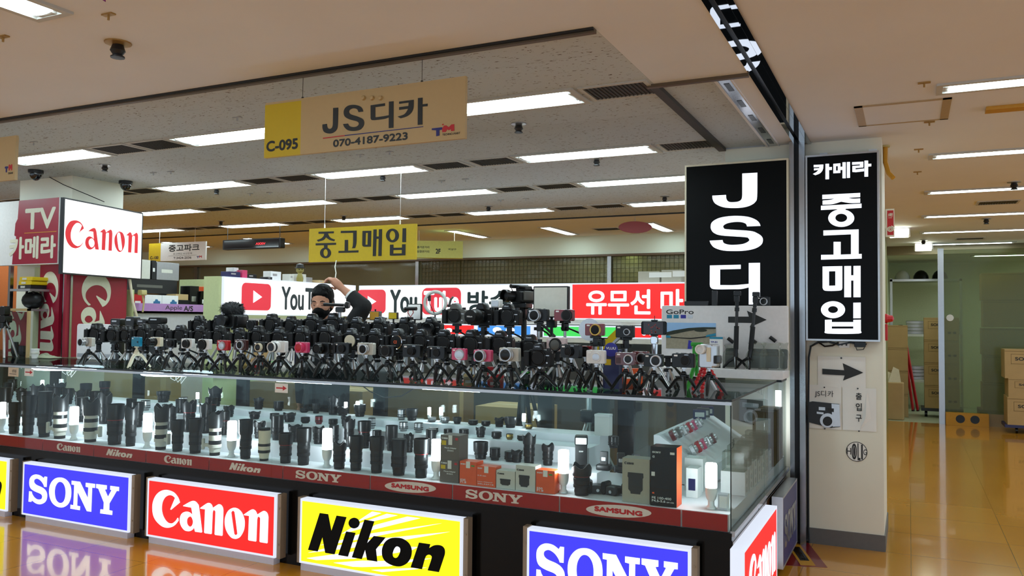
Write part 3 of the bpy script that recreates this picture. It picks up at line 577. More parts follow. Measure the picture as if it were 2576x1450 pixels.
for a, b in zip(tops, tops[1:]): cpart(MB().box(a+.001, GY-.004, ZT-.010, b-.001, 4.76, ZT), 'top_pane', MATS['glass_top'])
cpart(MB().box(XL, GY-.007, ZT-.009, XR+.004, GY-.0035, ZT+.001), 'edge_gasket', MATS['black'])
cpart(MB().box(XL, GY-.007, ZT-.026, XR+.004, GY-.001, ZT-.011), 'edge_glint', MATS['silver'])  # light caught by the top pane's edge, modelled as a silver strip
cpart(MB().box(XL, 4.745, ZS, -1.6, 4.751, ZT-.012), 'rear_pane', MATS['glass'])
for px in (18, 135, 345, 608, 783, 955, 1372, 1510, 1575):
    x = at(px, 1010, 'y', 4.76).x; w = .014 if px == 783 else .05
    cpart(MB().box(x-w, 4.752, .0, x+w, 4.79, ZT-.011), 'post', MATS['black_gloss'])
cpart(MB().box(XR-.004, GY+.006, .512, XR, GY+.012, ZT-.012), 'corner_seal', MATS['black'])
# printed brand strips behind the glass
xb = [XL, -7.4]+[at(px, 1200, 'y', 3.965).x for px in (107, 236, 368, 527, 713, 933, 1140, 1409, 1715)]+[XR-.014]
names = [None, 'nikon', 'canon', 'nikon', 'canon', 'nikon', 'sony', 'samsung', 'sony', 'samsung', None]
# lightboxes on the counter front (built first: the strips reuse their lettering)
def lightbox(p0, p1, zb, zt, name, label, face, cat='lightbox sign', depth_=.06, rails=True, frame='lit_frame'):
    s = Sign((p0[0], p0[1], zb), (p1[0], p1[1], zb), name, label, cat); w = (Vector(p1)-Vector(p0)).length; h = zt-zb; s.w, s.h = w, h
    MB().box(0, .004, 0, w, depth_, h).build('housing', MATS[frame], s.root, smooth=False)
    MB().box(.012, -.002, .012, w-.012, .006, h-.012).build('face_panel', MATS[face], s.root, smooth=False)
    f = MB().box(0, -.004, h-.012, w, .004, h).box(0, -.004, 0, w, .004, .012).box(0, -.004, .012, .012, .004, h-.012).box(w-.012, -.004, .012, w, .004, h-.012)
    f.build('frame', MATS[frame], s.root, smooth=False)
    if rails:
        for u in (-.03, w+.002):
            r = MB().box(u, .01, -.005, u+.028, depth_, h+.004)
            for z in (.08, h-.08): r.cyl((u+.014, .012, z), (u+.014, .006, z), .006, seg=8)
            r.build('side_rail', MATS['bracket'], s.root, smooth=False)
    return s
FY = 3.90; ZB, ZTOP = .052, .428
def fx(px, py): return at(px, py, 'y', FY).x
def front_sign(px0, py0, px1, py1, label, face):
    return lightbox((fx(px0, py0), FY, 0), (fx(px1, py1), FY, 0), ZB, ZTOP, 'lightbox_sign', label, face)
sc = front_sign(373, 1205, 695, 1247, 'red lightbox sign with white lettering on the counter front', 'lit_red')
m = MB(); L = traced(m, sc, 'canon', [360, 1195, 710, 1405], 2417, .003); keep_logo('canon', L); m.build('lettering', MATS['lit_letter'], sc.root, smooth=False)
ss = front_sign(60, 1163, 328, 1196, 'blue lightbox sign with white slab lettering, near the left end of the counter', 'lit_blue')
m = MB(); L = traced(m, ss, 'sony', [50, 1155, 340, 1345], 2213, .003); keep_logo('sony', L); m.build('lettering', MATS['lit_letter'], ss.root, smooth=False)
sn = front_sign(757, 1255, 1163, 1310, 'yellow lightbox sign with white rays and bold black italic lettering on the counter front', 'lit_yellow')
REGN = [745, 1245, 1175, 1450]; m = MB(); L = traced(m, sn, 'rays', REGN, 2576, .003); keep_logo('rays', L); m.build('ray_pattern', MATS['lit_letter'], sn.root, smooth=False)
m = MB(); L = traced(m, sn, 'nikon', REGN, 2576, .005); keep_logo('nikon', L); m.build('lettering', MATS['sign_black'], sn.root, smooth=False)
s2 = front_sign(1327, 1335, 1737, 1395, 'blue lightbox sign with white slab lettering, near the right corner of the counter', 'lit_blue')
m = MB(); cv = s2.crop([1320, 1325, 1740, 1450], 2576); u0 = cv([(180, 480), (0, 0), (1, 1)])[0][0]; u1 = cv([(2365, 700), (0, 0), (1, 1)])[0][0]
logo(m, 'sony', u0, .085, u1, .315, .003); m.build('lettering', MATS['lit_letter'], s2.root, smooth=False)
s0 = lightbox((fx(18, 1160)-1.0, FY, 0), (fx(21, 1160), FY, 0), ZB, ZTOP, 'lightbox_sign', 'yellow lightbox sign cut off by the frame at the far end of the counter', 'lit_yellow')
m = MB(); logo(m, 'rays', .2, .03, .93, .33, .003); m.build('ray_pattern', MATS['lit_letter'], s0.root, smooth=False)
m = MB(); logo(m, 'nikon', .15, .06, .955, .30, .005); m.build('lettering', MATS['sign_black'], s0.root, smooth=False)
# pale kick boards under the signs
for px0, py0, px1, py1, lb in ((-200, 1290, 14, 1290, 'far yellow sign'), (66, 1300, 322, 1345, 'far blue sign'), (376, 1345, 690, 1400, 'red sign'), (758, 1410, 1160, 1450, 'yellow rayed sign'), (1330, 1500, 1735, 1560, 'near blue sign')):
    a = at(px0, py0, 'y', 3.93).x; b = at(px1, py1, 'y', 3.93).x
    tag(MB().box(a, 3.925, 0, b, 3.98, .046).build('kick_board', M('kick', (206, 204, 214), .35, noise=.05), None, smooth=False), f'pale kick board on the floor under the {lb}', 'kick board')
# lit sign and dead sign on the counter's side
SX = -.69
a = at(1870, 1372, 'x', SX); b = at(1953, 1268, 'x', SX)
sd = lightbox((SX, a.y, 0), (SX, b.y, 0), .03, .455, 'lightbox_sign', "red lightbox sign with white lettering on the counter's side", 'lit_red', rails=False)
m = MB(); logo(m, 'canon', .12, .075, sd.w-.06, .35, .003); m.build('lettering', MATS['lit_letter'], sd.root, smooth=False)
sd2 = lightbox((SX+.01, 5.10, 0), (SX+.01, 5.78, 0), .05, .47, 'lightbox_sign', "unlit navy sign with grey slab lettering on the counter's side by the pillar", 'dim_blue', rails=False, frame='silver')
m = MB(); logo(m, 'sony', .07, .10, sd2.w-.07, .30, .003); m.build('lettering', MATS['silver'], sd2.root, smooth=False)
# the strips
for i, nm in enumerate(names):
    a, b = xb[i]+.004, xb[i+1]-.004
    st = MB().box(a, GY+.008, .515, b, GY+.012, .593); o = cpart(st, 'brand_strip', MATS['strip_red'])
    if not nm: continue
    cx = {'nikon': .5, 'canon': .52, 'sony': .42, 'samsung': .5}[nm]; cx = a+(b-a)*cx
    if i == 8: cx = a+(b-a)*.40
    m = MB()
    if nm == 'samsung':
        ov = MB(); flat(ov, [[(cx+p*.17, .554+q*.030+p*.008) for p, q in ell(0, 0, 1, 1, 30)]])
        for k, v in enumerate(ov.v): ov.v[k] = (v[0], v[1]+GY+.008, v[2])
        cpart(ov, 'oval_mark', MATS['letter_cream'], parent=o); text(m, 'SAMSUNG', cx-.125, .541, cx+.125, .567, .10, .003)
    else:
        w = {'nikon': .13, 'canon': .125, 'sony': .17}[nm]; logo(m, nm, cx-w, .530 if nm != 'nikon' else .533, cx+w, .580, .001)
    for k, v in enumerate(m.v): m.v[k] = (v[0], v[1]+GY+.008, v[2])
    cpart(m, 'lettering', MATS['red'] if nm == 'samsung' else MATS['letter_cream'], parent=o)
# side wing along the end of the counter
cpart(MB().box(-1.50, 4.74, 0, XR, 5.88, .50), 'base', MATS['black_gloss'])
cpart(MB().box(XR-.002, 3.99, .02, XR+.002, 5.88, .46), 'side_panel', M('brown_gloss', (86, 62, 40), .15, coat=.4))
cpart(MB().box(XR-.006, GY, .497, XR+.018, 5.9, .522), 'sill_rail', MATS['steel'])
cpart(MB().box(XR-.006, GY+.012, .522, XR, 4.95, ZT-.011), 'side_pane', MATS['glass'])
cpart(MB().box(XR-.006, 4.953, .522, XR, 5.88, ZT-.011), 'side_pane', MATS['glass'])
cpart(MB().box(-1.51, 4.765, ZT-.010, XR+.004, 5.88, ZT), 'top_pane', MATS['glass_top'])
cpart(MB().box(XR+.001, GY, ZT-.010, XR+.005, 5.88, ZT-.001), 'edge_gasket', MATS['dark'])
cpart(MB().box(-1.5, 4.74, .5, -.77, 5.88, ZS-.001), 'deck', MATS['shelf_white'])
a = MB(); a.prism([(-1.30, .60), (-.98, .60), (-.98, .70), (-1.02, .70), (-1.27, .86), (-1.30, .86)], 4.55, 5.85, 'y'); cpart(a, 'sloped_shelf', MATS['shelf_white'])
cpart(MB().box(-1.512, 4.79, ZS, -1.506, 5.88, ZT-.012), 'rear_pane', MATS['glass'])
for y in (4.77, 5.3): cpart(MB().box(-1.55, y, 0, -1.515, y+.05, ZT-.011), 'post', MATS['black_gloss'])
# ------------------------------------------------------------------ lamps in the showcase
def bulb(x, y, z, h, label):
    t = thing('led_bulb', label, 'lamp', (x, y, z), 0, 'bulbs standing in the showcase'); s = h/.2
    MB().lathe([(.021*s, 0), (.021*s, .007*s), (.0145*s, .015*s), (.0135*s, .036*s)], seg=16).build('socket', MATS['lamp_white'], t)
    MB().lathe([(.0135*s, .034*s), (.019*s, .041*s), (.0235*s, .054*s), (.025*s, .068*s), (.0255*s, .092*s), (.024*s, .093*s)], seg=16).build('collar', MATS['lamp_white'], t)
    MB().lathe([(.025*s, .088*s), (.0255*s, .10*s), (.0255*s, .19*s), (.023*s, .198*s), (.001, .2*s)], seg=16).build('glowing_tube', MATS['lit_bulb'], t)
BP = [(3, 1083, 1012), (185, 1106, 1023), (370, 1127, 1040), (582, 1151, 1059), (822, 1178, 1078), (1097, 1210, 1105), (1417, 1248, 1132), (1789, 1290, 1165)]
for i, (px, pb, ptop) in enumerate(BP):
    p = at(px, pb, 'y', 4.05); h = at(px, ptop, 'y', 4.05).z-p.z; bulb(p.x, 4.05, ZS, h+p.z-ZS, f'glowing white bulb on a socket at the front of the showcase, {ORD[i]} from the left')
for i, (px, pt) in enumerate(((107, 957), (497, 992), (870, 1015), (900, 1010), (1080, 1030), (1110, 1025), (1318, 1050))):
    p = at(px, pt, 'y', 4.66); bulb(p.x, 4.66, .83, max(.09, p.z-.83), f'glowing white bulb half hidden on the rear step of the showcase, {ORD[i]} from the left')
p = at(1952, 1075, 'x', -.66); bl = (p.x, 5.86)
t = thing('strip_lamp', 'short glowing lamp upright at the pillar end of the showcase', 'lamp', (-.80, 5.82, .62)); MB().cyl((0, 0, .05), (0, 0, .42), .02).build('glowing_tube', MATS['lit_strip'], t); MB().cyl((0, 0, -.025), (0, 0, .05), .022).build('socket', MATS['lamp_white'], t)
for k, (a, b) in enumerate(((690, 840), (1056, 1215))):
    xa = at(a, 960, 'y', 4.0).x; xb2 = at(b, 975, 'y', 4.0).x
    t = thing('strip_lamp', f'glowing strip lamp under the counter top, {ORD[k]} from the left', 'lamp', (xa, 4.0, 1.108)); w = xb2-xa
    MB().cyl((.02, 0, 0), (w-.02, 0, 0), .007).build('glowing_tube', MATS['lit_strip'], t); MB().box(0, -.012, .008, w, .012, .0155).build('mount', MATS['lamp_white'], t)
for k, (a, b) in enumerate(((115, 218), (382, 500))):
    xa = at(a, 930, 'y', 4.2).x; xb2 = at(b, 945, 'y', 4.2).x; R = (xb2-xa)/2
    t = thing('ring_lamp', f'round glowing ring lamp under the counter top, {ORD[k]} from the left', 'lamp', ((xa+xb2)/2, 4.22, 1.10)); MB().torus((0, 0, 0), R, .009).build('glowing_tube', MATS['lit_strip'], t)
    MB().cyl((0, 0, 0), (0, 0, .023), .04).box(-R, -.008, .004, R, .008, .012).build('mount', MATS['lamp_white'], t)
    tb = MB()
    for q in range(3): tb.tube([(-.05+.05*q, 0, 0), (-.04+.05*q, -.02, -.035), (.0+.03*q, -.02, -.05-.01*q), (.03+.03*q, 0, -.02)], .003, 6)
    tb.build('loose_wire', MATS['white'], t)
# ------------------------------------------------------------------ lenses
def lens(x, y, z, h, w, kind, label, group):
    t = thing('camera_lens', label, 'camera lens', (x, y, z), random.uniform(0, 6), group); R = w/2
    body = {'white': 'offwhite', 'silver': 'silver', 'gold': 'gold', 'cream': 'cream', 'red': 'dark_red', 'bigred': 'rubber'}.get(kind, 'black')
    cut = {'tele': .64, 'petal': .66, 'white': .62, 'plain': .97, 'short': .93, 'silver': .95, 'gold': .95, 'cream': .93, 'red': .95, 'hood': .45, 'bigpetal': .62}.get(kind, .95)
    k = .84 if cut < .9 else .96
    MB().lathe([(R*.70, 0), (R*.70, h*.06)], seg=18).build('rear_cap', MATS['cap'], t)
    pr = [(R*.66, h*.06), (R*.74, h*.07), (R*.76, h*.14), (R*.86*k, h*.2), (R*.95*k, h*.3), (R*k, h*.42), (R*.97*k, h*.55), (R*1.0*k, h*cut), (R*.9*k, h*cut), (R*.88*k, h*(cut-.03)), (.001, h*(cut-.05))]
    b = MB().lathe(pr, seg=20)
    b.build('barrel', MATS[body], t)
    rg = MB()
    for a, e in ((.24, .33), (.44, .53)):
        rg.lathe([(R*.93*k, h*a), (R*1.012*k, h*(a+.006)), (R*1.012*k, h*(e-.006)), (R*.93*k, h*e)], seg=24)
    rg.build('focus_ring', MATS['black' if kind in ('white', 'cream', 'silver', 'gold', 'red') else 'rubber'], t)
    if kind == 'white' or (kind in ('tele', 'bigpetal') and (int(x*37) % 2)):
        MB().lathe([(R*1.0*k, h*(cut-.035)), (R*1.015*k, h*(cut-.033)), (R*1.015*k, h*(cut-.022)), (R*1.0*k, h*(cut-.02))], seg=20).build('accent_ring', MATS['red' if kind != 'white' else 'offwhite'], t)
    if kind in ('tele', 'white', 'hood') or 'petal' in kind:
        n = 32; vs = []; petal = 'petal' in kind or (kind == 'white' and int(x*53) % 2)
        f = 1.0 if kind != 'hood' else 1.0
        for (ra, zz, top) in ((R*.92, h*(cut-.02), 0), (R*.97, h*(cut+.05), 0), (R, h, 1), (R*.93, h, 1), (R*.88, h*(cut+.06), 0)):
            for q in range(n):
                th = 2*PI*q/n; zt2 = zz-((min(h*.13, R*.55)*(.5-.5*math.cos(4*th))**.9+min(h*.05, R*.2)*(1-math.cos(2*th))*.5) if top and petal else 0)
                vs.append((ra*math.cos(th), ra*math.sin(th), zt2))
        fs = [(i*n+q, i*n+(q+1) % n, (i+1)*n+(q+1) % n, (i+1)*n+q) for i in range(4) for q in range(n)]
        MB().add(vs, fs).build('lens_hood', MATS['dark' if kind != 'tele' else 'black'], t)
    else:
        MB().lathe([(R*.94*k, h*(cut-.02)), (R*.96*k, h*(cut-.01)), (R*.96*k, h), (R*.86*k, h+.0005), (.001, h)], seg=20).build('front_cap', MATS['cap'], t)
    if kind in ('white',) and h > .19 or kind == 'collar':
        MB().rbox(-R*1.75, -.008, h*.18, -R*.8, .008, h*.26, .006, 'y').lathe([(R*1.08*k, h*.17), (R*1.08*k, h*.24)], seg=20).rbox(-R*1.8, -.012, h*.12, -R*1.5, .012, h*.36, .005, 'y').build('tripod_collar', MATS[body], t)
    return t
LK = {'tele': 'black telephoto lens with a round hood', 'petal': 'black zoom lens with a petal hood', 'white': 'off-white telephoto lens with black rings and hood', 'plain': 'capped black lens', 'short': 'short capped black lens',
      'silver': 'small silver lens', 'gold': 'small brass coloured lens', 'cream': 'old cream lens with black rings', 'red': 'glossy dark red lens', 'hood': 'squat black lens with a deep hood', 'bigpetal': 'wide black zoom lens with a petal hood'}
ROW1 = [(35, 1090, 1013, 31, 'tele'), (70, 1095, 995, 33, 'tele'), (111, 1098, 985, 35, 'plain'), (150, 1102, 990, 37, 'white'), (227, 1110, 1000, 39, 'white'), (288, 1119, 1017, 43, 'tele'), (328, 1123, 1019, 31, 'petal'),
        (404, 1131, 1015, 36, 'white'), (446, 1135, 1057, 33, 'tele'), (491, 1140, 1053, 37, 'tele'), (540, 1147, 1031, 36, 'white'), (617, 1156, 1056, 35, 'tele'), (664, 1161, 1077, 31, 'cream'), (718, 1166, 1090, 36, 'tele'),
        (763, 1172, 1077, 38, 'tele'), (853, 1184, 1108, 37, 'petal'), (895, 1189, 1097, 37, 'tele'), (947, 1194, 1099, 38, 'tele'), (1003, 1199, 1105, 41, 'plain'), (1059, 1206, 1104, 40, 'tele'), (1463, 1254, 1165, 50, 'bigpetal')]
def lens_row(rowlist, Y, z, where, grp):
    cnt = {}
    for px, pb, ptop, wp, kind in rowlist:
        p = at(px, pb, 'y', Y); dp = depth(p); zt = at(px, ptop, 'y', Y).z; w = wp*dp/F_PX; h = min(max(zt-z, .03), 1.09-z)
        i = cnt.get(kind, 0); cnt[kind] = i+1
        lens(p.x, Y, z, h, w, kind, f'{LK[kind]} {where}, {ORD[i]} such from left', grp)
lens_row(ROW1, 4.05, ZS, 'at the showcase front', 'lenses along the showcase front')
R2 = [(12, 1060, 975, 28, 'plain'), (60, 1064, 985, 30, 'tele'), (92, 1066, 965, 30, 'petal'), (132, 1070, 975, 32, 'tele'), (205, 1078, 1000, 30, 'plain'), (262, 1085, 985, 34, 'petal'), (345, 1092, 1012, 30, 'tele'), (430, 1100, 1017, 28, 'petal'),
      (475, 1104, 1004, 34, 'bigpetal'), (515, 1104, 1010, 30, 'petal'), (562, 1108, 1035, 30, 'tele'), (652, 1115, 1058, 30, 'petal'), (697, 1120, 1045, 32, 'plain'), (742, 1128, 1067, 36, 'petal'), (800, 1132, 1072, 30, 'petal'), (840, 1100, 1070, 26, 'plain'),
      (878, 1105, 1052, 30, 'petal'), (916, 1112, 1060, 34, 'tele'), (948, 1118, 1083, 24, 'plain'), (985, 1120, 1071, 31, 'hood'), (1028, 1128, 1090, 26, 'petal'), (1084, 1135, 1080, 28, 'plain'), (1209, 1155, 1112, 38, 'hood'), (1245, 1160, 1127, 28, 'plain'),
      (1283, 1165, 1136, 30, 'plain'), (1300, 1170, 1132, 30, 'petal'), (1331, 1152, 1090, 34, 'petal'), (1378, 1160, 1115, 32, 'petal')]
lens_row(R2, 4.27, .69, 'on the second step', 'lenses on the second step')
R3 = [(20, 1030, 962, 24, 'plain'), (52, 1033, 975, 26, 'petal'), (85, 1035, 972, 24, 'silver'), (118, 1037, 967, 26, 'petal'), (170, 1042, 978, 26, 'hood'), (200, 1045, 980, 28, 'petal'), (238, 1048, 985, 30, 'tele'), (330, 1055, 1003, 26, 'plain'), (365, 1058, 1008, 24, 'silver'),
      (420, 1062, 1016, 26, 'petal'), (455, 1064, 1005, 28, 'hood'), (530, 1070, 1000, 30, 'tele'), (575, 1074, 1020, 28, 'petal'), (640, 1080, 1035, 30, 'petal'), (690, 1085, 1040, 24, 'plain'), (728, 1064, 1038, 32, 'petal'), (768, 1068, 1050, 24, 'short'), (802, 1069, 1047, 20, 'red'),
      (838, 1070, 1055, 24, 'short'), (870, 1072, 1045, 26, 'petal'), (935, 1083, 1052, 20, 'silver'), (1015, 1092, 1062, 24, 'silver'), (1053, 1093, 1064, 24, 'silver'), (1090, 1096, 1076, 26, 'short'), (1127, 1094, 1079, 23, 'short'), (1167, 1101, 1080, 26, 'short'), (1209, 1106, 1074, 26, 'petal'),
      (1249, 1109, 1087, 27, 'short'), (1282, 1111, 1092, 19, 'gold'), (1312, 1114, 1098, 24, 'short'), (1543, 1135, 1098, 28, 'plain')]
lens_row(R3, 4.46, .785, 'on the third step', 'lenses on the third step')
R4 = [(30, 1010, 955, 22, 'plain'), (150, 1020, 962, 28, 'petal'), (215, 1024, 965, 28, 'hood'), (262, 1026, 960, 26, 'tele'), (410, 1040, 985, 34, 'tele'), (460, 1044, 1000, 24, 'silver'), (540, 1046, 972, 34, 'petal'), (650, 1052, 1000, 26, 'petal'), (700, 1055, 1010, 26, 'plain'), (765, 1050, 1030, 22, 'plain'),
      (795, 1048, 1015, 20, 'hood'), (838, 1050, 994, 30, 'petal'), (862, 1052, 1022, 30, 'petal'), (905, 1054, 1018, 30, 'hood'), (1010, 1065, 1030, 22, 'silver'), (1036, 1064, 1029, 30, 'hood'), (1087, 1068, 1052, 22, 'silver'), (1120, 1070, 1050, 22, 'silver'), (1150, 1075, 1050, 22, 'hood'), (1190, 1082, 1058, 26, 'short'),
      (1222, 1084, 1062, 24, 'short'), (1256, 1085, 1050, 26, 'petal'), (1284, 1086, 1050, 32, 'hood'), (1330, 1090, 1076, 20, 'gold')]
lens_row(R4, 4.64, .83, 'on the rear step', 'lenses on the rear step')
# ------------------------------------------------------------------ boxes in the showcase
def box(px0, px1, pb, pt, Y, dp, z, face, side, label, prints=(), top=None, name='product_box'):
    a = at(px0, pb, 'y', Y); b = at(px1, pb+(px1-px0)*.13, 'y', Y); h = at(px0, pt, 'y', Y).z-z; w = b.x-a.x
    t = thing(name, label, 'box', (a.x, Y, z)); m = MB(); m.box(0, 0, 0, w, dp, h)
    m.m[3] = 1; m.m[1] = 2
    m.build('carton', [MATS[face], MATS[side], MATS[top or face]], t, smooth=False)
    groups = {}
    for pr in prints:
        kind, mt = pr[0], pr[1]; pm = groups.setdefault((('picture' if kind == 'lens' else 'seal' if kind == 'rect' else 'lettering'), mt), MB()); u0, v0, u1, v1 = [c*(w if i % 2 == 0 else h) for i, c in enumerate(pr[2])]
        if kind == 'text': text(pm, pr[3], u0, v0, u1, v1, .03, .0012)
        elif kind == 'logo': logo(pm, pr[3], u0, v0, u1, v1, .0008)
        elif kind == 'rect': pm.box(u0, -.0012, v0, u1, -.0002, v1)
        elif kind == 'lens':
            uw = u1-u0; vh = v1-v0; flat(pm, [[(u0+a2*uw, v0+b2*vh) for a2, b2 in ((.2, 0), (.8, 0), (.82, .1), (.95, .2), (.95, .75), (1, .8), (.98, 1), (.02, 1), (0, .8), (.05, .75), (.05, .2), (.18, .1))]], .001)
    for (nm, mt), pm in groups.items(): pm.build(nm, MATS[mt], t, smooth=False)
    return t
adp = [('logo', 'white', (.06, .84, .38, .92), 'canon'), ('text', 'white', (.22, .45, .85, .53), 'Mount Adapter'), ('text', 'white', (.38, .36, .7, .42), 'EF-EOS R'), ('rect', 'paper', (.42, .62, .62, 1.0)), ('rect', 'red', (.78, .82, .92, .92)), ('rect', 'yellow_paint', (.06, .6, .3, .78))]
box(1106, 1153, 1219, 1157, 4.0, .10, ZS, 'box_grey', 'box_grey', 'lower dark grey adapter box of the two stacked in the showcase', adp)
hh = at(1106, 1157, 'y', 4.0).z
box(1108, 1155, 1157, 1094, 4.005, .10, hh, 'box_grey', 'box_grey', 'upper dark grey adapter box of the two stacked in the showcase', adp)
org = lambda t1, t2: [('logo', 'white', (.06, .85, .36, .91), 'sony'), ('text', 'white', (.06, .15, .36, .24), t1), ('text', 'white', (.06, .06, .40, .14), t2), ('rect', 'paper', (.38, .72, .62, 1.0)), ('rect', 'green', (.68, .8, .88, .86))]
box(1156, 1198, 1224, 1160, 3.99, .08, ZS, 'sony_orange', 'sony_orange', 'tallest of the orange lens boxes, beside the grey adapter boxes', org('E35', 'F1.8'))
box(1199, 1246, 1230, 1172, 3.99, .07, ZS, 'sony_orange', 'sony_orange', 'orange lens box showing its back text, between orange and white boxes', [('logo', 'white', (.05, .86, .3, .92), 'sony'), ('rect', 'paper', (.4, .68, .62, 1.)), ('text', 'white', (.06, .5, .5, .56), 'E 35 mm'), ('text', 'white', (.06, .1, .9, .15), 'SEL35F18'), ('text', 'white', (.06, .2, .85, .25), 'Lens Objectif')])
box(1248, 1295, 1236, 1183, 3.99, .07, ZS, 'offwhite', 'offwhite', 'shorter off-white lens box with a picture of a flat lens', [('logo', 'ink', (.07, .78, .42, .88), 'canon'), ('lens', 'ink', (.2, .2, .78, .55))])
box(1297, 1346, 1242, 1170, 3.99, .075, ZS, 'offwhite', 'offwhite', 'taller off-white lens box with a picture of a zoom lens', [('logo', 'ink', (.06, .78, .42, .86), 'canon'), ('lens', 'ink', (.16, .16, .72, .62))])
box(1348, 1395, 1247, 1182, 3.99, .07, ZS, 'sony_orange', 'sony_orange', 'orange lens box beside the bulb, right of the off-white boxes', org('E50', 'F1.8'))
box(1565, 1634, 1273, 1152, 4.0, .09, ZS, 'box_stone', 'box_stone', 'large stone grey lens box with a big picture of a red ringed lens', [('logo', 'ink', (.08, .86, .42, .92), 'canon'), ('lens', 'ink', (.2, .20, .78, .68)), ('rect', 'red', (.24, .655, .74, .665))])
box(1636, 1702, 1283, 1123, 3.985, .10, ZS, 'black_gloss', 'sony_orange', 'tallest box in the showcase, black front with an orange side', [('logo', 'white', (.07, .89, .40, .92), 'sony'), ('text', 'white', (.08, .81, .16, .845), '\u03b1'), ('text', 'white', (.06, .115, .80, .155), 'FE 100-400'), ('text', 'white', (.06, .065, .58, .105), 'F4.5-5.6'), ('text', 'white', (.62, .065, .9, .085), 'GM OSS'), ('rect', 'paper', (.75, .88, .92, .92)), ('rect', 'sony_orange', (.07, .2, .15, .225)), ('rect', 'paper', (.04, .50, .17, .57))])
box(1726, 1755, 1239, 1178, 4.25, .10, ZS, 'white', 'white', 'small white box with a dark picture behind the tall black box', [('rect', 'navy', (.2, .25, .8, .65))])
box(1722, 1768, 1238, 1152, 4.42, .10, ZS, 'white', 'white', 'larger white box behind the small white one near the corner')
box(1806, 1830, 1285, 1244, 4.04, .05, ZS, 'silver', 'white', 'small grey box with a white paper label in the showcase corner', [('rect', 'paper', (.15, .15, .95, .9))])
for i in range(7):
    y = 4.42+i*.135; h = .22+.015*(i % 3); t = thing('accessory_box', f'clear topped white accessory box standing along the side glass, {ORD[i]} from the front', 'box', (-.90, y, ZS), 0, 'boxes along the side glass')
    MB().box(0, 0, 0, .125, .10, h*.55).build('carton', MATS['white'], t, smooth=False); MB().box(.005, .005, h*.55, .12, .095, h).build('clear_cover', MATS['bag_film'], t, smooth=False)
    mk = MB()
    for k in range(3): mk.torus((.1255, .05, h*.12+k*.045), .014, .0016, (1, 0, 0), 16, 4)
    mk.build('round_icons', MATS['silver'], t)
for i in range(3):
    t = thing('accessory_box', f'brown accessory carton near the pillar end of the side glass, {ORD[i]} from the front', 'box', (-.90, 5.40+i*.14, ZS), 0, 'brown cartons near the pillar'); MB().box(0, 0, 0, .13, .12, .34).build('carton', MATS['card_dark'], t, smooth=False); MB().box(.02, -.001, .2, .11, 0, .3).build('seal', MATS['paper'], t, smooth=False)
# flash guns, chargers and small gear on the right of the steps
def gear(name, lab, cat, x, y, z, parts, rz=0):
    t = thing(name, lab, cat, (x, y, z), rz)
    for n, mb, mt in parts: mb.build(n, MATS[mt], t)
    return t
p = at(1462, 1165, 'y', 4.30)
gear('flash_gun', 'black flash gun standing on a foot behind the petal hood lens', 'flash gun', p.x, 4.30, .69, [('foot', MB().rbox(-.03, -.03, 0, .03, .03, .012, .006, 'z'), 'black'), ('body', MB().rbox(-.033, -.022, .012, .033, .025, .13, .008), 'black'), ('head', MB().rbox(-.036, -.05, .125, .036, .03, .175, .01), 'black'), ('lamp_window', MB().rbox(-.03, -.054, .132, .03, -.049, .168, .004), 'lamp_white'), ('brand_mark', text(MB(), 'SONY', -.012, .085, .012, .093, .03, .023), 'white')], .35)
for i, (px, pb, Y, z) in enumerate(((1520, 1147, 4.28, .69), (1562, 1150, 4.28, .69), (1600, 1155, 4.28, .69))):
    p = at(px, pb, 'y', Y)
    gear('battery_charger', f'small black battery on a charger stand behind the grey lens box, {ORD[i]} from the left', 'charger', p.x, Y, z, [('base', MB().rbox(-.04, -.03, 0, .04, .03, .03, .012, 'z'), 'dark'), ('battery', MB().rbox(-.02, -.012, .03, .02, .012, .1, .004), 'dark'), ('contact', MB().rbox(-.012, -.014, .05, .012, -.011, .07, .002), 'silver')], i*.4)
for i, (px, pb) in enumerate(((1500, 1205), (1540, 1214), (1590, 1222))):
    p = at(px, pb, 'y', 4.13)
    gear('viewfinder_flash', f'small black camera grip lying beside the stone grey box, {ORD[i]} from the left', 'camera part', p.x, 4.13, ZS, [('body', MB().rbox(-.045, -.03, 0, .045, .035, .045, .016, 'y'), 'dark'), ('grip', MB().rbox(-.05, -.035, .0, -.02, .03, .065, .012, 'y'), 'rubber'), ('screw', MB().cyl((.01, -.031, .02), (.01, -.04, .02), .008), 'silver')], .3-i*.5)
p = at(1518, 1100, 'y', 4.6); gear('milky_box', 'translucent white upright box behind the chargers', 'box', p.x, 4.6, .83, [('sleeve', MB().rbox(-.045, -.03, 0, .045, .03, .11, .004), 'paper'), ('lid', MB().rbox(-.046, -.031, .11, .046, .031, .125, .003), 'white')])
for i in range(6):
    x = -1.18+.05*i*0; y = 4.62+i*.13; cm = ('maroon', 'grey_cam', 'silver', 'red', 'pink', 'silver')[i]
    for j in range(2):
        xx = -1.195+j*.115; zz = .832-.074*j
        if j and i > 4: continue
        t = thing('compact_camera', f'{("dark red", "grey", "silver", "red", "pink", "silver")[(i+j*2) % 6]} compact camera leaning on the sloped shelf, {ORD[i]} in the {"upper" if j == 0 else "lower"} line', 'camera', (xx, y, zz), PI/2+.2, 'compact cameras on the sloped shelf')
        mm = ('maroon', 'grey_cam', 'silver', 'red', 'pink', 'silver')[(i+j*2) % 6]
        R = Matrix.Rotation(-.5, 4, 'X')
        MB().rbox(-.045, -.012, 0, .045, .012, .058, .008).rot(R).build('body', MATS[mm], t); MB().lathe([(.02, 0), (.02, .012), (.014, .014), (.001, .012)], (.012, -.012, .028), (0, -1, 0), 14).rot(R).build('lens', MATS['silver'], t)
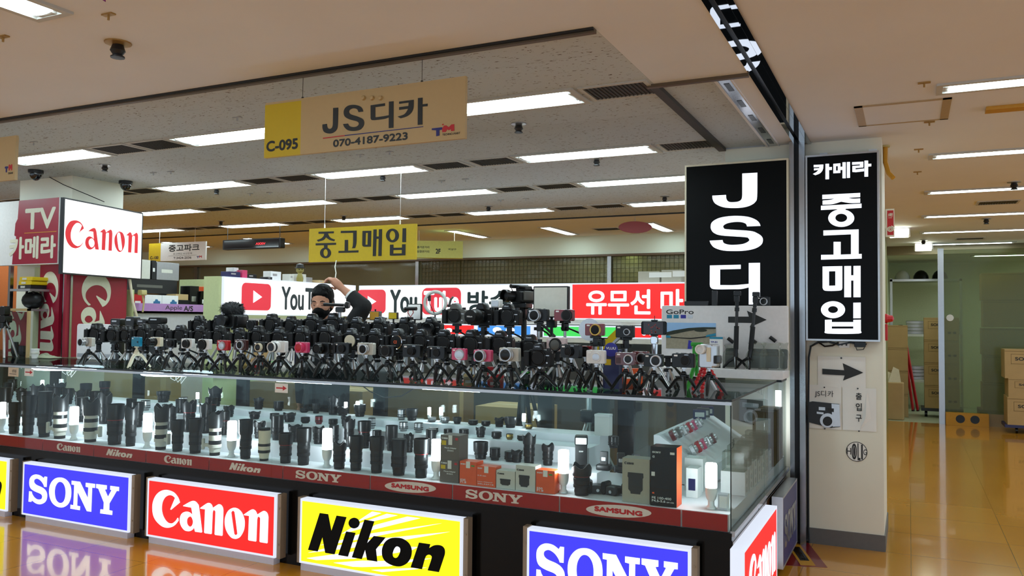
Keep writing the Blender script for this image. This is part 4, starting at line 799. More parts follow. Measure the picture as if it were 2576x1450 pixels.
for i in range(3):
    t = thing('small_box', f'small blue product box at the far end of the wing, {ORD[i]} from the front', 'box', (-1.25, 5.45+i*.12, .861), .3, 'small blue boxes'); MB().rbox(-.04, -.03, 0, .04, .03, .06, .003).build('carton', MATS[('navy', 'grey_cam', 'navy')[i]], t); MB().rbox(-.03, -.032, .015, .03, -.03, .045, .002).build('label_sticker', MATS['paper'], t)
# stickers on the glass
for i, (px, py, lab) in enumerate(((73, 937, 'white sticker with a red arrow on the glass at the left end'), (708, 977, 'white sticker with a red arrow on the glass above the second pane'))):
    p = at(px, py, 'y', GY-.001); t = thing('arrow_sticker', lab, 'sticker', (p.x, GY-.0015, p.z)); w, h = (.05, .028)
    MB().box(-w, -.0008, -h, w, .0004, h).build('backing', MATS['paper'], t, smooth=False); m = MB(); flat(m, [[(-.8*w, .15*h), (.25*w, .15*h), (.25*w, .55*h), (.85*w, 0), (.25*w, -.55*h), (.25*w, -.15*h), (-.8*w, -.15*h)]], .001, .0002); m.build('red_arrow', MATS['red'], t, smooth=False)
p = at(35, 936, 'y', GY-.001); t = thing('notice_sticker', 'beige printed sticker on the glass beside the leftmost arrow sticker', 'sticker', (p.x, GY-.0015, p.z)); MB().box(-.065, -.0008, -.035, .055, .0004, .032).build('backing', M('beige_sticker', (206, 186, 160), .5), t, smooth=False); m = MB(); text(m, '상담실', -.02, -.005, .03, .018, .02, .001); m.box(-.05, -.0012, -.018, .03, -.0008, -.014); m.build('lettering', MATS['ink'], t, smooth=False)
# cable loops under the top and things standing behind the showcase
tag(MB().tube([(at(px, py, 'y', 4.5)) for px, py in ((905, 966), (930, 985), (965, 1001), (1010, 997), (1035, 982), (1050, 972))], .004, 6).build('cable', MATS['dark']), 'dark cable looping below the counter top', 'cable')
for i, (x, y, w, d, h, k) in enumerate(((-6.15, 5.2, .5, .4, 1.02, 1), (-5.2+.35, 5.6, .5, .4, .95, 0), (-4.3, 5.75, .55, .4, .9, 1), (-3.4, 5.55, .6, .4, 1.0, 0), (-2.7, 5.7, .5, .4, .85, 1), (-2.05, 5.7, .35, .35, .62, 0))):
    t = thing('storage_carton', f'brown carton on the floor behind the showcase, {ORD[i]} from the left', 'box', (x, y, 0), 0, 'cartons behind the showcase'); MB().box(-w/2, -d/2, 0, w/2, d/2, h).build('carton', MATS['card' if k else 'card_dark'], t, smooth=False)
    MB().box(-w/2-.001, -.03, h*.3, w/2+.001, .03, h+.001).build('tape', MATS['hang_tan'], t, smooth=False); MB().box(-w*.2, -d/2-.001, h*.5, w*.15, -d/2, h*.75).build('label_sticker', MATS['paper'], t, smooth=False)
t = thing('tripod', 'folding metal tripod standing on the floor behind the showcase, right of centre', 'tripod', (-1.95, 5.25, 0))
MB().cyl((0, 0, .5), (0, 0, 1.05), .02).build('column', MATS['silver'], t)
for a in (.3, 2.4, 4.4): MB().cyl((0, 0, .85), (.42*math.cos(a), .42*math.sin(a), 0), .016, .012).build('leg', MATS['silver'], t)
MB().rbox(-.05, -.05, .82, .05, .05, .9, .02, 'z').build('hub', MATS['black'], t)
# ================================================================== CAMERAS AND TRIPODS ON THE COUNTER
def badge(t, W, y, z, brand, w=.2, mt='silver', x=0.):
    m = MB(); text(m, brand, x-w*W/2, z-.022*W, x+w*W/2, z+.022*W, .06, -y); m.build('brand_mark', MATS[mt], t, smooth=False)
def slr(x, y, z, W, label, group, brand='Canon', cap='cap', mark=None, body='rubber', lensl=0., rz=0., extra=None, ring='dark', knob=False, name='slr_camera'):
    W *= 1.2; z -= .17*W
    t = thing(name, label, 'camera', (x, y, z), rz, group); LASTZ[:] = [z]
    pl = [(-.5, .05), (-.5, .48), (-.46, .57), (-.36, .60), (-.2, .64), (.2, .64), (.33, .60), (.45, .58), (.5, .50), (.5, .05), (.46, 0), (-.46, 0)]
    MB().prism([(a*W, b*W) for a, b in pl], -.17*W, .20*W, 'y', .02*W).build('body', MATS[body], t)
    MB().prism([(a*W, b*W) for a, b in ((-.21, .60), (-.15, .77), (-.09, .84), (.09, .84), (.15, .77), (.21, .60))], -.25*W, .17*W, 'y', .03*W).build('prism_hump', MATS['black' if body == 'rubber' else body], t)
    MB().rbox(-.51*W, -.36*W, .03*W, -.29*W, -.12*W, .575*W, .06*W, 'z').cyl((-.39*W, -.27*W, .57*W), (-.39*W, -.27*W, .61*W), .035*W).build('grip', MATS['rubber'], t)
    MB().cyl((.36*W, 0, .58*W), (.36*W, 0, .68*W), .075*W, seg=16).cyl((-.36*W, .02*W, .58*W), (-.36*W, .02*W, .625*W), .05*W).build('mode_dial', MATS['dark'], t)
    MB().box(-.06*W, -.05*W, .835*W, .06*W, .08*W, .86*W).build('hot_shoe', MATS['silver'], t, smooth=False)
    MB().torus((-.5*W, 0, .52*W), .03*W, .008*W, (1, 0, 0), 10, 5).torus((.5*W, 0, .52*W), .03*W, .008*W, (1, 0, 0), 10, 5).build('strap_lug', MATS['silver'], t)
    cx, cz = .03*W, .33*W
    if lensl:
        l = lensl*W; MB().lathe([(.24*W, 0), (.26*W, .02*W), (.26*W, l*.3), (.24*W, l*.34), (.27*W, l*.4), (.27*W, l*.8), (.255*W, l*.84), (.255*W, l), (.23*W, l), (.20*W, l*.93), (.001, l*.9)], (cx, -.17*W, cz), (0, -1, 0), 22).build('lens', MATS['black'], t)
        MB().lathe([(.272*W, l*.45), (.28*W, l*.47), (.28*W, l*.73), (.272*W, l*.75)], (cx, -.17*W, cz), (0, -1, 0), 26).build('focus_ring', MATS['rubber'], t)
        if cap: MB().lathe([(.25*W, l*.98), (.25*W, l*1.03), (.22*W, l*1.05), (.001, l*1.05)], (cx, -.17*W, cz), (0, -1, 0), 22).build('lens_cap', MATS[cap], t); 
        if mark: m = MB(); text(m, mark, cx-.12*W, cz-.03*W, cx+.12*W, cz+.03*W, .05, .17*W+l*1.06); m.build('cap_lettering', MATS['white'], t, smooth=False)
    else:
        MB().lathe([(.285*W, 0), (.285*W, .05*W), (.26*W, .065*W), (.25*W, .03*W)], (cx, -.17*W, cz), (0, -1, 0), 26).build('mount_ring', MATS[ring], t)
        MB().lathe([(.25*W, .02*W), (.25*W, .085*W), (.235*W, .10*W), (.001, .10*W)], (cx, -.17*W, cz), (0, -1, 0), 26).build('body_cap', MATS[cap], t)
        if mark: m = MB(); text(m, mark, cx-.08*W, cz-.06*W, cx+.08*W, cz+.06*W, .03, .275*W); m.build('cap_lettering', MATS['sony_orange'], t, smooth=False)
    if brand: badge(t, W, -.252*W, .735*W, brand)
    MB().cyl((.36*W, -.17*W, .15*W), (.36*W, -.185*W, .15*W), .03*W, seg=10).box(.30*W, -.175*W, .40*W, .44*W, -.171*W, .43*W).build('front_detail', MATS['silver'], t)
    if knob: MB().rbox(-.5*W, -.1*W, .60*W, -.3*W, .1*W, .66*W, .02*W, 'z').build('top_plate', MATS['dark_red'], t)
    if extra: extra(t, W)
    return t
def compact(x, y, z, W, H, label, group, body='black', lensc='silver', inner='cap', rl=.24, ll=.12, lx=.1, rz=0., brand=None, grip=False, face=None, hood=0, name='compact_camera', cat='camera'):
    t = thing(name, label, cat, (x, y, z), rz, group); D = .15*W
    MB().rbox(-.5*W, -D, 0, .5*W, D, H, .07*W, 'y', .025*W, 5).build('body', MATS[body], t)
    cx, cz, l = lx*W, H*.48, ll*W
    MB().lathe([(rl*W*1.08, 0), (rl*W*1.08, l*.3), (rl*W, l*.34), (rl*W, l), (rl*.88*W, l), (rl*.82*W, l*.9), (rl*.5*W, l*.86)], (cx, -D, cz), (0, -1, 0), 26).build('lens', MATS[lensc], t)
    MB().lathe([(rl*.8*W, l*.8), (rl*.8*W, l*.93), (rl*.74*W, l*.97), (.001, l*.97)], (cx, -D, cz), (0, -1, 0), 22).build('lens_front', MATS[inner], t)
    if l > .2*W: MB().lathe([(rl*W*1.0, l*.5), (rl*W*1.04, l*.52), (rl*W*1.04, l*.75), (rl*W, l*.77)], (cx, -D, cz), (0, -1, 0), 26).build('focus_ring', MATS['black' if lensc in ('white', 'black') else lensc], t)
    MB().rbox(-.40*W, -D-.004*W, H*.78, -.24*W, -D+.01*W, H*.9, .01*W).build('flash_window', MATS['lamp_white'], t)
    MB().cyl((-.3*W, 0, H-.005*W), (-.3*W, 0, H+.025*W), .06*W).cyl((.3*W, 0, H-.005*W), (.3*W, 0, H+.02*W), .05*W).rbox(-.12*W, -.05*W, H-.01*W, .12*W, .05*W, H+.018*W, .01*W, 'z').build('top_controls', MATS['silver' if body != 'black' else 'dark'], t)
    if grip: MB().rbox(-.5*W, -D-.06*W, H*.1, -.34*W, -D+.02*W, H*.9, .03*W).build('grip', MATS['rubber'], t)
    if face: MB().rbox(-.46*W, -D-.003*W, H*.12, -.2*W, -D+.01*W, H*.6, .02*W).build('grip_panel', MATS[face], t)
    if brand: badge(t, W, -D-.004*W, H*.90, brand, .18, 'silver' if body not in ('white', 'offwhite', 'cream') else 'ink', .15*W)
    return t
def mini_tripod(x, y, z0, z1, label, rz, mt='black'):
    h = z1-z0; t = thing('mini_tripod', label, 'tripod', (x, y, z0), rz, 'mini tripods on the counter')
    MB().cyl((0, 0, h-.008), (0, 0, h), .016, seg=14).cyl((0, 0, h*.8), (0, 0, h-.008), .007).build('mounting_plate', MATS['silver' if mt == 'black' else mt], t)
    MB().rbox(-.017, -.017, h*.56, .017, .017, h*.78, .012, 'z', .006).ball((0, 0, h*.78), .014).cyl((.015, 0, h*.68), (.03, 0, h*.68), .009).build('ball_head', MATS[mt], t)
    for k in range(3):
        a = -PI/2+.5+k*2*PI/3; c, s = math.cos(a), math.sin(a)
        MB().tube([(c*r, s*r, h*zz) for r, zz in ((.010, .60), (.026, .62), (.045, .50), (.072, .24), (.095, .04))], [.008, .0095, .0095, .009, .006], 8).build('leg', MATS[mt], t)
def tall_tripod(x, y, z0, z1, label, rz, handle=True):
    h = z1-z0; t = thing('travel_tripod', label, 'tripod', (x, y, z0), rz, 'silver legged tripods on the counter')
    MB().rbox(-.03, -.024, h-.014, .03, .024, h, .008, 'z').rbox(-.014, -.018, h-.06, .014, .018, h-.012, .006).cyl((-.03, 0, h-.045), (.03, 0, h-.045), .010).build('pan_head', MATS['black'], t)
    if handle: MB().tube([(0, .015, h-.04), (.05, .07, h-.07), (.09, .12, h-.11)], [.005, .006, .009], 8).build('pan_handle', MATS['black'], t)
    MB().cyl((0, 0, h*.25), (0, 0, h-.055), .0085).build('column', MATS['silver'], t)
    MB().rbox(-.024, -.024, h*.52, .024, .024, h*.62, .01, 'z').build('hub', MATS['black'], t)
    for k in range(3):
        a = -PI/2+.3+k*2*PI/3; c, s = math.cos(a), math.sin(a); e = .105
        m = MB().cyl((c*.02, s*.02, h*.57), (c*e*.72, s*e*.72, h*.2), .0085).mat(1); m.cyl((c*e*.68, s*e*.68, h*.22), (c*e, s*e, .004), .0095, .008)
        m.build('leg', [MATS['silver'], MATS['black']], t)
LASTZ = []
YF, YM, YB = 4.10, 4.32, 4.56
GF, GM, GB = 'compact cameras in the front line', 'cameras in the middle line', 'cameras in the back line'
def base(px, py, Y, W_px):
    p = at(px, py, 'y', Y); return p.x, p.z, W_px*depth(p)/F_PX
TN = [0]
def stand(x, Y, z, kind, where, mt='black'):
    TN[0] += 1; z = LASTZ.pop() if LASTZ else z
    if kind == 'mini': mini_tripod(x, Y, ZT, z, f'{"white" if mt != "black" else "black"} mini tripod under {where}', random.uniform(-.5, .5), mt)
    else: tall_tripod(x, Y+.01, ZT, z, f'silver legged tripod under {where}', random.uniform(-.7, .7), kind == 'tall')
# front line: (px, bottom py, width px, height ratio, description, options)
FL = [(223, 872, 36, .62, 'white mirrorless camera with a silver lens', dict(body='offwhite', lensc='silver', rl=.26, ll=.5, lx=-.05)),
 (344, 872, 30, .78, 'teal waterproof compact camera', dict(body='teal', lensc='teal', inner='black', rl=.10, ll=.04, lx=.3)),
 (394, 872, 36, .64, 'cream camera with a long black lens', dict(body='cream', lensc='black', rl=.28, ll=.55, lx=-.05)),
 (430, 875, 31, .70, 'black compact with a ribbed black lens', dict(body='black', lensc='dark', rl=.26, ll=.15, lx=.08)),
 (473, 877, 37, .66, 'white compact with a black lens', dict(body='white', lensc='black', rl=.27, ll=.2, lx=.05)),
 (516, 880, 38, .68, 'white compact with a very wide black cap', dict(body='white', lensc='black', inner='cap', rl=.33, ll=.14, lx=-.08)),
 (563, 882, 37, .68, 'red compact with a silver lens', dict(body='red', lensc='silver', inner='silver', rl=.26, ll=.1, lx=.0)),
 (607, 881, 38, .68, 'brown compact with a silver ringed lens', dict(body='brown_cam', lensc='silver', rl=.28, ll=.14, lx=.08)),
 (655, 887, 38, .70, 'black compact with a cream ring lens', dict(body='black', lensc='cream', inner='black', rl=.26, ll=.2, lx=.05)),
 (703, 887, 46, .62, 'white mirrorless camera with a black and white banded lens', dict(body='white', lensc='white', inner='black', rl=.27, ll=.5, lx=-.05)),
 (761, 888, 38, .70, 'hot pink mirrorless camera with a pink lens', dict(body='pink', lensc='pink', inner='red', rl=.3, ll=.25, lx=-.05)),
 (812, 891, 44, .64, 'black mirrorless camera with a ribbed lens', dict(body='black', lensc='black', rl=.27, ll=.4, lx=-.05)),
 (862, 891, 47, .60, 'plain black mirrorless body', dict(body='black', lensc='black', rl=.21, ll=.1, lx=.05, grip=True)),
 (922, 893, 48, .62, 'white mirrorless camera with a silver lens and black cap', dict(body='offwhite', lensc='silver', rl=.25, ll=.25, lx=.02, brand='OLYMPUS')),
 (975, 897, 44, .62, 'black mirrorless body with a wide bare cap', dict(body='black', lensc='dark', inner='cap', rl=.31, ll=.12, lx=-.02, grip=True)),
 (1038, 899, 52, .60, 'black compact with a small round lens', dict(body='black', lensc='black', rl=.19, ll=.14, lx=.02, brand='OLYMPUS')),
 (1100, 903, 48, .64, 'black advanced compact with a flush lens', dict(body='black', lensc='black', rl=.2, ll=.08, lx=.02, grip=True, brand='Canon')),
 (1156, 906, 40, .72, 'pink compact with a silver dial lens', dict(body='pink', lensc='silver', inner='silver', rl=.31, ll=.09, lx=.08)),
 (1216, 910, 49, .60, 'pink mirrorless camera with a silver lens and black cap', dict(body='pink', lensc='silver', inner='cap', rl=.29, ll=.28, lx=-.05)),
 (1283, 909, 54, .62, 'beige and white mirrorless camera with a silver lens', dict(body='offwhite', lensc='silver', inner='black', rl=.30, ll=.3, lx=-.05, face='hang_tan')),
 (1437, 901, 58, .58, 'black compact turned slightly beside the magenta camera', dict(body='black', lensc='black', rl=.2, ll=.12, lx=.0, brand='OLYMPUS', rz=-.25)),
 (1500, 915, 49, .68, 'white compact with a round silver lens', dict(body='white', lensc='white', inner='silver', rl=.24, ll=.08, lx=.05)),
 (1574, 919, 51, .62, 'maroon glossy compact with a black lens', dict(body='maroon', lensc='silver', inner='black', rl=.22, ll=.08, lx=.18, face='brown_cam')),
 (1645, 923, 49, .64, 'black compact with red ends and a ringed lens', dict(body='black', lensc='silver', inner='black', rl=.28, ll=.08, lx=.14)),
 (1720, 925, 57, .62, 'black compact with a sticker beside the green tripod', dict(body='black', lensc='black', rl=.22, ll=.08, lx=.1, brand='OLYMPUS'))]
for i, (px, pb, wp, hr, lab, kw) in enumerate(FL):
    x, z, W = base(px, pb, YF, wp)
    t = compact(x, YF, z, W, W*hr, f'{lab}, {ORD[i]} in the front line', GF, **kw)
    stand(x, YF, z, 'mini', f'the {lab}', 'cream' if i == 1 else 'black')
x, z, W = base(1358, 911, YF, 62); slr(x, YF, z, W*.92, 'small black system camera with a body cap in the front line', GF, 'LUMIX'); stand(x, YF, z, 'mini', 'the small black system camera')
x, z, W = base(1472, 898, 4.2, 40); compact(x, 4.2, z, W, W*.68, 'magenta compact camera half hidden behind the white round lens compact', GM, body='dark_red', lensc='black', rl=.3, ll=.1, lx=.05, inner='cap'); stand(x, 4.2, z, 'mini', 'the magenta compact camera')
x, z, W = base(1612, 917, 4.2, 44); compact(x, 4.2, z, W, W*.72, 'red edged black compact half hidden behind the maroon one', GM, body='maroon', lensc='silver', inner='black', rl=.3, ll=.1, lx=.08); stand(x, 4.2, z, 'mini', 'the red edged black compact')
# silver camcorder at the right end
x, z, W = base(1784, 925, YF, 40); t = thing('camcorder', 'silver upright camcorder on the last mini tripod', 'camera', (x, YF, z), -.2)
MB().rbox(-.035, -.04, 0, .035, .05, .115, .010).build('body', MATS['silver'], t); MB().rbox(-.046, -.03, .0, -.034, .04, .1, .005).build('side_screen', MATS['grey_cam'], t)
MB().lathe([(.024, 0), (.024, .025), (.019, .025), (.017, .012), (.001, .01)], (-.022, -.04, .09), (0, -1, 0), 18).build('lens', MATS['white'], t); MB().rbox(.034, -.02, .02, .05, .04, .06, .006).build('battery', MATS['dark'], t); MB().rbox(.004, -.043, .03, .026, -.04, .10, .004).build('grip_panel', MATS['cream'], t)
stand(x, YF, z, 'mini', 'the silver camcorder')
# middle line of SLR bodies
ML = [(246, 852, 50, 'Canon', {}), (287, 853, 45, 'Canon', {}), (321, 852, 42, 'Nikon', {}), (364, 852, 48, 'Canon', {}), (410, 852, 46, 'Canon', {}), (457, 854, 47, 'Canon', {}), (507, 856, 46, 'Nikon', {}), (555, 857, 48, 'Canon', {}), (605, 858, 42, 'Nikon', {}),
 (653, 860, 52, 'Canon', {}), (705, 863, 52, 'Canon', {}), (763, 863, 55, 'Canon', {}), (826, 864, 61, 'Nikon', {}), (886, 868, 54, 'SONY', dict(cap='cream')), (945, 868, 53, 'Canon', {}), (1003, 871, 57, 'SONY', dict(mark='\u03b1', ring='chrome')), (1062, 872, 56, 'Nikon', {}), (1119, 874, 58, 'Canon', {}),
 (1190, 880, 66, 'Nikon', dict(knob=False)), (1260, 878, 60, 'Canon', {}), (1336, 888, 60, 'Canon', {})]
for i, (px, pb, wp, br, kw) in enumerate(ML):
    Y = YM-.02*(i % 3); x, z, W = base(px, pb, Y, wp)
    lab = 'black SLR body with a cream body cap' if 'cap' in kw else ('black SLR body with an orange letter on its cap' if 'mark' in kw else 'black SLR body with a dark body cap')
    slr(x, Y, z, W*.94, f'{lab}, {ORD[i]} in the middle line', GM, br, rz=random.uniform(-.12, .08), **kw)
    stand(x, Y, z, 'tall' if i % 3 == 2 else 'tallplain', f'the {ORD[i]} SLR body of the middle line')
x, z, W = base(1401, 884, YM, 52); compact(x, YM, z, W, W*.66, 'pale pink mirrorless body with a flower patterned cap in the middle line', GM, body='pale_pink', lensc='black', inner='grey_cam', rl=.3, ll=.1, lx=-.02); stand(x, YM, z, 'tall', 'the pale pink mirrorless body')
# back line
BL = [(503, 828, 44, 'Canon'), (553, 828, 46, 'Canon'), (686, 828, 50, 'Canon'), (734, 830, 45, 'Nikon'), (787, 830, 53, 'Canon'), (842, 832, 58, 'Nikon'), (900, 838, 52, 'Nikon'), (957, 840, 55, 'Canon'), (1022, 840, 55, 'Canon')]
for i, (px, pb, wp, br) in enumerate(BL):
    x, z, W = base(px, pb, YB, wp); slr(x, YB, z, W*.94, f'black SLR body with a dark cap, {ORD[i]} in the back line', GB, br, rz=random.uniform(-.1, .1)); stand(x, YB, z, 'tall' if i % 2 else 'tallplain', f'the {ORD[i]} SLR body of the back line')
x, z, W = base(634, 830, YB, 32); compact(x, YB, z, W, W*.75, 'small black mirrorless body with a round cap between two SLR bodies, back line', GB, body='black', lensc='dark', inner='cap', rl=.36, ll=.1, lx=0.); stand(x, YB, z, 'tallplain', 'the small black mirrorless body')
x, z, W = base(1086, 838, YB, 53); slr(x, YB, z, W*.94, 'black SLR with a zoom lens under the ring light', GB, 'Canon', lensl=.3, cap=None); stand(x, YB, z, 'tall', 'the black SLR with a zoom lens')
x, z, W = base(1148, 805, YB, 54); slr(x, YB, z, W*.94, 'grey SLR body with a lettered black cap in the back line', GB, None, body='grey_cam'); stand(x, YB, z, 'tall', 'the grey SLR body')
x, z, W = base(1216, 808, YB, 62); slr(x, YB, z, W*.9, 'big black superzoom camera with its capped lens pushed forward', GB, None, lensl=.75, cap='cap', mark='Nikon', rz=-.1); stand(x, YB, z, 'tall', 'the big black superzoom camera')
x, z, W = base(1280, 808, YB, 58); slr(x, YB, z, W*.94, 'black SLR body below the shoulder camcorder in the back line', GB, 'Nikon'); stand(x, YB, z, 'tall', 'the black SLR body below the shoulder camcorder')
x, z, W = base(1354, 809, YB, 56); compact(x, YB, z, W, W*.55, 'black and silver mirrorless camera in front of the white light panel', GB, body='black', lensc='silver', rl=.25, ll=.25, lx=-.05); MB(); stand(x, YB, z, 'tall', 'the black and silver mirrorless camera')
x, z, W = base(1420, 808, YB, 51); compact(x, YB, z, W, W*.56, 'red mirrorless body with a wide dark cap in the back line', GB, body='dark_red', lensc='dark', inner='cap', rl=.27, ll=.1, lx=.18); stand(x, YB, z, 'tall', 'the red mirrorless body')
x, z, W = base(1497, 845, YM, 49); compact(x, YM, z, W, W*.62, 'red mirrorless camera with a wide cap before the silver reflector dish', GM, body='dark_red', lensc='gold', inner='cap', rl=.28, ll=.12, lx=.08, brand='LUMIX'); stand(x, YM, z, 'tallplain', 'the red mirrorless camera before the dish')
x, z, W = base(1573, 850, YM, 47); compact(x, YM, z, W, W*.64, 'black compact with a small silver ringed lens, right of the silver dish', GM, body='black', lensc='silver', inner='black', rl=.17, ll=.14, lx=.15); stand(x, YM, z, 'tallplain', 'the black compact right of the dish')
# phone on a clamp
x, z, W = base(1645, 843, YM, 66); t = thing('smartphone', 'dark smartphone held sideways in a clamp on a clear tripod', 'phone', (x, YM, z)); H = W*.52
MB().rbox(-W/2, -.005, 0, W/2, .005, H, .012).build('body', MATS['black_gloss'], t); MB().box(-W*.40, -.0056, H*.05, W*.36, -.004, H*.95).build('screen', M('screen_dark', (48, 40, 46), .2), t, smooth=False)
m = MB(); random.seed(3)
for k in range(14): a, b = random.uniform(-.2, .22), random.uniform(.15, .85); flat(m, [[(W*a+W*.03*math.cos(q*PI/2.5), H*b+W*.03*math.sin(q*PI/2.5)) for q in range(5)]], .0058, .0002)
m.build('screen_picture', MATS['maroon_sign'], t, smooth=False)
z1 = z
t = thing('phone_clamp', 'clear and black clamp tripod holding the sideways smartphone', 'tripod', (x, YM+.012, ZT)); h = z1-ZT
MB().rbox(-.02, -.012, h-.006, .02, .004, h+.002, .004).rbox(-.018, -.008, h+H-.002, .018, .004, h+H+.008, .004).cyl((0, .0, h), (0, 0, h+H), .004).cyl((0, 0, h+H), (0, 0, h+H+.03), .002).build('clamp', MATS['black'], t)
MB().rbox(-.018, -.016, h-.05, .018, .016, h-.006, .01).cyl((0, 0, h*.5), (0, 0, h-.05), .014, .018).build('clear_head', MATS['chrome'], t)
for k in range(3): a = .4+k*2.09; MB().cyl((0, 0, h*.55), (.09*math.cos(a), .09*math.sin(a), .003), .009, .006).build('leg', MATS['chrome'], t)
# accessories above the back line
def acc(name, lab, cat, px, py, Y, parts, rz=0., grp=None):
    p = at(px, py, 'y', Y); t = thing(name, lab, cat, p, rz, grp)
    for n, mb, mt in parts: mb.build(n, MATS[mt], t, smooth=n not in ('lettering',))
    return t
# video camera with a fur covered microphone
x, z, W = base(591, 826, YB, 40); t = thing('camcorder', 'black camcorder carrying a furry microphone, between SLR bodies', 'camera', (x, YB, z)); MB().rbox(-.06, -.08, 0, .06, .08, .10, .02).build('body', MATS['rubber'], t); MB().lathe([(.04, 0), (.045, .05), (.038, .05), (.001, .04)], (-.01, -.08, .055), (0, -1, 0), 18).build('lens', MATS['black'], t); MB().rbox(.05, -.05, .02, .075, .05, .09, .01).build('side_screen', MATS['dark'], t)
stand(x, YB, z, 'tallplain', 'the camcorder with the furry microphone')
p = at(585, 778, 'y', YB); m = MB(); random.seed(5)
m.ball((0, 0, 0), (.068, .09, .052), 18, 12)
for k in range(900):
    u, v = random.uniform(0, 2*PI), math.acos(random.uniform(-1, 1)); n = Vector((math.cos(u)*math.sin(v), math.sin(u)*math.sin(v), math.cos(v))); q = Vector((n.x*.066, n.y*.088, n.z*.05)); e = q+n*random.uniform(.012, .026)+Vector((random.uniform(-.01, .01), 0, -.008)); s = n.orthogonal().normalized()*.0022
    m.add([q-s, q+s, e], [(0, 1, 2)])
tf = thing('fur_windshield', 'shaggy dark grey microphone cover on the camcorder', 'microphone', p); m.build('fur', M('fur', (52, 54, 56), .9), tf, smooth=False); MB().cyl((0, .02, -.045), (0, .02, -.075), .012).build('shoe_mount', MATS['black'], tf)
MB().tube([(.06, 0, .02), (.075, 0, .03), (.10, 0, .035)], .006).tube([(.10, 0, .03), (.105, 0, -.02), (.10, 0, -.09)], .002).build('small_microphone', MATS['black'], tf)
acc('shotgun_microphone', 'shotgun microphone in a mount on the SLR before the seller', 'microphone', 852, 768, YB, [('barrel', MB().cyl((-.105, -.02, .004), (.03, .02, .0), .011).cyl((-.11, -.021, .004), (-.085, -.014, .004), .0125), 'black'), ('mount', MB().rbox(-.02, -.015, -.05, .05, .015, -.012, .012).lathe([(.02, -.01), (.026, 0), (.02, .02)], (.06, .01, 0), (1, .3, 0), 14), 'dark'), ('foot', MB().cyl((.01, 0, -.085), (.01, 0, -.05), .012), 'silver')])
acc('microphone', 'short black microphone in a red shock mount on an SLR body', 'microphone', 1033, 777, YB, [('barrel', MB().cyl((-.043, 0, .0), (.045, 0, 0), .012, seg=14), 'black'), ('grille', MB().cyl((-.047, 0, 0), (-.043, 0, 0), .011, seg=14), 'silver'), ('shock_mount', MB().tube([(-.012, 0, .0), (-.022, 0, -.025), (0, 0, -.055), (.022, 0, -.025), (.012, 0, 0)], .003), 'red'), ('foot', MB().rbox(-.016, -.012, -.072, .016, .012, -.055, .004), 'black')])
acc('photo_light', 'small white light panel with a black frame behind the red mount microphone', 'photo light', 1042, 785, 4.72, [('frame', MB().rbox(-.055, 0, -.055, .055, .02, .055, .008), 'black'), ('diffuser', MB().rbox(-.049, -.003, -.049, .049, .003, .049, .004), 'lamp_white'), ('stem', MB().cyl((0, .01, ZT-at(1042, 785, 'y', 4.72).z), (0, .01, -.05), .006), 'black')])
acc('photo_light', 'small yellow video light on a stem behind the SLR bodies', 'photo light', 988, 795, 4.74, [('frame', MB().rbox(-.036, 0, -.024, .036, .02, .024, .005), 'dark'), ('diffuser', MB().rbox(-.031, -.003, -.02, .031, .003, .02, .003), 'yellow_paint'), ('stem', MB().cyl((0, .01, ZT-at(988, 795, 'y', 4.74).z), (0, .01, -.02), .006), 'black')])
acc('photo_light', 'amber coloured square filter box behind the SLR bodies', 'photo light', 942, 795, 4.74, [('frame', MB().rbox(-.042, 0, -.032, .042, .03, .032, .005), 'grey_cam'), ('diffuser', MB().rbox(-.036, -.003, -.027, .036, .003, .027, .003), 'amber'), ('knob', MB().cyl((0, .01, .032), (0, .01, .046), .006), 'black'), ('stem', MB().cyl((0, .015, ZT-at(942, 795, 'y', 4.74).z), (0, .015, -.03), .006), 'black')])
acc('photo_light', 'large pale light panel with a thin black frame before the wall sign', 'photo light', 1385, 760, 4.70, [('frame', MB().rbox(-.118, 0, -.098, .118, .03, .098, .006), 'black'), ('diffuser', MB().box(-.110, -.003, -.090, .110, .003, .090), 'offwhite'), ('stem', MB().cyl((0, .02, ZT-at(1385, 760, 'y', 4.70).z), (0, .02, -.09), .010).rbox(-.03, .0, -.16, .03, .04, -.11, .01), 'black'), ('knob', MB().cyl((-.14, .015, -.09), (-.115, .015, -.09), .02), 'black')])
p = at(1095, 762, 'y', 4.66); t = thing('ring_light', 'white ring light on a thin stand behind the SLR with lens', 'photo light', p); MB().torus((0, 0, 0), .072, .011, (.25, -1, 0), 40, 10).build('ring', MATS['lamp_ring'], t); MB().cyl((0, .0, ZT-p.z), (0, 0, -.075), .005).tube([(-.04, -.01, .03), (-.03, -.02, -.01), (0, -.01, -.07)], .0025).rbox(-.05, -.015, .01, -.036, .005, .05, .003).build('stand', MATS['black'], t)
acc('pop_up_flash', 'raised flash arm over the grey SLR body', 'camera part', 1130, 765, YB, [('arm', MB().tube([(0, 0, -.01), (.012, 0, .03), (.03, 0, .045)], [.008, .008, .006]), 'grey_cam'), ('joint', MB().cyl((-.01, 0, -.012), (.01, 0, -.012), .009), 'dark')])
acc('flash_gun', 'pale flash head on the superzoom camera', 'flash gun', 1249, 766, YB+.03, [('head', MB().rbox(-.03, -.02, -.02, .03, .03, .03, .006), 'lamp_white'), ('lamp_window', MB().rbox(-.024, -.024, -.014, .024, -.018, .022, .003), 'silver'), ('foot', MB().cyl((0, 0, -.05), (0, 0, -.02), .015), 'black')])
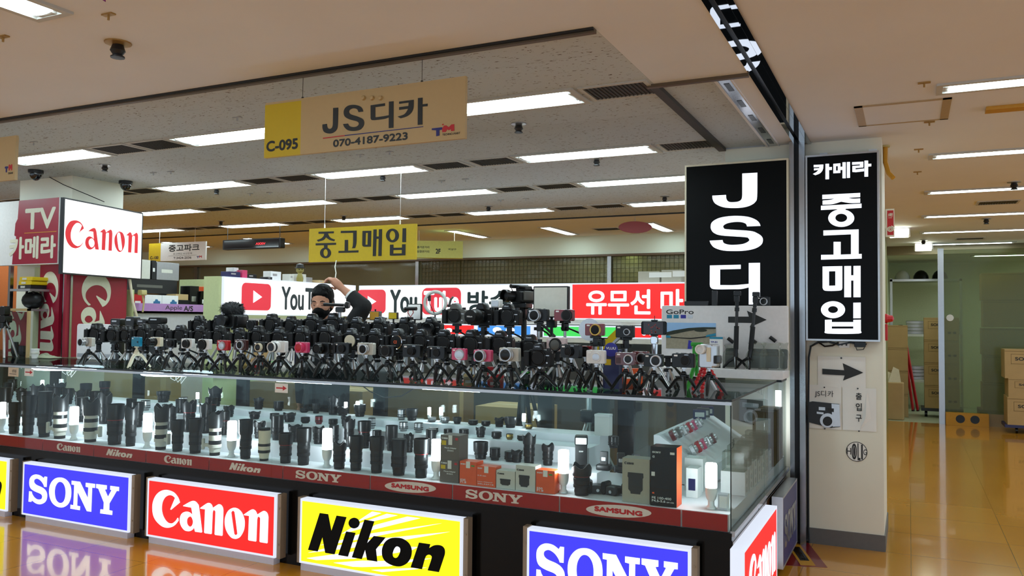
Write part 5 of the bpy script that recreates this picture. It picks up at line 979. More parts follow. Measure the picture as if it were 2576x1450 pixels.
# shoulder camcorder on a big tripod
p = at(1312, 762, 'y', 4.82); t = thing('shoulder_camcorder', 'large black shoulder camcorder raised above the back line', 'camera', p, -.15)
t.scale = (.74,)*3
MB().rbox(-.06, -.10, 0, .06, .12, .10, .02).rbox(-.05, -.02, .10, .05, .10, .135, .012).build('body', MATS['rubber'], t); MB().lathe([(.045, 0), (.045, .05), (.055, .055), (.055, .10), (.046, .10), (.04, .06), (.001, .05)], (-.03, -.10, .055), (-.25, -1, 0), 20).build('lens', MATS['black'], t)
MB().rbox(-.055, -.10, .125, .045, .10, .148, .01).cyl((-.02, -.14, .14), (.02, .06, .14), .018).build('top_handle', MATS['black'], t); MB().rbox(.058, -.06, .02, .075, .10, .10, .006).build('side_screen', MATS['grey_cam'], t); MB().rbox(.02, .08, .06, .075, .17, .12, .01).build('eyepiece', MATS['black'], t); MB().tube([(-.055, -.06, .10), (-.075, -.05, .13), (-.05, 0, .15)], .004).build('cable', MATS['black'], t)
z = p.z; t = thing('video_tripod', 'tall black tripod under the shoulder camcorder', 'tripod', (p.x, 4.86, 0)); MB().rbox(-.05, -.09, z-.035, .05, .03, z-.002, .012, 'z').rbox(-.035, -.06, z-.11, .035, .0, z-.03, .015).build('fluid_head', MATS['black'], t); MB().cyl((0, 0, .7), (0, 0, z-.1), .018).build('column', MATS['dark'], t); MB().tube([(.03, 0, z-.07), (.12, .08, z-.16), (.17, .12, z-.22)], .009).build('pan_handle', MATS['black'], t)
for a in (1.0, 2.3, 1.65): MB().cyl((0, 0, 1.25), (.34*math.cos(a), .34*math.sin(a)+.02, 0), .014).build('leg', MATS['black'], t)
# reflector dish and assorted packages among the tripods
p = at(1483, 830, 'y', 4.52); t = thing('reflector_dish', 'round silver flash reflector dish behind the red mirrorless camera', 'reflector', p); MB().lathe([(.065, 0), (.062, .003), (.035, .035), (.03, .037)], (0, 0, 0), (-.2, 1, 0), 30).build('dish', MATS['silver'], t); MB().cyl((.02, .03, 0), (.055, .02, 0), .035).build('lamp_body', MATS['grey_cam'], t); MB().cyl((0, .03, ZT-p.z), (0, .03, -.03), .008).build('stem', MATS['black'], t)
p = at(1537, 917, 'y', 4.26)
t = thing('product_box', 'small navy camera box behind the white round lens compact', 'box', (p.x, 4.26, ZT)); h = at(1537, 880, 'y', 4.26).z-ZT
MB().box(-.045, 0, 0, .045, .06, h).build('carton', MATS['navy'], t, smooth=False); MB().box(-.035, -.001, h*.6, 0, 0, h*.75).build('label_sticker', MATS['yellow_paint'], t, smooth=False); m = MB(); text(m, 'VLUU', -.028, h-.0, .028, h+.014, .05, .003); MB().prism([(a*.038, h+b*.038) for a, b in ell(0, 0, 1, 1, 20)], -.002, .004).build('round_card', M('vivid_blue', (44, 44, 150), .4), t); m.build('lettering', MATS['white'], t, smooth=False)
for i, (px, py, w, h, mt, lab) in enumerate(((1178, 915, .07, .06, 'hang_tan', 'small tan box between tripod legs under the pink cameras'), (1245, 925, .10, .07, 'red', 'red and white striped packet between tripod legs'), (646, 905, .07, .05, 'red', 'small red packet among tripod legs left of the plant'), (1590, 880, .13, .09, 'sony_orange', 'orange blister pack behind the maroon compact'))):
    Y = 4.62; p = at(px, py, 'y', Y); t = thing('packet', lab, 'packet', (p.x, Y, ZT), .2*i); MB().rbox(-w/2, 0, 0, w/2, .03, h, .004).build('carton', MATS[mt], t); MB().rbox(-w*.3, -.002, h*.35, w*.3, .0, h*.65, .003).build('label_sticker', MATS['white'], t)
t = thing('leaning_box', 'yellow slanted package behind the silver dish', 'packet', at(1527, 862, 'y', 4.66), 0); R = Matrix.Rotation(-.75, 4, 'Y'); MB().box(-.11, 0, -.02, .11, .03, .02).rot(R).build('carton', MATS['yellow_paint'], t, smooth=False); MB().box(-.11, -.001, -.035, .11, .03, -.021).rot(R).build('lower_flap', MATS['silver'], t, smooth=False)
# green plant leaves seen between the legs
for i, px in enumerate((655, 690, 1325, 1372)):
    p = at(px, 895, 'y', 4.66); m = MB(); random.seed(i)
    for k in range(9):
        a = random.uniform(0, 6.28); l = random.uniform(.03, .06); m.add([(0, 0, .02), (l*.5*math.cos(a)+.012*math.sin(a), l*.5*math.sin(a)-.012*math.cos(a), .05), (l*math.cos(a), l*math.sin(a), .04), (l*.5*math.cos(a)-.012*math.sin(a), l*.5*math.sin(a)+.012*math.cos(a), .046)], [(0, 1, 2, 3)])
    t = thing('potted_plant', f'tiny green plant among the tripods, {ORD[i]} from the left', 'plant', (p.x, 4.66, ZT)); m.build('foliage', MATS['green'], t); MB().lathe([(.018, 0), (.024, .03), (.001, .03)]).build('pot', MATS['dark'], t)
# flexible red and green tripods at the end
p = at(1775, 925, 'y', 4.32)
t = thing('flexible_tripod', 'small tripod with knobbly red legs behind the silver camcorder', 'tripod', (p.x, 4.32, ZT)); h = p.z-ZT+.02
for k in range(3):
    a = -PI/2+k*2.09; m = MB(); 
    for q in range(9): f = q/8; m.ball((.085*f*math.cos(a), .085*f*math.sin(a), h*(1-f)+.012), .012, 10, 6)
    m.build('leg', MATS['red'], t)
MB().cyl((0, 0, h), (0, 0, h+.03), .018).build('head', MATS['black'], t)
p = at(1753, 870, 'y', 4.42); t = thing('travel_tripod', 'bright green small tripod with an empty plate', 'tripod', (p.x, 4.42, ZT)); h = at(1753, 862, 'y', 4.42).z-ZT
MB().rbox(-.03, -.02, h-.02, .03, .02, h, .006, 'z').rbox(-.02, -.02, h-.07, .02, .02, h-.02, .01).build('pan_head', MATS['green'], t); MB().cyl((0, 0, h*.3), (0, 0, h-.07), .01).build('column', MATS['green'], t)
for k in range(3): a = .2+k*2.09; MB().cyl((.01*math.cos(a), .01*math.sin(a), h*.62), (.10*math.cos(a), .10*math.sin(a), .003), .012, .008).build('leg', MATS['green' if k else 'silver'], t)
p = at(1680, 925, 'y', 4.40); tall_tripod(p.x, 4.40, ZT, at(1680, 895, 'y', 4.40).z, 'empty silver legged tripod beside the white display stand', .4)
p = at(1512, 860, 'y', 4.46); t = thing('phone_clamp', 'empty black phone clamp on a chrome tripod behind the dish', 'tripod', (p.x, 4.46, ZT)); h = at(1512, 850, 'y', 4.46).z-ZT; MB().rbox(-.035, -.02, h-.006, .035, .02, h, .004, 'z').rbox(-.035, -.02, h, -.028, .02, h+.02, .003).rbox(-.02, -.02, h-.05, .02, .02, h-.006, .01).build('clamp', MATS['black'], t); MB().cyl((0, 0, 0.02), (0, 0, h-.05), .012).build('column', MATS['chrome'], t)
for k in range(3): a = .9+k*2.09; MB().cyl((0, 0, h*.5), (.09*math.cos(a), .09*math.sin(a), .003), .009).build('leg', MATS['chrome'], t)
# spare gear lying behind the left SLR bodies
for i, (px, pt, w, h, mt, lab) in enumerate(((297, 802, .11, .06, 'dark', 'flat black film camera peeking behind the left SLR bodies'), (333, 797, .10, .075, 'dark', 'boxy old camcorder peeking behind the left SLR bodies'), (362, 803, .10, .05, 'dark', 'silver topped black camera peeking behind the left SLR bodies'), (396, 799, .14, .05, 'rubber', 'rounded black case lying behind the left SLR bodies'))):
    p = at(px, pt, 'y', 4.62); t = thing('stored_camera', lab, 'camera', (p.x, 4.62, p.z-h)); MB().rbox(-w/2, -.03, 0, w/2, .04, h, .015).build('body', MATS[mt], t); MB().rbox(-w*.3, -.033, h*.55, w*.2, -.028, h*.75, .003).build('trim_plate', MATS['silver'], t)
    MB().rbox(-w/2+.01, -.02, ZT-p.z+h, w/2-.01, .03, 0, .004).build('stand_block', MATS['dark'], t)
p = at(218, 880, 'y', 4.66); t = thing('display_card', 'white rounded display board behind the leftmost SLR bodies', 'display board', (p.x, 4.66, ZT)); a = at(193, 815, 'y', 4.66); b = at(312, 815, 'y', 4.66); MB().rbox(a.x-p.x, 0, 0, b.x-p.x, .03, a.z-ZT, .02).build('panel', M('display_white', (222, 218, 218), .4), t); MB().box(a.x-p.x+.02, -.002, .02, b.x-p.x-.02, .0005, .05).build('lower_edge', MATS['silver'], t)
# ================================================================== THE SELLER
MY = 4.95
def mp(px, py, dy=0.): return at(px, py, 'y', MY+dy)
man = thing('person', 'person in a black mask and dark jacket, one hand raised to a cord', 'person', (mp(812, 760).x, MY, 0))
MO = Vector(man.location)
def remeshed(mb, voxel, name, mats, smooth_it=4):
    me = bpy.data.meshes.new(name); me.from_pydata(mb.v, [], mb.f); ob = bpy.data.objects.new(name, me); COL.objects.link(ob)
    bm = bmesh.new(); bm.from_mesh(me); bmesh.ops.recalc_face_normals(bm, faces=bm.faces); bm.to_mesh(me); bm.free()
    r = ob.modifiers.new('r', 'REMESH'); r.mode = 'VOXEL'; r.voxel_size = voxel
    s = ob.modifiers.new('s', 'SMOOTH'); s.iterations = smooth_it; s.factor = .5
    dg = bpy.context.evaluated_depsgraph_get(); n = bpy.data.meshes.new_from_object(ob.evaluated_get(dg)); bpy.data.objects.remove(ob)
    n.name = name; n.materials.clear(); n.materials.append(mats); n.shade_smooth()
    for v in n.vertices: v.co -= MO
    return link(name, n, man)
hc = mp(810, 764); HZ = hc.z; hx = hc.x                         # head centre
fd = Vector((.34, -.94, -.13)).normalized()                        # where the face points: towards the aisle
fr_ = Vector((-fd.y, fd.x, 0)).normalized(); fu = fr_.cross(fd).normalized()
if fu.z < 0: fu = -fu
def hd(a, b, c): return Vector((hx, MY, HZ))+fr_*a+fd*b+fu*c      # right, forward, up
b = MB()
def blob(m, c, r, seg=20, ring=14):
    # an ellipsoid aligned with the head
    st = len(m.v); m.ball((0, 0, 0), (1, 1, 1), seg, ring)
    for i in range(st, len(m.v)):
        v = m.v[i]; m.v[i] = tuple(c+fr_*(v[0]*r[0])+fd*(v[1]*r[1])+fu*(v[2]*r[2]))
blob(b, hd(0, -.012, .035), (.076, .094, .085)); blob(b, hd(0, .02, -.03), (.064, .074, .088)); blob(b, hd(0, .045, -.075), (.042, .045, .036))
blob(b, hd(0, .088, -.018), (.010, .012, .024)); blob(b, hd(0, .096, -.036), (.016, .010, .010))   # nose
for s in (-1, 1):
    blob(b, hd(s*.078, -.008, -.012), (.010, .020, .032)); blob(b, hd(s*.029, .076, .018), (.024, .014, .007)); blob(b, hd(s*.036, .058, -.025), (.022, .018, .018)); blob(b, hd(s*.030, .074, .002), (.015, .012, .009))
neck = hd(0, -.02, -.08); b.cyl(neck, (hx+.01, MY+.035, HZ-.20), .052, .058, 14)
sh = Vector((hx+.02, MY+.04, HZ-.215))                           # base of the neck
def limb(m, pts, rs, seg=12): m.tube(pts, rs, seg); [m.ball(p, r*.99, 12, 8) for p, r in zip(pts, rs)]
shL, shR = sh+Vector((.175, .0, -.03)), sh+Vector((-.175, 0, -.03))
elb = mp(915, 772, .02); wri = mp(862, 727, -.02); kn = mp(838, 706, -.04)
limb(b, [shL, elb], [.05, .042]); limb(b, [elb, elb.lerp(wri, .5), wri], [.040, .037, .026])
pal = wri.lerp(kn, .55)
b.tube([wri, pal, kn], [.026, .034, .030], 12); b.ball(pal, (.032, .026, .03)); b.ball(kn, (.03, .024, .022))
ax = (kn-wri).normalized(); dn = Vector((-.25, -.1, -1)).normalized(); sd_ = ax.cross(dn).normalized()
for i, (o, l) in enumerate(((-.026, .062), (-.009, .070), (.009, .066), (.026, .054))):
    r0 = kn+sd_*o+Vector((0, 0, .006-.003*i)); j1 = r0+(ax*.95+dn*.25).normalized()*l*.55; j2 = j1+(ax*.6+dn*.8).normalized()*l*.36; j3 = j2+(dn+ax*.15).normalized()*l*.3
    limb(b, [r0, j1, j2, j3], [.0098, .0092, .0086, .0075], 8)
t0 = pal+sd_*-.03+dn*.012; t1 = t0+(ax*.5+dn*.8).normalized()*.034; t2 = t1+(ax*.9+dn*.25).normalized()*.026
limb(b, [t0, t1, t2], [.013, .0105, .0085], 8)
blob(b, hd(0, .036, -.002), (.063, .052, .062))
# trunk, the lowered arm and the legs, behind the counter
b.tube([sh+Vector((0, 0, -.02)), sh+Vector((0, .0, -.2)), sh+Vector((0, 0, -.45)), (hx+.02, MY+.04, .86)], [.10, .145, .13, .15], 16)
limb(b, [sh, shL], [.06, .055]); limb(b, [sh, shR], [.06, .055])
limb(b, [shR, shR+Vector((-.06, .0, -.28)), shR+Vector((-.04, -.03, -.52))], [.05, .04, .028])
b.ball(shR+Vector((-.04, -.035, -.59)), (.022, .038, .06))
for i in range(4): q = shR+Vector((-.04, -.065+.018*i, -.63)); limb(b, [q, q+Vector((.003, -.003, -.045)), q+Vector((.012, -.003, -.078))], [.0095, .009, .008], 8)
for s in (-1, 1):
    limb(b, [(hx+.02+s*.08, MY+.04, .86), (hx+.02+s*.09, MY+.02, .47), (hx+.02+s*.095, MY+.05, .08)], [.085, .058, .042]); b.ball((hx+.02+s*.1, MY-.03, .045), (.045, .12, .04))
body = remeshed(b, .0055, 'body', MATS['skin'], 3)
# hair: cap of short hair over the skull
h = MB(); blob(h, hd(0, -.022, .056), (.085, .097, .088)); blob(h, hd(0, -.06, -.0), (.078, .062, .085)); blob(h, hd(0, .046, .078), (.062, .030, .024))
for s in (-1, 1): blob(h, hd(s*.070, -.012, .022), (.014, .040, .044))
random.seed(11)
for k in range(260):
    u = random.uniform(0, 2*PI); v = random.uniform(.05, 1.15); p = hd(math.cos(u)*math.sin(v)*.082, -.02+math.sin(u)*math.sin(v)*.094, .052+math.cos(v)*.090); blob(h, p, (.008, .008, .008), 8, 6)
remeshed(h, .005, 'hair', MATS['hair'], 2)
fc = MB()
for s in (-1, 1):
    fc.tube([hd(s*.016, .086, .022), hd(s*.034, .090, .028), hd(s*.050, .075, .021)], [.003, .0042, .0025], 6)
fcm = fc.build('eyebrows', MATS['hair'], man)
for v in fcm.data.vertices: v.co -= MO
ey = MB()
for s in (-1, 1):
    ey.tube([hd(s*.018, .083, -.002), hd(s*.031, .0855, -.0055), hd(s*.043, .077, -.001)], [.0015, .0028, .0015], 6)
eym = ey.build('eyelids', M('lid', (96, 58, 46), .5), man)
for v in eym.data.vertices: v.co -= MO
k = MB(); blob(k, hd(0, .030, -.062), (.066, .072, .042)); blob(k, hd(0, .056, -.046), (.044, .062, .032)); blob(k, hd(0, .092, -.034), (.016, .018, .018)); blob(k, hd(0, .044, -.084), (.046, .05, .034))
for s in (-1, 1): k.tube([hd(s*.058, .045, -.045), hd(s*.076, .0, -.018)], .004, 6); k.tube([hd(s*.058, .03, -.078), hd(s*.074, -.01, -.035)], .004, 6)
remeshed(k, .005, 'face_mask', MATS['mask'], 3)
j = MB(); cuff = elb.lerp(wri, .62)
limb(j, [sh+Vector((.06, 0, -.0)), shL, shL.lerp(elb, .5), elb], [.075, .078, .068, .062], 14); limb(j, [elb, elb.lerp(wri, .35)], [.062, .055], 14); j.tube([elb.lerp(wri, .3), cuff], [.056, .054], 14)
j.tube([sh+Vector((0, 0, .012)), sh+Vector((0, 0, -.06)), sh+Vector((0, 0, -.2)), sh+Vector((0, .0, -.45)), (hx+.02, MY+.04, .84)], [.068, .145, .172, .165, .18], 18)
limb(j, [sh, shR], [.075, .075]); limb(j, [shR, shR+Vector((-.06, .0, -.28)), shR+Vector((-.04, -.02, -.49))], [.072, .056, .044])
for s in (-1, 1): limb(j, [(hx+.02+s*.085, MY+.04, .86), (hx+.02+s*.09, MY+.02, .47), (hx+.02+s*.095, MY+.05, .10)], [.10, .075, .06])
remeshed(j, .007, 'jacket', MATS['jacket'], 3)
cf = MB().tube([elb.lerp(wri, .58), elb.lerp(wri, .70)], [.044, .041], 14)
for i, v in enumerate(cf.v): cf.v[i] = tuple(Vector(v)-MO)
cf.build('shirt_cuff', MATS['white'], man)
q0 = at(846, 656, 'y', 5.6); q1 = kn+Vector((.02, 0, .02))
tag(MB().tube([q0, q0.lerp(q1, .4)+Vector((-.01, 0, 0)), q0.lerp(q1, .75)+Vector((.004, 0, 0)), q1], .004, 6).build('pull_cord', MATS['offwhite']), 'thin white cord running from the yellow sign to the raised hand', 'cord')
# grey monitor standing beside the seller
p = at(780, 800, 'y', 5.25); t = thing('monitor', 'grey backed monitor with a dark top edge behind the seller', 'monitor', (p.x+.35, 5.25, ZT-.30)); MB().rbox(-.42, 0, .20, .42, .03, .50, .01).build('panel', M('mon', (150, 156, 158), .5), t); MB().rbox(-.43, -.03, .49, .43, .05, .515, .006).build('top_edge', MATS['dark'], t); MB().cyl((0, .02, -.834+.0), (0, .02, .22), .03).build('stand', MATS['dark'], t)
# ================================================================== BACK OF THE SHOP: LIGHTBOXES ALONG TWO SIDES
BX = at(900, 718, 'y', 7.0).x
cab = thing('back_cabinet', 'low dark shop cabinet under the long white and red lightboxes', 'cabinet', (-3.4, 7.3, 0))
MB().box(BX+3.4, -.25, 0, 2.2, .25, 1.20).build('body', M('cab_dark', (60, 60, 58), .5), cab, smooth=False)
MB().box(BX+3.4, -.27, 1.463, 2.2, .25, 1.49).build('upper_shelf', MATS['offwhite'], cab, smooth=False); MB().box(BX+3.4, -.32, 1.30, 2.2, .25, 1.34).build('lower_shelf', MATS['offwhite'], cab, smooth=False)
MB().box(BX+3.4, .24, 1.2, 2.2, .26, 1.84).build('back_panel', MATS['offwhite'], cab, smooth=False)
for u in (BX+3.45, -1.2, .2, 1.6): MB().box(u, .0, 1.2, u+.03, .25, 1.49).build('upright', MATS['silver'], cab, smooth=False)
lw = thing('side_cabinet', 'pale shop cabinet on the left wing under the white lightbox', 'cabinet', (BX-.25, 6.1, 0))
MB().box(.08, -1.0, 0, .20, .88, 1.0).build('body', M('cab_green', (196, 204, 150), .6), lw, smooth=False); MB().box(.08, -1.0, 1.0, .22, .88, 1.03).build('counter_top', MATS['offwhite'], lw, smooth=False)
MB().box(.07, -.98, 1.03, .09, .88, 1.84).build('back_panel', MATS['cab_green'], lw, smooth=False); MB().box(.07, -1.0, 1.03, .24, -.97, 1.84).build('end_panel', MATS['cab_green'], lw, smooth=False); MB().box(.09, -.97, 1.46, .22, .88, 1.49).build('shelf', MATS['offwhite'], lw, smooth=False)
for q in (0, 1, 2, 3): MB().box(.10, -.6+.35*q, 1.03, .2, -.35+.35*q, 1.22+.05*(q % 2)).build('stock', MATS[('card', 'white', 'navy', 'offwhite')[q]], lw, smooth=False)
ZL0, ZL1 = 1.52, 1.84
def slim(p0, p1, z0, z1, label, face, name='lightbox_sign', d=.12): return lightbox(p0, p1, z0, z1, name, label, face, 'lightbox sign', d, False)
sl = slim((BX, 5.135, 0), (BX, 6.96, 0), ZL0, ZL1, 'white lightbox on the left wing with a red play button logo', 'tube_white')
def rrect(u0, v0, u1, v1, r):
    pl = []
    for cx, cy, st in ((u1-r, v1-r, 0), (u0+r, v1-r, 90), (u0+r, v0+r, 180), (u1-r, v0+r, 270)):
        for k in range(7): t = math.radians(st+15*k); pl.append((cx+r*math.cos(t), cy+r*math.sin(t)))
    return pl
def play(s, px0, px1, h=.8):
    u0 = s.uv(px0, 745)[0]; u1 = s.uv(px1, 745)[0]; m = MB(); v0 = s.h*.13; v1 = s.h*.87; flat(m, [rrect(u0, v0, u1, v1, (v1-v0)*.2)], .003); m.build('red_badge', MATS['tube_red'], s.root, smooth=False)
    m = MB(); w = u1-u0; flat(m, [[(u0+w*.38, v0+(v1-v0)*.27), (u0+w*.68, v0+(v1-v0)*.5), (u0+w*.38, v0+(v1-v0)*.73)]], .006); m.build('play_mark', MATS['lit_letter'], s.root, smooth=False)
play(sl, 607, 681)
m = MB(); u0 = sl.uv(707, 750)[0]; u1 = sl.uv(764, 750)[0]; text(m, 'You', u0, .05, u1, .265, .03, .003); u2 = sl.uv(767, 750)[0]; u3 = min(sl.uv(838, 750)[0], sl.w-.05); text(m, 'Tube', u2+.0, .055, u3, .265, .03, .003); m.build('lettering', MATS['tube_dark'], sl.root, smooth=False)
s2b = slim((BX+.02, 7.0, 0), (at(1437, 750, 'y', 7.0).x-.003, 7.0, 0), ZL0-.01, ZL1, 'long white lightbox on the back wall with video site lettering', 'tube_white')
play(s2b, 899, 971)
m = MB(); u0 = s2b.uv(981, 760)[0]; u1 = s2b.uv(1050, 760)[0]; text(m, 'You', u0, .05, u1, .285, .035, .003)
u0 = s2b.uv(1176, 760)[0]; u1 = s2b.uv(1345, 760)[0]; text(m, '방송용', u0, .045, u1, .27, .03, .003); m.build('lettering', MATS['tube_dark'], s2b.root, smooth=False)
u0 = s2b.uv(1062, 760)[0]; u1 = s2b.uv(1160, 760)[0]; m = MB(); flat(m, [rrect(u0, .035, u1, .30, .06)], .003); m.build('red_badge', MATS['tube_red'], s2b.root, smooth=False)
m = MB(); text(m, 'Tube', u0+.02, .065, u1-.02, .27, .04, .006); m.build('badge_lettering', MATS['lit_letter'], s2b.root, smooth=False)
s3 = slim((at(1437, 750, 'y', 7.0).x, 7.0, 0), (-1.25, 7.0, 0), ZL0-.01, ZL1, 'red lightbox on the back wall with white Korean lettering', 'lit_red')
m = MB(); u0 = s3.uv(1475, 760)[0]; u1 = s3.uv(1637, 760)[0]; text(m, '유무선', u0, .045, u1, .27, .024, .003); u0 = s3.uv(1662, 760)[0]; text(m, '마이크', u0, .045, u0+.62, .27, .024, .003); m.build('lettering', MATS['lit_letter'], s3.root, smooth=False)
for a, b, f, lb in ((905, 985, 'lit_lime', 'lime yellow'), (1010, 1196, 'lit_red', 'red'), (1200, 1338, 'lit_sky', 'blue'), (1366, 1560, 'lit_green', 'green'), (1592, 1668, 'lit_red', 'plain orange red')):
    xa = at(a, 830, 'y', 6.98).x; xb2 = at(b, 830, 'y', 6.98).x; s = slim((xa, 6.975, 0), (xb2, 6.975, 0), 1.345, 1.455, f'narrow {lb} light strip below the back lightboxes', f, 'light_strip', .12)
    m = MB()
    if lb == 'green': m.torus((s.w*.62, -.004, .055), .03, .005, (0, 1, 0), 4, 4); m.build('square_mark', MATS['sony_orange'], s.root)
    else: text(m, 'Tube' if lb == 'red' else '\u25cf \u25cf', s.w*.3, .03, s.w*.7, .085, .05, .003); m.build('lettering', MATS['lit_letter'], s.root, smooth=False)
# small stock on the shelf between the lightboxes and the strips, and on top of the lightboxes
random.seed(9)
for i in range(13):
    x = BX+.5+i*.28; h = random.uniform(.05, .10); t = thing('stock_item', f'small dark accessory on the shelf under the back lightboxes, {ORD[i]} from the left', 'accessory', (x, 7.12, 1.34), random.uniform(-.3, .3), 'accessories on the back shelf')
    MB().rbox(-.06, -.03, 0, .06, .03, h, .01).build('body', MATS[random.choice(('dark', 'grey_cam', 'card', 'white', 'black'))], t); MB().rbox(-.03, -.033, h*.3, .03, -.029, h*.6, .003).build('label_sticker', MATS['silver'], t)
TOP = [(580, 699, 40, 14, 'navy', 'flat navy box'), (597, 700, 16, 26, 'white', 'tall white box'), (606, 699, 17, 20, 'pink', 'pink and white box'), (637, 702, 33, 12, 'black', 'flat black box'), (669, 702, 18, 7, 'dark', 'very flat grey box'), (697, 706, 38, 23, 'white', 'large white box'), (725, 707, 17, 18, 'offwhite', 'narrow white box'), (739, 708, 20, 14, 'white', 'white box with a pink base'), (752, 706, 26, 20, 'offwhite', 'white box behind the figurine'), (781, 711, 24, 14, 'silver', 'grey box'), (800, 713, 22, 8, 'hang_tan', 'low tan box')]
for i, (px, pb, w, h, mt, lab) in enumerate(TOP):
    xx = BX-.08; p = at(px, pb, 'x', xx); sc_ = depth(p)/F_PX; w *= sc_; h *= sc_
    t = thing('stock_box', f'{lab} standing on top of the left wing lightbox', 'box', (xx-.02*(i % 2)*3, p.y, ZL1), PI/2); MB().rbox(-w/2, -.045, 0, w/2, .045, h, .003).build('carton', MATS[mt], t); MB().rbox(-w*.3, -.047, h*.5, w*.1, -.044, h*.75, .002).build('label_sticker', MATS['pink' if 'pink' in lab else 'silver'], t)
p = at(754, 708, 'x', BX-.03); t = thing('figurine', 'little yellow figurine in a dark cap on the left wing lightbox', 'figurine', (BX-.03, p.y, ZL1), .9)
MB().lathe([(.03, 0), (.034, .03), (.022, .07), (.018, .08), (.036, .10), (.036, .13), (.02, .155), (.001, .16)], seg=16).build('body', M('figure', (150, 138, 66), .5), t); MB().lathe([(.05, .128), (.05, .134), (.036, .136), (.033, .165), (.001, .175)], seg=16).build('cap', MATS['dark'], t); MB().ball((.012, -.03, .115), .006).ball((-.012, -.03, .115), .006).build('eyes', MATS['black'], t)
for i, (a, b, h) in enumerate(((1612, 1668, .10), (1670, 1722, .11))):
    xa = at(a, 710, 'y', 7.12).x; xb2 = at(b, 710, 'y', 7.12).x; t = thing('stock_box', f'long pale carton lying on the red lightbox, {ORD[i]} from the left', 'box', (xa, 7.04, ZL1)); MB().box(0, 0, 0, xb2-xa-.01, .2, h).build('carton', MATS['box_stone'], t, smooth=False); MB().box(.1, -.001, h*.45, .3, 0, h*.9).build('label_sticker', MATS['paper'], t, smooth=False)
# shelf with the purple fascia on the far left of the shop
AX = -6.62
p0 = at(333, 775, 'x', AX); p1 = at(536, 778, 'x', AX); ya, yb = p0.y, p1.y
t = thing('service_shelf', 'shelf unit with a lilac fascia and cut lettering past the white lightbox', 'shelf', (AX, ya, 0))
L_ = yb-ya
MB().box(-.5, 0, 1.53, .0, L_, 1.55).build('shelf_board', MATS['offwhite'], t, smooth=False); MB().box(-.02, 0, 1.53, .0, L_, 1.625).build('fascia', MATS['lilac'], t, smooth=False)
MB().box(-.5, -.02, 0, .02, 0, 1.75).build('side_panel', MATS['cab_green'], t, smooth=False); MB().box(-.5, L_, 0, .06, L_+.12, 1.9).build('side_panel', MATS['cab_green'], t, smooth=False); MB().box(-.05, .0, 0, -.02, L_, 1.53).build('front_panel', M('pale_lilac', (190, 190, 198), .6), t, smooth=False)
m = MB(); text(m, 'Apple', L_*.38, 1.555, L_*.59, 1.61, .0, .001); text(m, 'A/S', L_*.61, 1.555, L_*.73, 1.61, .04, .001); m.rot(Matrix.Rotation(PI/2, 4, 'Z')); m.build('lettering', MATS['ink'], t, smooth=False)
def shelf_box(y, w, h, z, mt, lab, dx=-.06, pr=None, d=.14, cat='box', name='stock_box'):
    b = thing(name, lab, cat, (AX+dx, ya+y, z), PI/2); MB().rbox(0, 0, 0, w, d, h, .004).build('carton', MATS[mt], b)
    q = MB()
    if pr == 'cam': q.prism([(w*a, h*c) for a, c in ((.5, .22), (.9, .22), (.9, .62), (.78, .64), (.74, .74), (.62, .74), (.58, .62), (.5, .6))], -.002, .0, 'y'); q.build('picture', M('cyan_pic', (50, 110, 150), .5), b)
    elif pr: q.rbox(w*.2, -.002, h*.4, w*.7, .0, h*.6, .002); q.build('label_sticker', MATS[pr], b)
    return b
shelf_box(.05, .13, .16, 1.55, 'red', 'red box at the near end of the lilac shelf', pr='white'); shelf_box(.19, .20, .16, 1.55, 'white', 'near white camera box with a teal picture on the lilac shelf', pr='cam'); shelf_box(.395, .20, .16, 1.55, 'white', 'far white camera box with a bluish picture on the lilac shelf', pr='cam')
shelf_box(.60, .16, .06, 1.67, 'hang_tan', 'small tan box on black gear on the lilac shelf', -.1); shelf_box(.58, .18, .12, 1.55, 'rubber', 'heap of black straps on the lilac shelf', -.08, name='strap_pile', cat='strap'); shelf_box(.78, .12, .27, 1.55, 'black', 'upright black lens box on the lilac shelf', -.1, 'silver'); shelf_box(.90, .09, .22, 1.55, 'black_gloss', 'black lens box with small white print on the lilac shelf', -.07, 'white'); shelf_box(.985, .03, .20, 1.62, 'sony_orange', 'thin orange topped box at the far end of the lilac shelf', -.07, 'black')
bx = shelf_box(.10, .62, .14, 1.73, 'dark', 'dark printer shaped machine above the white camera boxes', -.22, 'grey_cam', .3, 'printer', 'printer')
for y0_, z0_ in ((.1, 1.55), (.70, 1.55)):
    MB().box(y0_-.1, .02, z0_-1.73, y0_-.09+.02, .25, 0).build('leg', MATS['dark'], bx, smooth=False)
shelf_box(.02, .36, .19, 1.872, 'offwhite', 'wide off-white carton on top of the dark machine', -.22, 'silver', .25); shelf_box(.40, .05, .19, 1.872, 'dark', 'dark narrow box between two pale cartons on the machine', -.22, 'white', .25); shelf_box(.46, .28, .18, 1.872, 'silver', 'pale grey carton on top of the dark machine', -.22, 'offwhite', .25)
tag(MB().tube([at(326, 700, 'x', AX+.04), at(334, 760, 'x', AX+.05), at(345, 800, 'x', AX+.04), at(352, 840, 'x', AX+.03)], .012).build('cable', MATS['cream']), 'cream cable hanging at the near end of the lilac shelf', 'cable')
t = thing('plug', 'yellowed plug and lead hanging before the red box on the lilac shelf', 'plug', at(358, 738, 'x', AX+.06)); MB().rbox(-.03, -.03, -.02, .03, .03, .03, .01).build('body', M('yellowed', (190, 176, 120), .5), t); MB().tube([(0, 0, 0), (0, .02, -.1), (0, .01, -.18)], .008).build('lead', MATS['yellowed'], t)
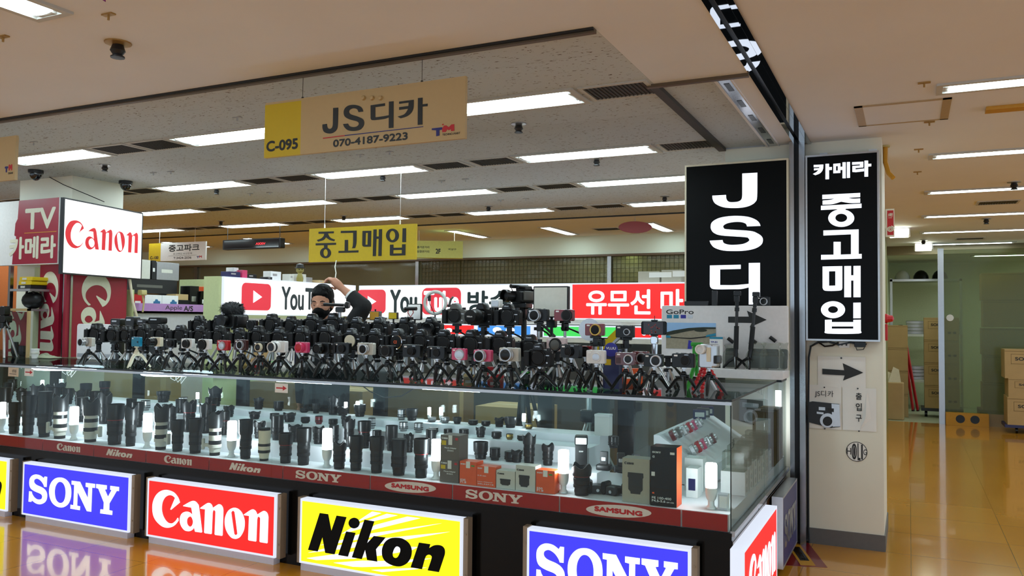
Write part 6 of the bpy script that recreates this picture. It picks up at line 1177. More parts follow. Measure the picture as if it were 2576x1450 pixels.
# ================================================================== LEFT: NEIGHBOURING STALL
a = at(52, 505, 'y', 4.74); b = at(150, 498, 'y', 4.74); zb = at(150, 664, 'y', 4.74).z
s = Sign((-10.0, 4.74, zb), (b.x, 4.74, zb), 'fascia_banner', 'white and red fascia banner with large pale lettering left of the lightbox', 'banner'); W = b.x+10; H = a.z-zb; ua = a.x+10
MB().box(0, 0, 0, W, .06, H).build('panel', M('banner_white', (222, 220, 218), .5), s.root, smooth=False)
m = MB(); flat(m, [[(ua-.02, H), (W-.004, H), (W-.004, .008), (ua-.09, .008), (ua-.08, .12), (ua-.05, .2), (ua-.045, .26), (ua-.07, .27), (ua-.06, .38), (ua-.03, .42)]], .001); m.build('red_patch', MATS['crimson'], s.root, smooth=False)
m = MB(); u0 = s.uv(64, 540)[0]; u1 = s.uv(141, 540)[0]; text(m, 'TV', u0, .315, u1, .505, .045, .003); u0 = s.uv(59, 630)[0]; u1 = s.uv(141, 630)[0]
text(m, '카메라', u0-.20, .05, u1, .255, .04, .003); m.build('lettering', M('pale_letter', (214, 212, 190), .5), s.root, smooth=False)
m = MB(); u0 = s.uv(62, 586)[0]; m.box(u0, -.003, .283, u1, -.001, .289); m.build('gold_rule', MATS['amber'], s.root, smooth=False)
# white lightbox turned out from the pillar
P1 = Vector((-6.34, 4.52, 0)); P2 = Vector((-6.58, 5.51, 0)); zb = 0
s = Sign(P1, P2, 'tmp', 't', 't'); z1 = s.uv(162, 503)[1]; z0 = s.uv(152, 683)[1]; bpy.data.objects.remove(s.root)
s = lightbox(P1, P2, z0-.02, z1+.02, 'lightbox_sign', 'large white lightbox with red lettering in a dark frame, by the left pillar', 'lit_white', 'lightbox sign', .03, False, 'dark')
for o in s.root.children:
    if o.name.startswith('face_panel'): o.data.materials[0] = MATS['tube_white']
m = MB(); traced(m, s, 'canon_thin', [145, 490, 365, 700], 1519, .004); m.build('lettering', M('lit_redletter', (208, 20, 34), emit=.8), s.root, smooth=False)
# red wall panels with turned lettering, below banner and lightbox
ya_ = 4.80
x0 = at(98, 780, 'y', ya_).x; x1 = at(148, 780, 'y', ya_).x; z0 = ZT+.002; z1 = 1.95
s = Sign((x0, ya_, z0), (x1, ya_, z0), 'wall_panel', 'narrow crimson panel with sideways lettering under the fascia banner', 'advertising panel'); w = x1-x0
MB().box(0, 0, 0, w, .03, z1-z0).build('panel', MATS['crimson'], s.root, smooth=False); m = MB(); vt = s.uv(120, 684)[1]; logo(m, 'canon', w*.10, vt-1.12, w*.95, vt, .001, True)
m.v = [(v[0], v[1], max(v[2], .002)) for v in m.v]; m.build('lettering', MATS['pale_letter'], s.root, smooth=False)
q0 = at(165, 780, 'x', -6.60); q1 = at(318, 780, 'x', -6.60)
s = Sign((-6.60, q0.y, z0), (-6.60, q1.y, z0), 'wall_panel', 'wide crimson panel with sideways lettering under the white lightbox', 'advertising panel'); w = q1.y-q0.y
MB().box(0, 0, 0, w, .03, z1-z0).build('panel', MATS['crimson'], s.root, smooth=False); m = MB(); vt = s.uv(240, 688)[1]; logo(m, 'canon', w*.24, vt-1.2, w*.72, vt, .001, True); m.v = [(v[0], v[1], max(v[2], .002)) for v in m.v]; m.build('lettering', MATS['pale_letter'], s.root, smooth=False)
t = thing('shelf_upright', 'pair of slotted steel uprights between the two crimson panels', 'upright', (-6.64, 4.79, ZT)); m = MB().box(-.05, 0, 0, -.025, .02, .85).box(.025, 0, 0, .05, .02, .85); m.build('post', MATS['steel'], t, smooth=False); MB().box(-.025, .005, 0, .025, .02, .85).build('filler', MATS['cab_green'], t, smooth=False)
# stall seen past the panels: orange wall, shelves, glass case
struct('wall_left_stall', MB().box(-11.5, 6.3, 0, -8.5, 6.4, 2.2), MATS['orange_wall'])
xa_, xb_ = at(47, 740, 'y', 4.70).x, at(97, 740, 'y', 4.70).x; za_, zb_ = at(70, 727, 'y', 4.64).z, at(70, 777, 'y', 4.64).z; w_ = xb_-xa_
t = thing('stall_shelf', 'narrow open shelf of packets and bags on the left pillar beside the crimson panel', 'shelf', (xa_, 4.62, ZT)); 
for z in (za_, zb_): MB().box(0, 0, z-ZT-.02, w_, .22, z-ZT).build('shelf_board', MATS['silver'], t, smooth=False)
MB().box(-.03, 0, 0, 0, .03, .80).build('post', MATS['steel'], t, smooth=False); MB().box(0, .222, 0, w_, .236, .80).build('back_panel', M('cab_pale', (196, 200, 160), .6), t, smooth=False)
for i in range(3):
    b = thing('packet_stack', f'flat stacked packet on the upper pillar shelf, {ORD[i]} from the bottom', 'packet', (xa_+.06+.01*i, 4.65, za_+.036*i), 0, 'packets on the pillar shelf'); MB().rbox(0, 0, 0, w_-.10, .16, .034, .008).build('carton', MATS[('dark', 'yellow_paint', 'yellow_paint')[i]], b); MB().rbox(.04, -.002, .008, .1, .0, .026, .003).build('label_sticker', MATS['offwhite'], b)
b = thing('shoulder_bag', 'black rounded camera bag on the lower pillar shelf', 'bag', (xa_+w_*.62, 4.72, zb_)); MB().ball((0, 0, .075), (.11, .08, .078)).build('body', MATS['rubber'], b); MB().torus((0, -.02, .11), .06, .009, (0, 1, .2), 20, 6).build('strap', MATS['black'], b)
b = thing('wall_panel', 'crimson panel with cut sideways lettering below the pillar shelf', 'advertising panel', (xa_, 4.60, ZT+.002)); ph = zb_-ZT-.03; MB().box(0, 0, 0, w_, .015, ph).build('panel', MATS['crimson'], b, smooth=False); m = MB(); logo(m, 'canon', w_*.12, -.62, w_*.92, ph+.24, .001, True); m.v = [(v[0], v[1], min(max(v[2], .002), ph-.002)) for v in m.v]; m.build('lettering', MATS['pale_letter'], b, smooth=False)
t = thing('glass_case', 'small glass case with pale frame on the stall counter', 'display case', (xa_-.42, 4.57, ZT)); m = MB(); Wc, Hc = .75, ph+.03
for a_ in (0, Wc): m.box(a_-.012, 0, 0, a_+.012, .02, Hc)
m.box(-.012, 0, Hc-.02, Wc+.012, .02, Hc); m.build('frame', MATS['hang_tan'], t, smooth=False); MB().box(0, .006, 0, Wc, .012, Hc-.02).build('pane', MATS['glass'], t, smooth=False)
t = thing('stall_counter', 'dark stall counter at the left behind the showcase', 'counter', (-8.5, 5.2, 0)); MB().box(-2.5, -.42, 0, 1.03, .30, ZT-.012).build('body', M('stall', (70, 66, 60), .5), t, smooth=False); MB().box(-2.5, -.42, ZT-.012, 1.03, .30, ZT-.002).build('top', MATS['glass_top'], t, smooth=False)
p = at(88, 899, 'y', 4.55); t = thing('paper_cup', 'white paper cup on the counter before the crimson panel', 'cup', (p.x, 4.55, ZT)); MB().lathe([(.025, 0), (.034, .075), (.036, .078), (.034, .08), (.031, .075), (.024, .004), (.001, .003)], seg=20).build('cup', MATS['white'], t); 
MB().lathe([(.0335, .035), (.0342, .036), (.0352, .05), (.035, .051)], seg=20).build('print_band', MATS['offwhite'], t)
p = at(8, 880, 'y', 4.45); t = thing('tripod', 'silver tripod with a black fluid head on the counter at the left edge', 'tripod', (p.x, 4.45, ZT))
MB().rbox(-.05, -.03, .30, .05, .04, .36, .01).rbox(-.03, -.025, .36, .035, .03, .44, .012).tube([(.03, 0, .33), (.09, -.03, .28), (.14, -.04, .25)], .009).build('fluid_head', MATS['black'], t); MB().rbox(-.03, -.03, .25, .03, .03, .30, .01, 'z').build('hub', MATS['black'], t)
for a_ in (-.5, 1.6, 3.7): MB().cyl((.02*math.cos(a_), .02*math.sin(a_), .27), (.13*math.cos(a_), .13*math.sin(a_), .003), .012, .010).build('leg', MATS['silver'], t)
for i, (px, h) in enumerate(((40, .13), (58, .10))):
    p = at(px, 885, 'y', 4.6); lens(p.x, 4.6, ZT, h, .08, 'plain', f'capped black lens standing beside the left edge tripod, {ORD[i]} from the left', 'lenses by the left edge tripod')
p = at(115, 893, 'y', 4.62); t = thing('cloth', 'crumpled grey green cloth lying behind the paper cup', 'cloth', (p.x, 4.62, ZT)); m = MB(); n = 12; random.seed(4)
vs = [((i/n-.5)*.30, (j/n-.5)*.14, .006+.03*max(0, 1-abs(i/n-.5)*2)*max(0, 1-abs(j/n-.5)*2)*(1+random.uniform(-.5, .6))) for j in range(n+1) for i in range(n+1)]
m.add(vs+[(a, b, 0.) for a, b, c in vs], [(j*(n+1)+i, j*(n+1)+i+1, (j+1)*(n+1)+i+1, (j+1)*(n+1)+i) for j in range(n) for i in range(n)]); m.build('cloth', M('cloth', (150, 156, 130), .9), t)
# ================================================================== RIGHT: DISPLAY STAND, PILLAR SIGNS
gs = thing('display_stand', 'white stepped display stand with logo, landscape picture and a big black arrow', 'display stand', (-1.105, 5.5, ZT))
zT = 1.608-ZT; x0, x1 = -.415, .410
MB().rbox(x0, 0, .06, x1, .03, zT, .012).build('back_panel', MATS['display_white'], gs); MB().rbox(x0, -.24, .015, x1+.0, .03, .068, .006).build('step', MATS['display_white'], gs)
MB().box(x0+.05, -.20, 0, x0+.09, 0, .016).box(x1-.04, -.23, 0, x1-.01, 0, .016).build('foot', MATS['black'], gs, smooth=False)
S_ = Sign((-1.105, 5.5, ZT), (0, 5.5, ZT), 'tmp', 't', 't'); bpy.data.objects.remove(S_.root)
m = MB(); u0, v1 = S_.uv(1676, 779); u1, v0 = S_.uv(1745, 791); text(m, 'GoPro', u0, v0, u1, v1, .02, .001)
u0, v0 = S_.uv(1832, 813); u1, v1 = S_.uv(1929, 796); 
flat(m, [[S_.uv(*q) for q in ((1832, 797), (1884, 797), (1879, 782), (1929, 805), (1886, 824), (1891, 813), (1832, 812))]], .001); m.build('lettering', MATS['ink'], gs, smooth=False)
for i, (px, mt) in enumerate(((1684, 'teal'), (1701, 'teal'), (1719, 'vivid_blue'), (1736, 'silver'))):
    u, v = S_.uv(px, 797); MB().box(u-.018, -.001, v-.012, u+.018, .0, v+.012).build('colour_square', MATS[mt], gs, smooth=False)
u0, v1 = S_.uv(1676, 812); u1, v0 = S_.uv(1801, 880); w = u1-u0; h = v1-v0
pic = MB().box(u0, -.002, v0, u1, 0, v1).build('picture', M('pic_sky', (150, 190, 232), .4, noise=.15, scale=6), gs, smooth=False)
def pp(l): return [[(u0+a*w, v0+b*h) for a, b in l]]
m = MB(); flat(m, pp(((0, .0), (1, 0), (1, .82), (.75, .80), (.55, .72), (.3, .66), (0, .60))), .002); m.build('hill', M('pic_sand', (150, 142, 122), .7, noise=.25, scale=60), pic, smooth=False)
m = MB(); flat(m, pp(((0, .62), (.15, .70), (.45, .80), (.75, .84), (1, .84), (1, .78), (.7, .76), (.4, .66), (.15, .55), (0, .5))), .0035); flat(m, pp([(.7+.13*a, .72+.06*b) for a, b in ell(0, 0, 1, 1, 12)]), .0036); m.build('dark_ridge', M('pic_dark', (44, 50, 40), .8, noise=.3, scale=60), pic, smooth=False)
m = MB(); flat(m, pp(((.0, .43), (.3, .40), (.5, .38), (.75, .44), (1, .52), (1, .56), (.75, .48), (.5, .42), (.3, .43), (0, .47))), .0045); m.build('handlebar', MATS['black'], pic, smooth=False)
m = MB(); flat(m, pp(((.0, .42), (.1, .41), (.08, .5), (0, .5))), .005); flat(m, pp(((.8, .47), (1, .52), (1, .62), (.82, .54))), .005); m.build('gloves', MATS['teal'], pic, smooth=False); m = MB(); flat(m, pp(((.44, 0), (.52, 0), (.52, .3), (.46, .34))), .005); m.build('frame_tube', MATS['vivid_blue'], pic, smooth=False)
stz = ZT+.068
p = at(1804, 930, 'y', 5.44); t = thing('tripod_box', 'white and blue slim box with a tripod picture on the display stand', 'box', (p.x-.04, 5.40, stz)); bw = .085; bh = at(1804, 848, 'y', 5.40).z-stz
MB().box(0, 0, 0, bw, .06, bh).build('carton', MATS['white'], t, smooth=False); m = MB(); text(m, 'TP-S1', .006, bh*.80, .05, bh*.86, .05, .001); m.build('lettering', MATS['vivid_blue'], t, smooth=False); MB().box(0, -.001, bh*.93, bw, 0, bh).build('blue_band', MATS['teal'], t, smooth=False); m = MB(); flat(m, [[(.03, .0), (.07, 0), (.065, bh*.4), (.06, bh*.6), (.045, bh*.6), (.04, bh*.4)]], .001); m.build('picture', MATS['ink'], t, smooth=False)
# selfie sticks on little tripods
def selfie(pxb, pyb, pxt, pyt, Y, lab):
    a = at(pxb, pyb, 'y', Y); b = at(pxt, pyt, 'y', Y+.02); t = thing('selfie_stick', lab, 'selfie stick', (a.x, Y, stz)); d = b-Vector((a.x, Y, stz)); g = lambda f: Vector(d)*f
    for k in range(3): an = -PI/2+.2+k*2.09; MB().tube([(0, 0, .075), (.05*math.cos(an), .05*math.sin(an), .045), (.085*math.cos(an), .085*math.sin(an), .006)], [.010, .009, .007]).build('leg', MATS['black'], t)
    MB().cyl((0, 0, .06), g(.26), .014, .013).build('hub', MATS['black'], t); MB().cyl(g(.25), g(.55), .0155).build('handle', MATS['rubber'], t); MB().cyl(g(.55), g(.80), .010).build('rod', MATS['dark'], t)
    MB().cyl(g(.74), g(.79), .015).cyl(g(.80), g(.93), .012).build('joint', MATS['black'], t); tip = g(1)
    MB().rbox(tip.x-.022, tip.y-.012, tip.z-.03, tip.x+.022, tip.y+.012, tip.z, .006).rbox(tip.x-.02, tip.y-.012, tip.z-.07, tip.x+.012, tip.y+.012, tip.z-.03, .006).build('phone_clamp', MATS['black'], t)
    return t
selfie(1850, 930, 1855, 733, 5.36, 'straight black selfie stick standing before the big arrow'); selfie(1884, 930, 1902, 735, 5.37, 'slightly tilted black selfie stick, right of the straight one')
for i, (px, w) in enumerate(((1838, .10), (1905, .14), (1940, .15), (1972, .07))):
    p = at(px, 925, 'y', 5.40); m = MB(); random.seed(20+i); h = .17 if i else .15
    t = thing('plastic_bag', f'clear plastic bag with black pieces inside on the display stand, {ORD[i]} from the left', 'bag', (p.x, 5.40, stz), 0, 'plastic bags on the display stand'); rad = [(.5, .0), (.55, .06), (.48, .1), (.3, h*.85), (.42, h)]
    vs = []; n = 16
    for r, z in rad:
        for k in range(n): a = 2*PI*k/n; rr = w*r*(1+random.uniform(-.12, .12)); vs.append((rr*math.cos(a), rr*.35*math.sin(a), z+random.uniform(-.006, .006)*(z > 0)))
    m.add(vs, [(j*n+k, j*n+(k+1) % n, (j+1)*n+(k+1) % n, (j+1)*n+k) for j in range(4) for k in range(n)]+[tuple(range(n))]); m.build('film', MATS['bag_film'], t); q = MB()
    for k in range(3): q.rbox(-w*.34, -w*.1+k*.01, .008+k*.025, w*.3, w*.1, .09+k*.02, .012)
    q.build('black_piece', MATS['dark'], t)
for i, (px, py) in enumerate(((1838, 857), (1895, 858), (1944, 854))):
    p = at(px, py, 'y', 5.485); t = tag(MB().cyl((-.018, 0, .014), (.018, 0, -.014), .012, seg=8).cyl((0, 0, 0), (0, .02, 0), .006, seg=8).build('hook', MATS['dark'], None, p), f'short dark display peg on the white stand panel, {ORD[i]} from the left', 'peg', 'pegs on the white stand')
z = ZT+zT
for px, w, h, lab in ((1752, .16, .03, 'low black gadget lying on top of the white stand'), (1798, .035, .10, 'small upright black block on top of the white stand')):
    p = at(px, 768, 'y', 5.515); t = tag(MB().rbox(-w/2, -.012, 0, w/2, .012, h, .006).build('gadget', MATS['dark'], None, (p.x, 5.515, z)), lab, 'gadget')
x, _, W = base(1920, 770, 5.515, 28); compact(x, 5.515, z, .085, .058, 'small black compact camera with a silver ringed lens on the white stand', None, body='black', lensc='silver', inner='black', rl=.27, ll=.1, lx=.05)
# black lightbox signs on the pillar
a = at(1723, 418, 'y', 5.86); b = at(1983, 397, 'y', 5.86); zt_ = (a.z+b.z)/2
s = lightbox((a.x, 5.86, 0), (b.x, 5.86, 0), 1.18, zt_, 'lightbox_sign', 'tall black lightbox with huge white stacked characters behind the white stand', 'sign_black', 'lightbox sign', .12, False, 'cream')
m = MB(); traced(m, s, 'js', [1715, 390, 1995, 780], 1041, .004); m.build('lettering', MATS['lit_letter'], s.root, smooth=False)
a = at(2026, 392, 'y', 5.90); b = at(2211, 379, 'y', 5.90); zb = at(2028, 857, 'y', 5.90).z
s = lightbox((a.x, 5.90, 0), (b.x, 5.90, 0), zb, (a.z+b.z)/2, 'lightbox_sign', 'narrow black lightbox with white Korean characters on the pillar', 'sign_black', 'lightbox sign', .095, False, 'silver')
m = MB(); traced(m, s, 'buy', [2015, 370, 2225, 870], 609, .004); m.build('lettering', MATS['lit_letter'], s.root, smooth=False)
for u in (.11, .42): MB().box(u-.025, .07, s.h, u+.025, .1, s.h+.025).build('bracket', MATS['white_frame'], s.root, smooth=False)
PF = 5.9985
S_ = Sign((-1.19, PF, 0), (0, PF, 0), 'tmp', 't', 't'); bpy.data.objects.remove(S_.root)
def sheet(l, t, r, b, lab, name='paper_notice'):
    u0, v1 = S_.uv(l, t); u1, v0 = S_.uv(r, b); root = thing(name, lab, 'paper', (-1.19+u0, PF, v0)); random.seed(int(l)); n = 10; m = MB(); w, h = u1-u0, v1-v0
    vs = [(w*i/n, -.002-.004*(math.sin(i*.9+j*.4)+1)*.5*(1 if 0 < i < n else 0), h*j/n) for j in range(n+1) for i in range(n+1)]; N = len(vs)
    m.add(vs+[(x, .0005, z) for x, y, z in vs], [(j*(n+1)+i, j*(n+1)+i+1, (j+1)*(n+1)+i+1, (j+1)*(n+1)+i) for j in range(n) for i in range(n)]); m.build('sheet', MATS['paper'], root)
    return root, w, h, u0, v0
rt, w, h, U0, V0 = sheet(2057, 896, 2178, 978, 'white sheet with a large black arrow pinned to the pillar'); m = MB(); flat(m, [[(S_.uv(*q)[0]-U0, S_.uv(*q)[1]-V0) for q in ((2069, 928), (2124, 932), (2120, 914), (2172, 938), (2121, 958), (2125, 945), (2069, 942))]], .0075); m.build('black_arrow', MATS['ink'], rt, smooth=False); MB().cyl((w*.5, -.004, h-.01), (w*.5, -.010, h-.01), .006).build('pin', MATS['dark'], rt)
rt, w, h, U0, V0 = sheet(2034, 968, 2117, 1082, 'white sheet with a printed camera and shop name on the pillar')
def lp(px, py): a, b = S_.uv(px, py); return (a-U0, b-V0)
m = MB(); a = lp(2050, 1000); b = lp(2097, 984); text(m, 'JS디카', a[0], a[1], b[0], b[1], .0, .0075); m.build('lettering', MATS['ink'], rt, smooth=False)
m = MB(); flat(m, [[lp(*q) for q in ((2036, 1012), (2044, 1010), (2112, 1017), (2114, 1074), (2090, 1077), (2036, 1063))]], .0075); pcam = m.build('camera_print', MATS['dark'], rt, smooth=False)
m = MB(); flat(m, [[lp(*q) for q in ((2092, 1016), (2112, 1018), (2114, 1073), (2095, 1074))]], .0085); flat(m, [[lp(2082+19*a, 1058+18*b) for a, b in ell(0, 0, 1, 1, 24)]], .0088); flat(m, [[lp(*q) for q in ((2060, 1024), (2076, 1025), (2076, 1033), (2060, 1032))]], .0085); flat(m, [[lp(*q) for q in ((2055, 1036), (2072, 1038), (2072, 1043), (2055, 1041))]], .0085); m.build('silver_part', MATS['silver'], pcam, smooth=False)
m = MB(); flat(m, [[lp(2082+12*a, 1060+12*b) for a, b in ell(0, 0, 1, 1, 24)]], .0098); flat(m, [[lp(*q) for q in ((2082, 1027), (2098, 1028), (2098, 1037), (2082, 1036))]], .0098); m.build('dark_part', MATS['ink'], pcam, smooth=False)
for px, py in ((2074, 975), (2075, 1079)): a = lp(px, py); MB().cyl((a[0], -.004, a[1]), (a[0], -.010, a[1]), .005).build('pin', MATS['dark'], rt)
def camera_print(rt, dx, dy, lp):
    q_ = lambda l: [lp(a+dx, b+dy) for a, b in l]
    m = MB(); flat(m, [q_(((2036, 1012), (2044, 1010), (2112, 1017), (2114, 1074), (2090, 1077), (2036, 1063)))], .0075); pc = m.build('camera_print', MATS['grey_cam'], rt, smooth=False)
    m = MB(); flat(m, [q_([(2082+19*a, 1058+18*b) for a, b in ell(0, 0, 1, 1, 24)])], .0088); flat(m, [q_(((2060, 1020), (2100, 1024), (2100, 1036), (2060, 1032)))], .0085); m.build('silver_part', MATS['silver'], pc, smooth=False)
rt, w, h, U0, V0 = sheet(1838, 975, 1945, 1078, 'white sheet with a faint printed camera behind the showcase wing')
camera_print(rt, -192, -8, lp)
rt, w, h, U0, V0 = sheet(2119, 975, 2205, 1087, 'curling white sheet with a column of three Korean syllables on the pillar')
for ch, y0_, y1_ in (('출', 989, 1006), ('입', 1015, 1034), ('구', 1044, 1061)):
    m = MB(); a = lp(2153, y1_); b = lp(2168, y0_); text(m, ch, a[0], a[1], b[0], b[1], .02, .0075); m.build('lettering', MATS['ink'], rt, smooth=False)
m = MB(); m.add([(w*.72, -.004, h*.95), (w*.86, -.004, h*.3), (w*.52, -.004, .005), (w*.70, -.02, h*.35)], [(0, 1, 3), (1, 2, 3), (0, 3, 2)]); m.build('torn_fold', MATS['paper'], rt)
for px, py in ((2158, 978), (2161, 1085)): a = lp(px, py); MB().cyl((a[0], -.004, a[1]), (a[0], -.010, a[1]), .005).build('pin', MATS['dark'], rt)
# round logo sticker
u, v = S_.uv(2155, 1137); R = S_.uv(2182, 1137)[0]-u; t = thing('round_sticker', 'round black and white logo sticker low on the pillar', 'sticker', (-1.19+u, PF, v)); MB().lathe([(R, 0), (R, .0008)], (0, 0, 0), (0, -1, 0), 40).build('backing', MATS['paper'], t)
m = MB().torus((0, -.0012, 0), R*.97, R*.03, (0, 1, 0), 44, 4)
for ch, c0, c1 in (('H', -.93, -.52), ('O', -.48, .02), ('L', .08, .36), ('I', .42, .58), ('G', .62, .95)):
    hh_ = .92*math.sqrt(max(.05, 1-max(abs(c0), abs(c1))**2)); text(m, ch, R*c0, -R*hh_, R*c1, R*hh_, .012, .001)
flat(m, [[(-R*.23+R*.10*a, R*.55*b) for a, b in ell(0, 0, 1, 1, 20)]], .0012, .0004); m.build('mark', MATS['ink'], t)
# cables on the pillar
pl = [S_.uv(*q) for q in ((2036, 1372), (2034, 1330), (2033, 1100), (2035, 900), (2040, 872), (2058, 862), (2085, 860), (2110, 868), (2140, 862), (2160, 866))]
m = MB().tube([(-1.19+a, PF-.009, b) for a, b in pl], .007, 6); pl = [S_.uv(*q) for q in ((2060, 862), (2075, 872), (2095, 870), (2110, 862))]; m.tube([(-1.19+a, PF-.012, b) for a, b in pl], .006, 6); tag(m.build('cable', MATS['black']), 'black cable running down the left edge of the pillar from the narrow lightbox', 'cable')
u, v = S_.uv(2164, 868); t = thing('power_adapter', 'black power adapter under the narrow lightbox', 'power adapter', (-1.19+u, PF, v)); MB().rbox(-.035, -.04, -.015, .035, 0, .02, .006).build('body', MATS['black'], t); MB().tube([(-.03, -.02, 0), (-.02, -.02, -.035), (.02, -.02, -.03), (.04, -.02, .01)], .003, 6).build('lead', MATS['black'], t)
u, v = S_.uv(2124, 868); t = thing('wall_socket', 'white double wall socket under the narrow lightbox', 'socket', (-1.19+u, PF, v)); MB().rbox(-.035, -.012, -.02, .035, 0, .02, .006).build('plate', MATS['white'], t); MB().cyl((-.014, -.012, 0), (-.014, -.014, 0), .006).cyl((.014, -.012, 0), (.014, -.014, 0), .006).build('socket_hole', MATS['dark'], t)
# caution tape on the floor and coiled cable
p = at(2005, 1390, 'z', 0); t = thing('floor_tape', 'yellow and red caution tape on the floor by the shutter post', 'tape', (p.x, p.y, 0), .3); MB().box(-.16, -.32, 0, .12, .26, .0015).build('red_border', MATS['dark_red'], t, smooth=False); MB().box(-.035, -.30, .0015, .055, .24, .003).build('yellow_band', MATS['amber'], t, smooth=False); MB().box(-.018, -.2, .003, .038, .12, .004).build('black_band', MATS['black'], t, smooth=False)
m = MB()
for k in range(4): w_ = raw_text('위험')
text(m, '미끄럼주의', 0, 0, .30, .035, .02, 0); m.v = [(-v[2]+.026, v[0]-.19, .0045) for v in m.v]; m.build('lettering', MATS['amber'], t, smooth=False)
p = at(2010, 1360, 'z', 0.01); tag(MB().torus((0, 0, 0), .06, .006, (0, 0, 1), 26, 6).torus((.02, .01, .012), .055, .006, (0, 0, 1), 26, 6).build('cable_coil', MATS['black'], None, (p.x, p.y+.02, .007)), 'black cable coil on the floor at the foot of the shutter post', 'cable')
# hose sign and alarm on the pillar's far side
p = at(2216, 560, 'y', 6.70); q = at(2250, 560, 'y', 6.70); zt_ = at(2235, 526, 'y', 6.70).z; zb = at(2235, 596, 'y', 6.70).z
s = Sign((-.152, 6.70, zb), (q.x, 6.70, zb), 'hydrant_sign', 'red and white hose reel sign sticking out from the pillar', 'safety sign'); w = q.x+.152; h = zt_-zb
MB().box(0, 0, 0, w, .03, h).build('panel', M('sign_cream', (228, 224, 206), .5), s.root, smooth=False); MB().box(.012, -.002, .012, w-.006, 0, h-.012).build('red_field', MATS['red_ink'], s.root, smooth=False); m = MB(); text(m, '소화전', .018, h*.72, w-.012, h*.85, .03, .003)
sp = [((.008+.0045*k/2)*math.cos(k*.55), -.004, (.008+.0045*k/2)*math.sin(k*.55)) for k in range(0, 26)]; f_ = (w*.36)/max(abs(a[0]) for a in sp); m.tube([(w*.52+a*f_, b, h*.28+c*f_) for a, b, c in sp], .004, 5); text(m, 'FIRE HYDRANT', .02, h*.66, w-.015, h*.70, 0, .003); m.build('lettering', MATS['sign_cream'], s.root, smooth=False)
p = at(2232, 802, 'y', 6.62); t = thing('fire_alarm', 'red fire alarm lamp on the hose cabinet behind the pillar', 'fire alarm', (-.157, 6.62, p.z)); MB().lathe([(.035, 0), (.035, .012), (.028, .02), (.022, .05), (.001, .06)], (0, 0, 0), (1, 0, 0), 16).build('lamp', MATS['red'], t); MB().rbox(0, -.05, -.16, .016, .05, -.04, .006, 'x').build('call_point', MATS['red'], t)
t = thing('ceiling_pipe', 'short yellowed bracket pipe hanging at the pillar top', 'pipe', (-.14, 6.3, CZ)); MB().tube([(0, 0, 0), (.0, 0, -.12), (.02, -.03, -.20), (.05, -.05, -.24)], .016).build('pipe', MATS['amber'], t); MB().cyl((0, 0, -.012), (0, 0, 0), .03).build('flange', MATS['yellowed'], t)
# ================================================================== STOREROOM AT THE END OF THE PASSAGE
DY = 14.05
def X(px, Y): return at(px, 900, 'y', Y).x
xd = X(2376, DY)
struct('wall_storeroom_back', MB().box(-1.2, 17.0, 0, 6.9, 17.1, CZ), M('store_wall', (196, 198, 156), .7)); struct('wall_storeroom_left', MB().box(-.42, DY, 0, -.33, 17, CZ), MATS['store_wall']); struct('ceiling', MB().box(-.5, 14.7, CZ-.12, 7, 17.1, CZ+.1), M('store_ceil', (196, 196, 170), .7)); struct('trim_10', MB().box(-.6, 14.62, CZ-.14, 7, 14.72, CZ+.02), M('track', (120, 104, 70), .5))
g = struct('window_3', MB().box(xd, DY+.02, .18, 3.2, DY+.04, CZ-.12), MATS['frosted']); struct('window_frame', MB().box(xd-.08, DY-.02, 0, xd, DY+.08, CZ-.1).box(3.2, DY-.02, 0, 3.28, DY+.08, CZ-.1), MATS['steel'], parent=g); struct('window_sill', MB().box(xd, DY, 0, 3.2, DY+.06, .18), M('sill_board', (150, 130, 100), .6), parent=g)
for i, (px, py, Y) in enumerate(((2262, 603, 13.4), (2323, 636, 15.3))):
    p = at(px, py, 'z', CZ-.14); t = thing('square_lamp', ('small bright lamp on the ceiling beside the hose sign', 'square bright lamp on the storeroom ceiling')[i], 'ceiling light', (p.x, min(p.y, 16.4), CZ-(.0 if p.y < 14.6 else .12))); MB().rbox(-.13, -.16, -.10, .13, .16, 0, .02, 'z').build('housing', MATS['lamp_white'], t); MB().box(-.11, -.165, -.102, .11, .14, -.02).build('diffuser', MATS['lit_exit'], t, smooth=False)
sh_ = thing('storage_rack', 'metal storage rack with folded packs in the back storeroom', 'shelf', (-.30, 16.1, 0)); RW = xd+.35+.30
for z in (.48, 1.28, 2.25): MB().box(0, 0, z, RW, .6, z+.04).build('shelf_board', MATS['steel' if z > 2 else 'offwhite'], sh_, smooth=False)
for u in (0, RW-.04): MB().box(u, 0, 0, u+.04, .04, 2.3).build('post', MATS['silver'], sh_, smooth=False)
for i, (u, z, c_) in enumerate(((.42, 1.32, 'silver'), (.92, 1.32, 'dark'), (.45, .52, 'silver'), (.20, 2.29, 'offwhite'), (.50, 2.29, 'black'), (.82, .02, 'dark'), (.80, 2.29, 'black'))):
    t = thing('folded_pack' if z < 1.7 else 'cap', f'{"bagged folded cloth pack" if z < 1.7 else "rounded cap shape"} on the storeroom rack, {ORD[i]} counted', 'pack', (-.30+u, 16.35, z), 0, 'packs on the storeroom rack')
    m = MB()
    if z < 1.7:
        for k in range(4): m.rbox(-.17, -.14, .06*k, .17, .14, .06*k+.055, .02, 'z')
    else: m.ball((0, 0, .0), (.13, .14, .17)); m.v = [(a, b, max(c, 0)) for a, b, c in m.v]
    m.build('body', MATS[c_], t)
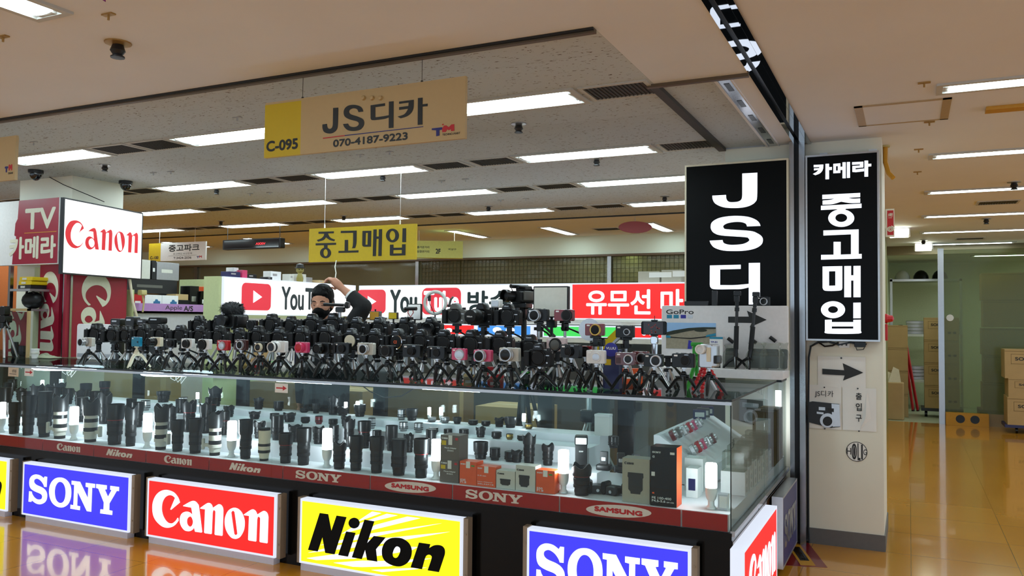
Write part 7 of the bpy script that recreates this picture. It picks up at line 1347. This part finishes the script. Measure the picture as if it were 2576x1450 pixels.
def carton(x, y, z, w, d, h, lab, grp, txt=True):
    t = thing('cardboard_box', lab, 'box', (x, y, z), 0, grp); MB().box(0, 0, 0, w, d, h).build('carton', MATS['card'], t, smooth=False); MB().box(w*.0, -.001, h*.93, w, 0, h*.95).build('flap_seam', MATS['card_dark'], t, smooth=False)
    if txt:
        m = MB(); text(m, 'SOUP', w*.2, h*.62, w*.55, h*.74, .05, .001); text(m, '\u25a0\u2022\u25a0', w*.68, h*.28, w*.92, h*.38, 0, .001); m.build('lettering', MATS['ink'], t, smooth=False)
        f = MB(); 
        for a, b, c, d2 in ((.12, .5, .64, .515), (.12, .83, .64, .845), (.12, .5, .13, .845), (.63, .5, .64, .845)): f.box(w*a, -.0012, h*b, w*c, 0, h*d2)
        f.build('printed_frame', MATS['card_dark'], t, smooth=False)
xa, xb2 = X(2325, 14.9), X(2380, 14.9)
for i in range(4): carton(xa, 14.9, .15+i*.365, .50, .45, .36, f'brown printed carton in the storeroom doorway stack, {ORD[i]} from the bottom', 'doorway carton stack')
t = thing('hand_trolley', 'low trolley under the doorway carton stack', 'trolley', (xa, 14.9, 0)); MB().box(-.05, 0, .10, .55, .45, .15).build('deck', MATS['dark'], t, smooth=False); MB().cyl((.0, .1, .05), (.04, .1, .05), .05).cyl((.46, .1, .05), (.5, .1, .05), .05).build('wheel', MATS['black'], t)
xs_ = X(2530, 13.4)
for i, (dx, z, h) in enumerate(((-.03, .14, .60), (.06, .74, .30), (.0, 1.04, .42))): pass
for i, (pl_, pt_, pb_) in enumerate(((2535, 998, 1075), (2537, 958, 1000), (2528, 893, 958))):
    Y = 13.3; a = at(pl_, pb_, 'y', Y); b = at(pl_, pt_, 'y', Y); z0 = max(.12 if i == 0 else (.12+.38, .12+.64)[i-1], 0); hgt = (.38, .26, .40)[i]
    carton(a.x, Y, z0, .62, .5, hgt, f'large printed carton at the right edge stack, {ORD[i]} from the bottom', 'right edge carton stack')
t = thing('hand_trolley', 'blue edged trolley under the right edge carton stack', 'trolley', (X(2532, 13.3), 13.3, 0)); MB().box(-.03, 0, .08, .7, .5, .12).build('deck', MATS['navy'], t, smooth=False); MB().cyl((.1, .08, .04), (.13, .08, .04), .04).cyl((.55, .08, .04), (.58, .08, .04), .04).build('wheel', MATS['black'], t)
x0 = X(2470, 14.6)
for i in range(5): carton(x0+.02*(i % 2), 14.5, .20+i*.42, .62, .45, .41, f'large plain carton seen dimly behind the frosted glass, {ORD[i]} from the bottom', 'cartons behind the frosted glass', False)
t = thing('pallet', 'dark pallet under the cartons behind the frosted glass', 'pallet', (x0-.05, 14.45, 0)); MB().box(0, 0, .12, .8, .55, .2).build('deck', MATS['card_dark'], t, smooth=False); MB().box(0, 0, 0, .1, .55, .12).box(.7, 0, 0, .8, .55, .12).build('block', MATS['card_dark'], t, smooth=False)
for i in range(4): carton(-.32, 14.7, .37*i, .30, .4, .365, f'plain brown carton stacked at the left door jamb, {ORD[i]} from the bottom', 'cartons at the door jamb', False)
p = at(2248, 1040, 'z', 0); t = thing('tall_bag', 'tan paper sack with folded papers at the storeroom door', 'bag', (X(2247, 14.35), 14.35, 0)); MB().rbox(-.15, -.12, 0, .15, .12, .58, .03, 'z').build('sack', MATS['card'], t); MB().prism([(-.1, .5), (.0, .82), (.08, .78), (.12, .5)], -.04, .0).prism([(-.12, .5), (-.08, .74), (.02, .7), (.05, .5)], .0, .04).build('papers', MATS['cream'], t)
t = thing('red_tripod', 'long red folded tripod poles leaning in the storeroom doorway', 'pole', (0, 0, 0)); a = at(2270, 845, 'y', 15.6); b = at(2297, 1032, 'z', 0); c_ = at(2309, 1032, 'z', 0)
MB().cyl(a, (b.x, b.y-.2, 0), .03, .022).build('pole', MATS['red'], t); MB().cyl(a+Vector((.03, 0, 0)), (c_.x, c_.y-.2, 0), .03, .022).build('pole', MATS['red'], t); MB().cyl(a+Vector((-.02, 0, -.02)), a+Vector((-.03, .02, .18)), .04).cyl((b.x, b.y-.2, 0), (b.x-.003, b.y-.2, .06), .026).cyl((c_.x, c_.y-.2, 0), (c_.x-.003, c_.y-.2, .06), .026).build('black_end', MATS['black'], t)
p = at(2433, 1062, 'y', 13.95); t = thing('socket_box', 'ochre floor box with two round holes at the foot of the frosted glass', 'socket box', (p.x, 13.95, 0)); MB().rbox(-.28, -.03, .0, .28, .06, .19, .008).build('housing', MATS['amber'], t); MB().cyl((-.09, -.03, .1), (-.09, -.034, .1), .06, seg=20).cyl((.1, -.03, .1), (.1, -.034, .1), .06, seg=20).build('hole', MATS['black'], t)
p = at(2390, 800, 'y', DY); tag(MB().lathe([(.05, 0), (.05, .006)], (0, 0, 0), (0, -1, 0), 20).build('round_sticker', MATS['white'], None, (p.x, DY+.018, p.z)), 'small round white sticker on the frosted glass', 'sticker')
# lamps inside the rooms behind the glazed partition
for i, (px, py) in enumerate(((1450, 657), (1702, 650), (1600, 664))):
    p = at(px, py, 'z', CZ-.22)
    if p.y < 11.6: p.y = 12.2
    t = thing('square_lamp', f'slanted tube lamp in the room behind the wire partition, {ORD[i]} listed', 'ceiling light', (p.x, min(p.y, 13.6), CZ)); MB().box(-.10, -.5, -.06, .10, .5, 0).build('housing', MATS['vent_frame'], t, smooth=False); MB().box(-.09, -.48, -.066, .09, .48, -.06).build('diffuser', MATS['lit_tube'], t, smooth=False)
for i, (x, y) in enumerate(((1.55, 15.4), (3.6, 15.4), (2.6, 16.3))):
    t = troffer(x, y, 1.2, 'x', f'fluorescent ceiling light inside the storeroom behind the frosted glass, {ORD[i]} of these', 'storeroom ceiling lights', .2); t.location.z = CZ-.12
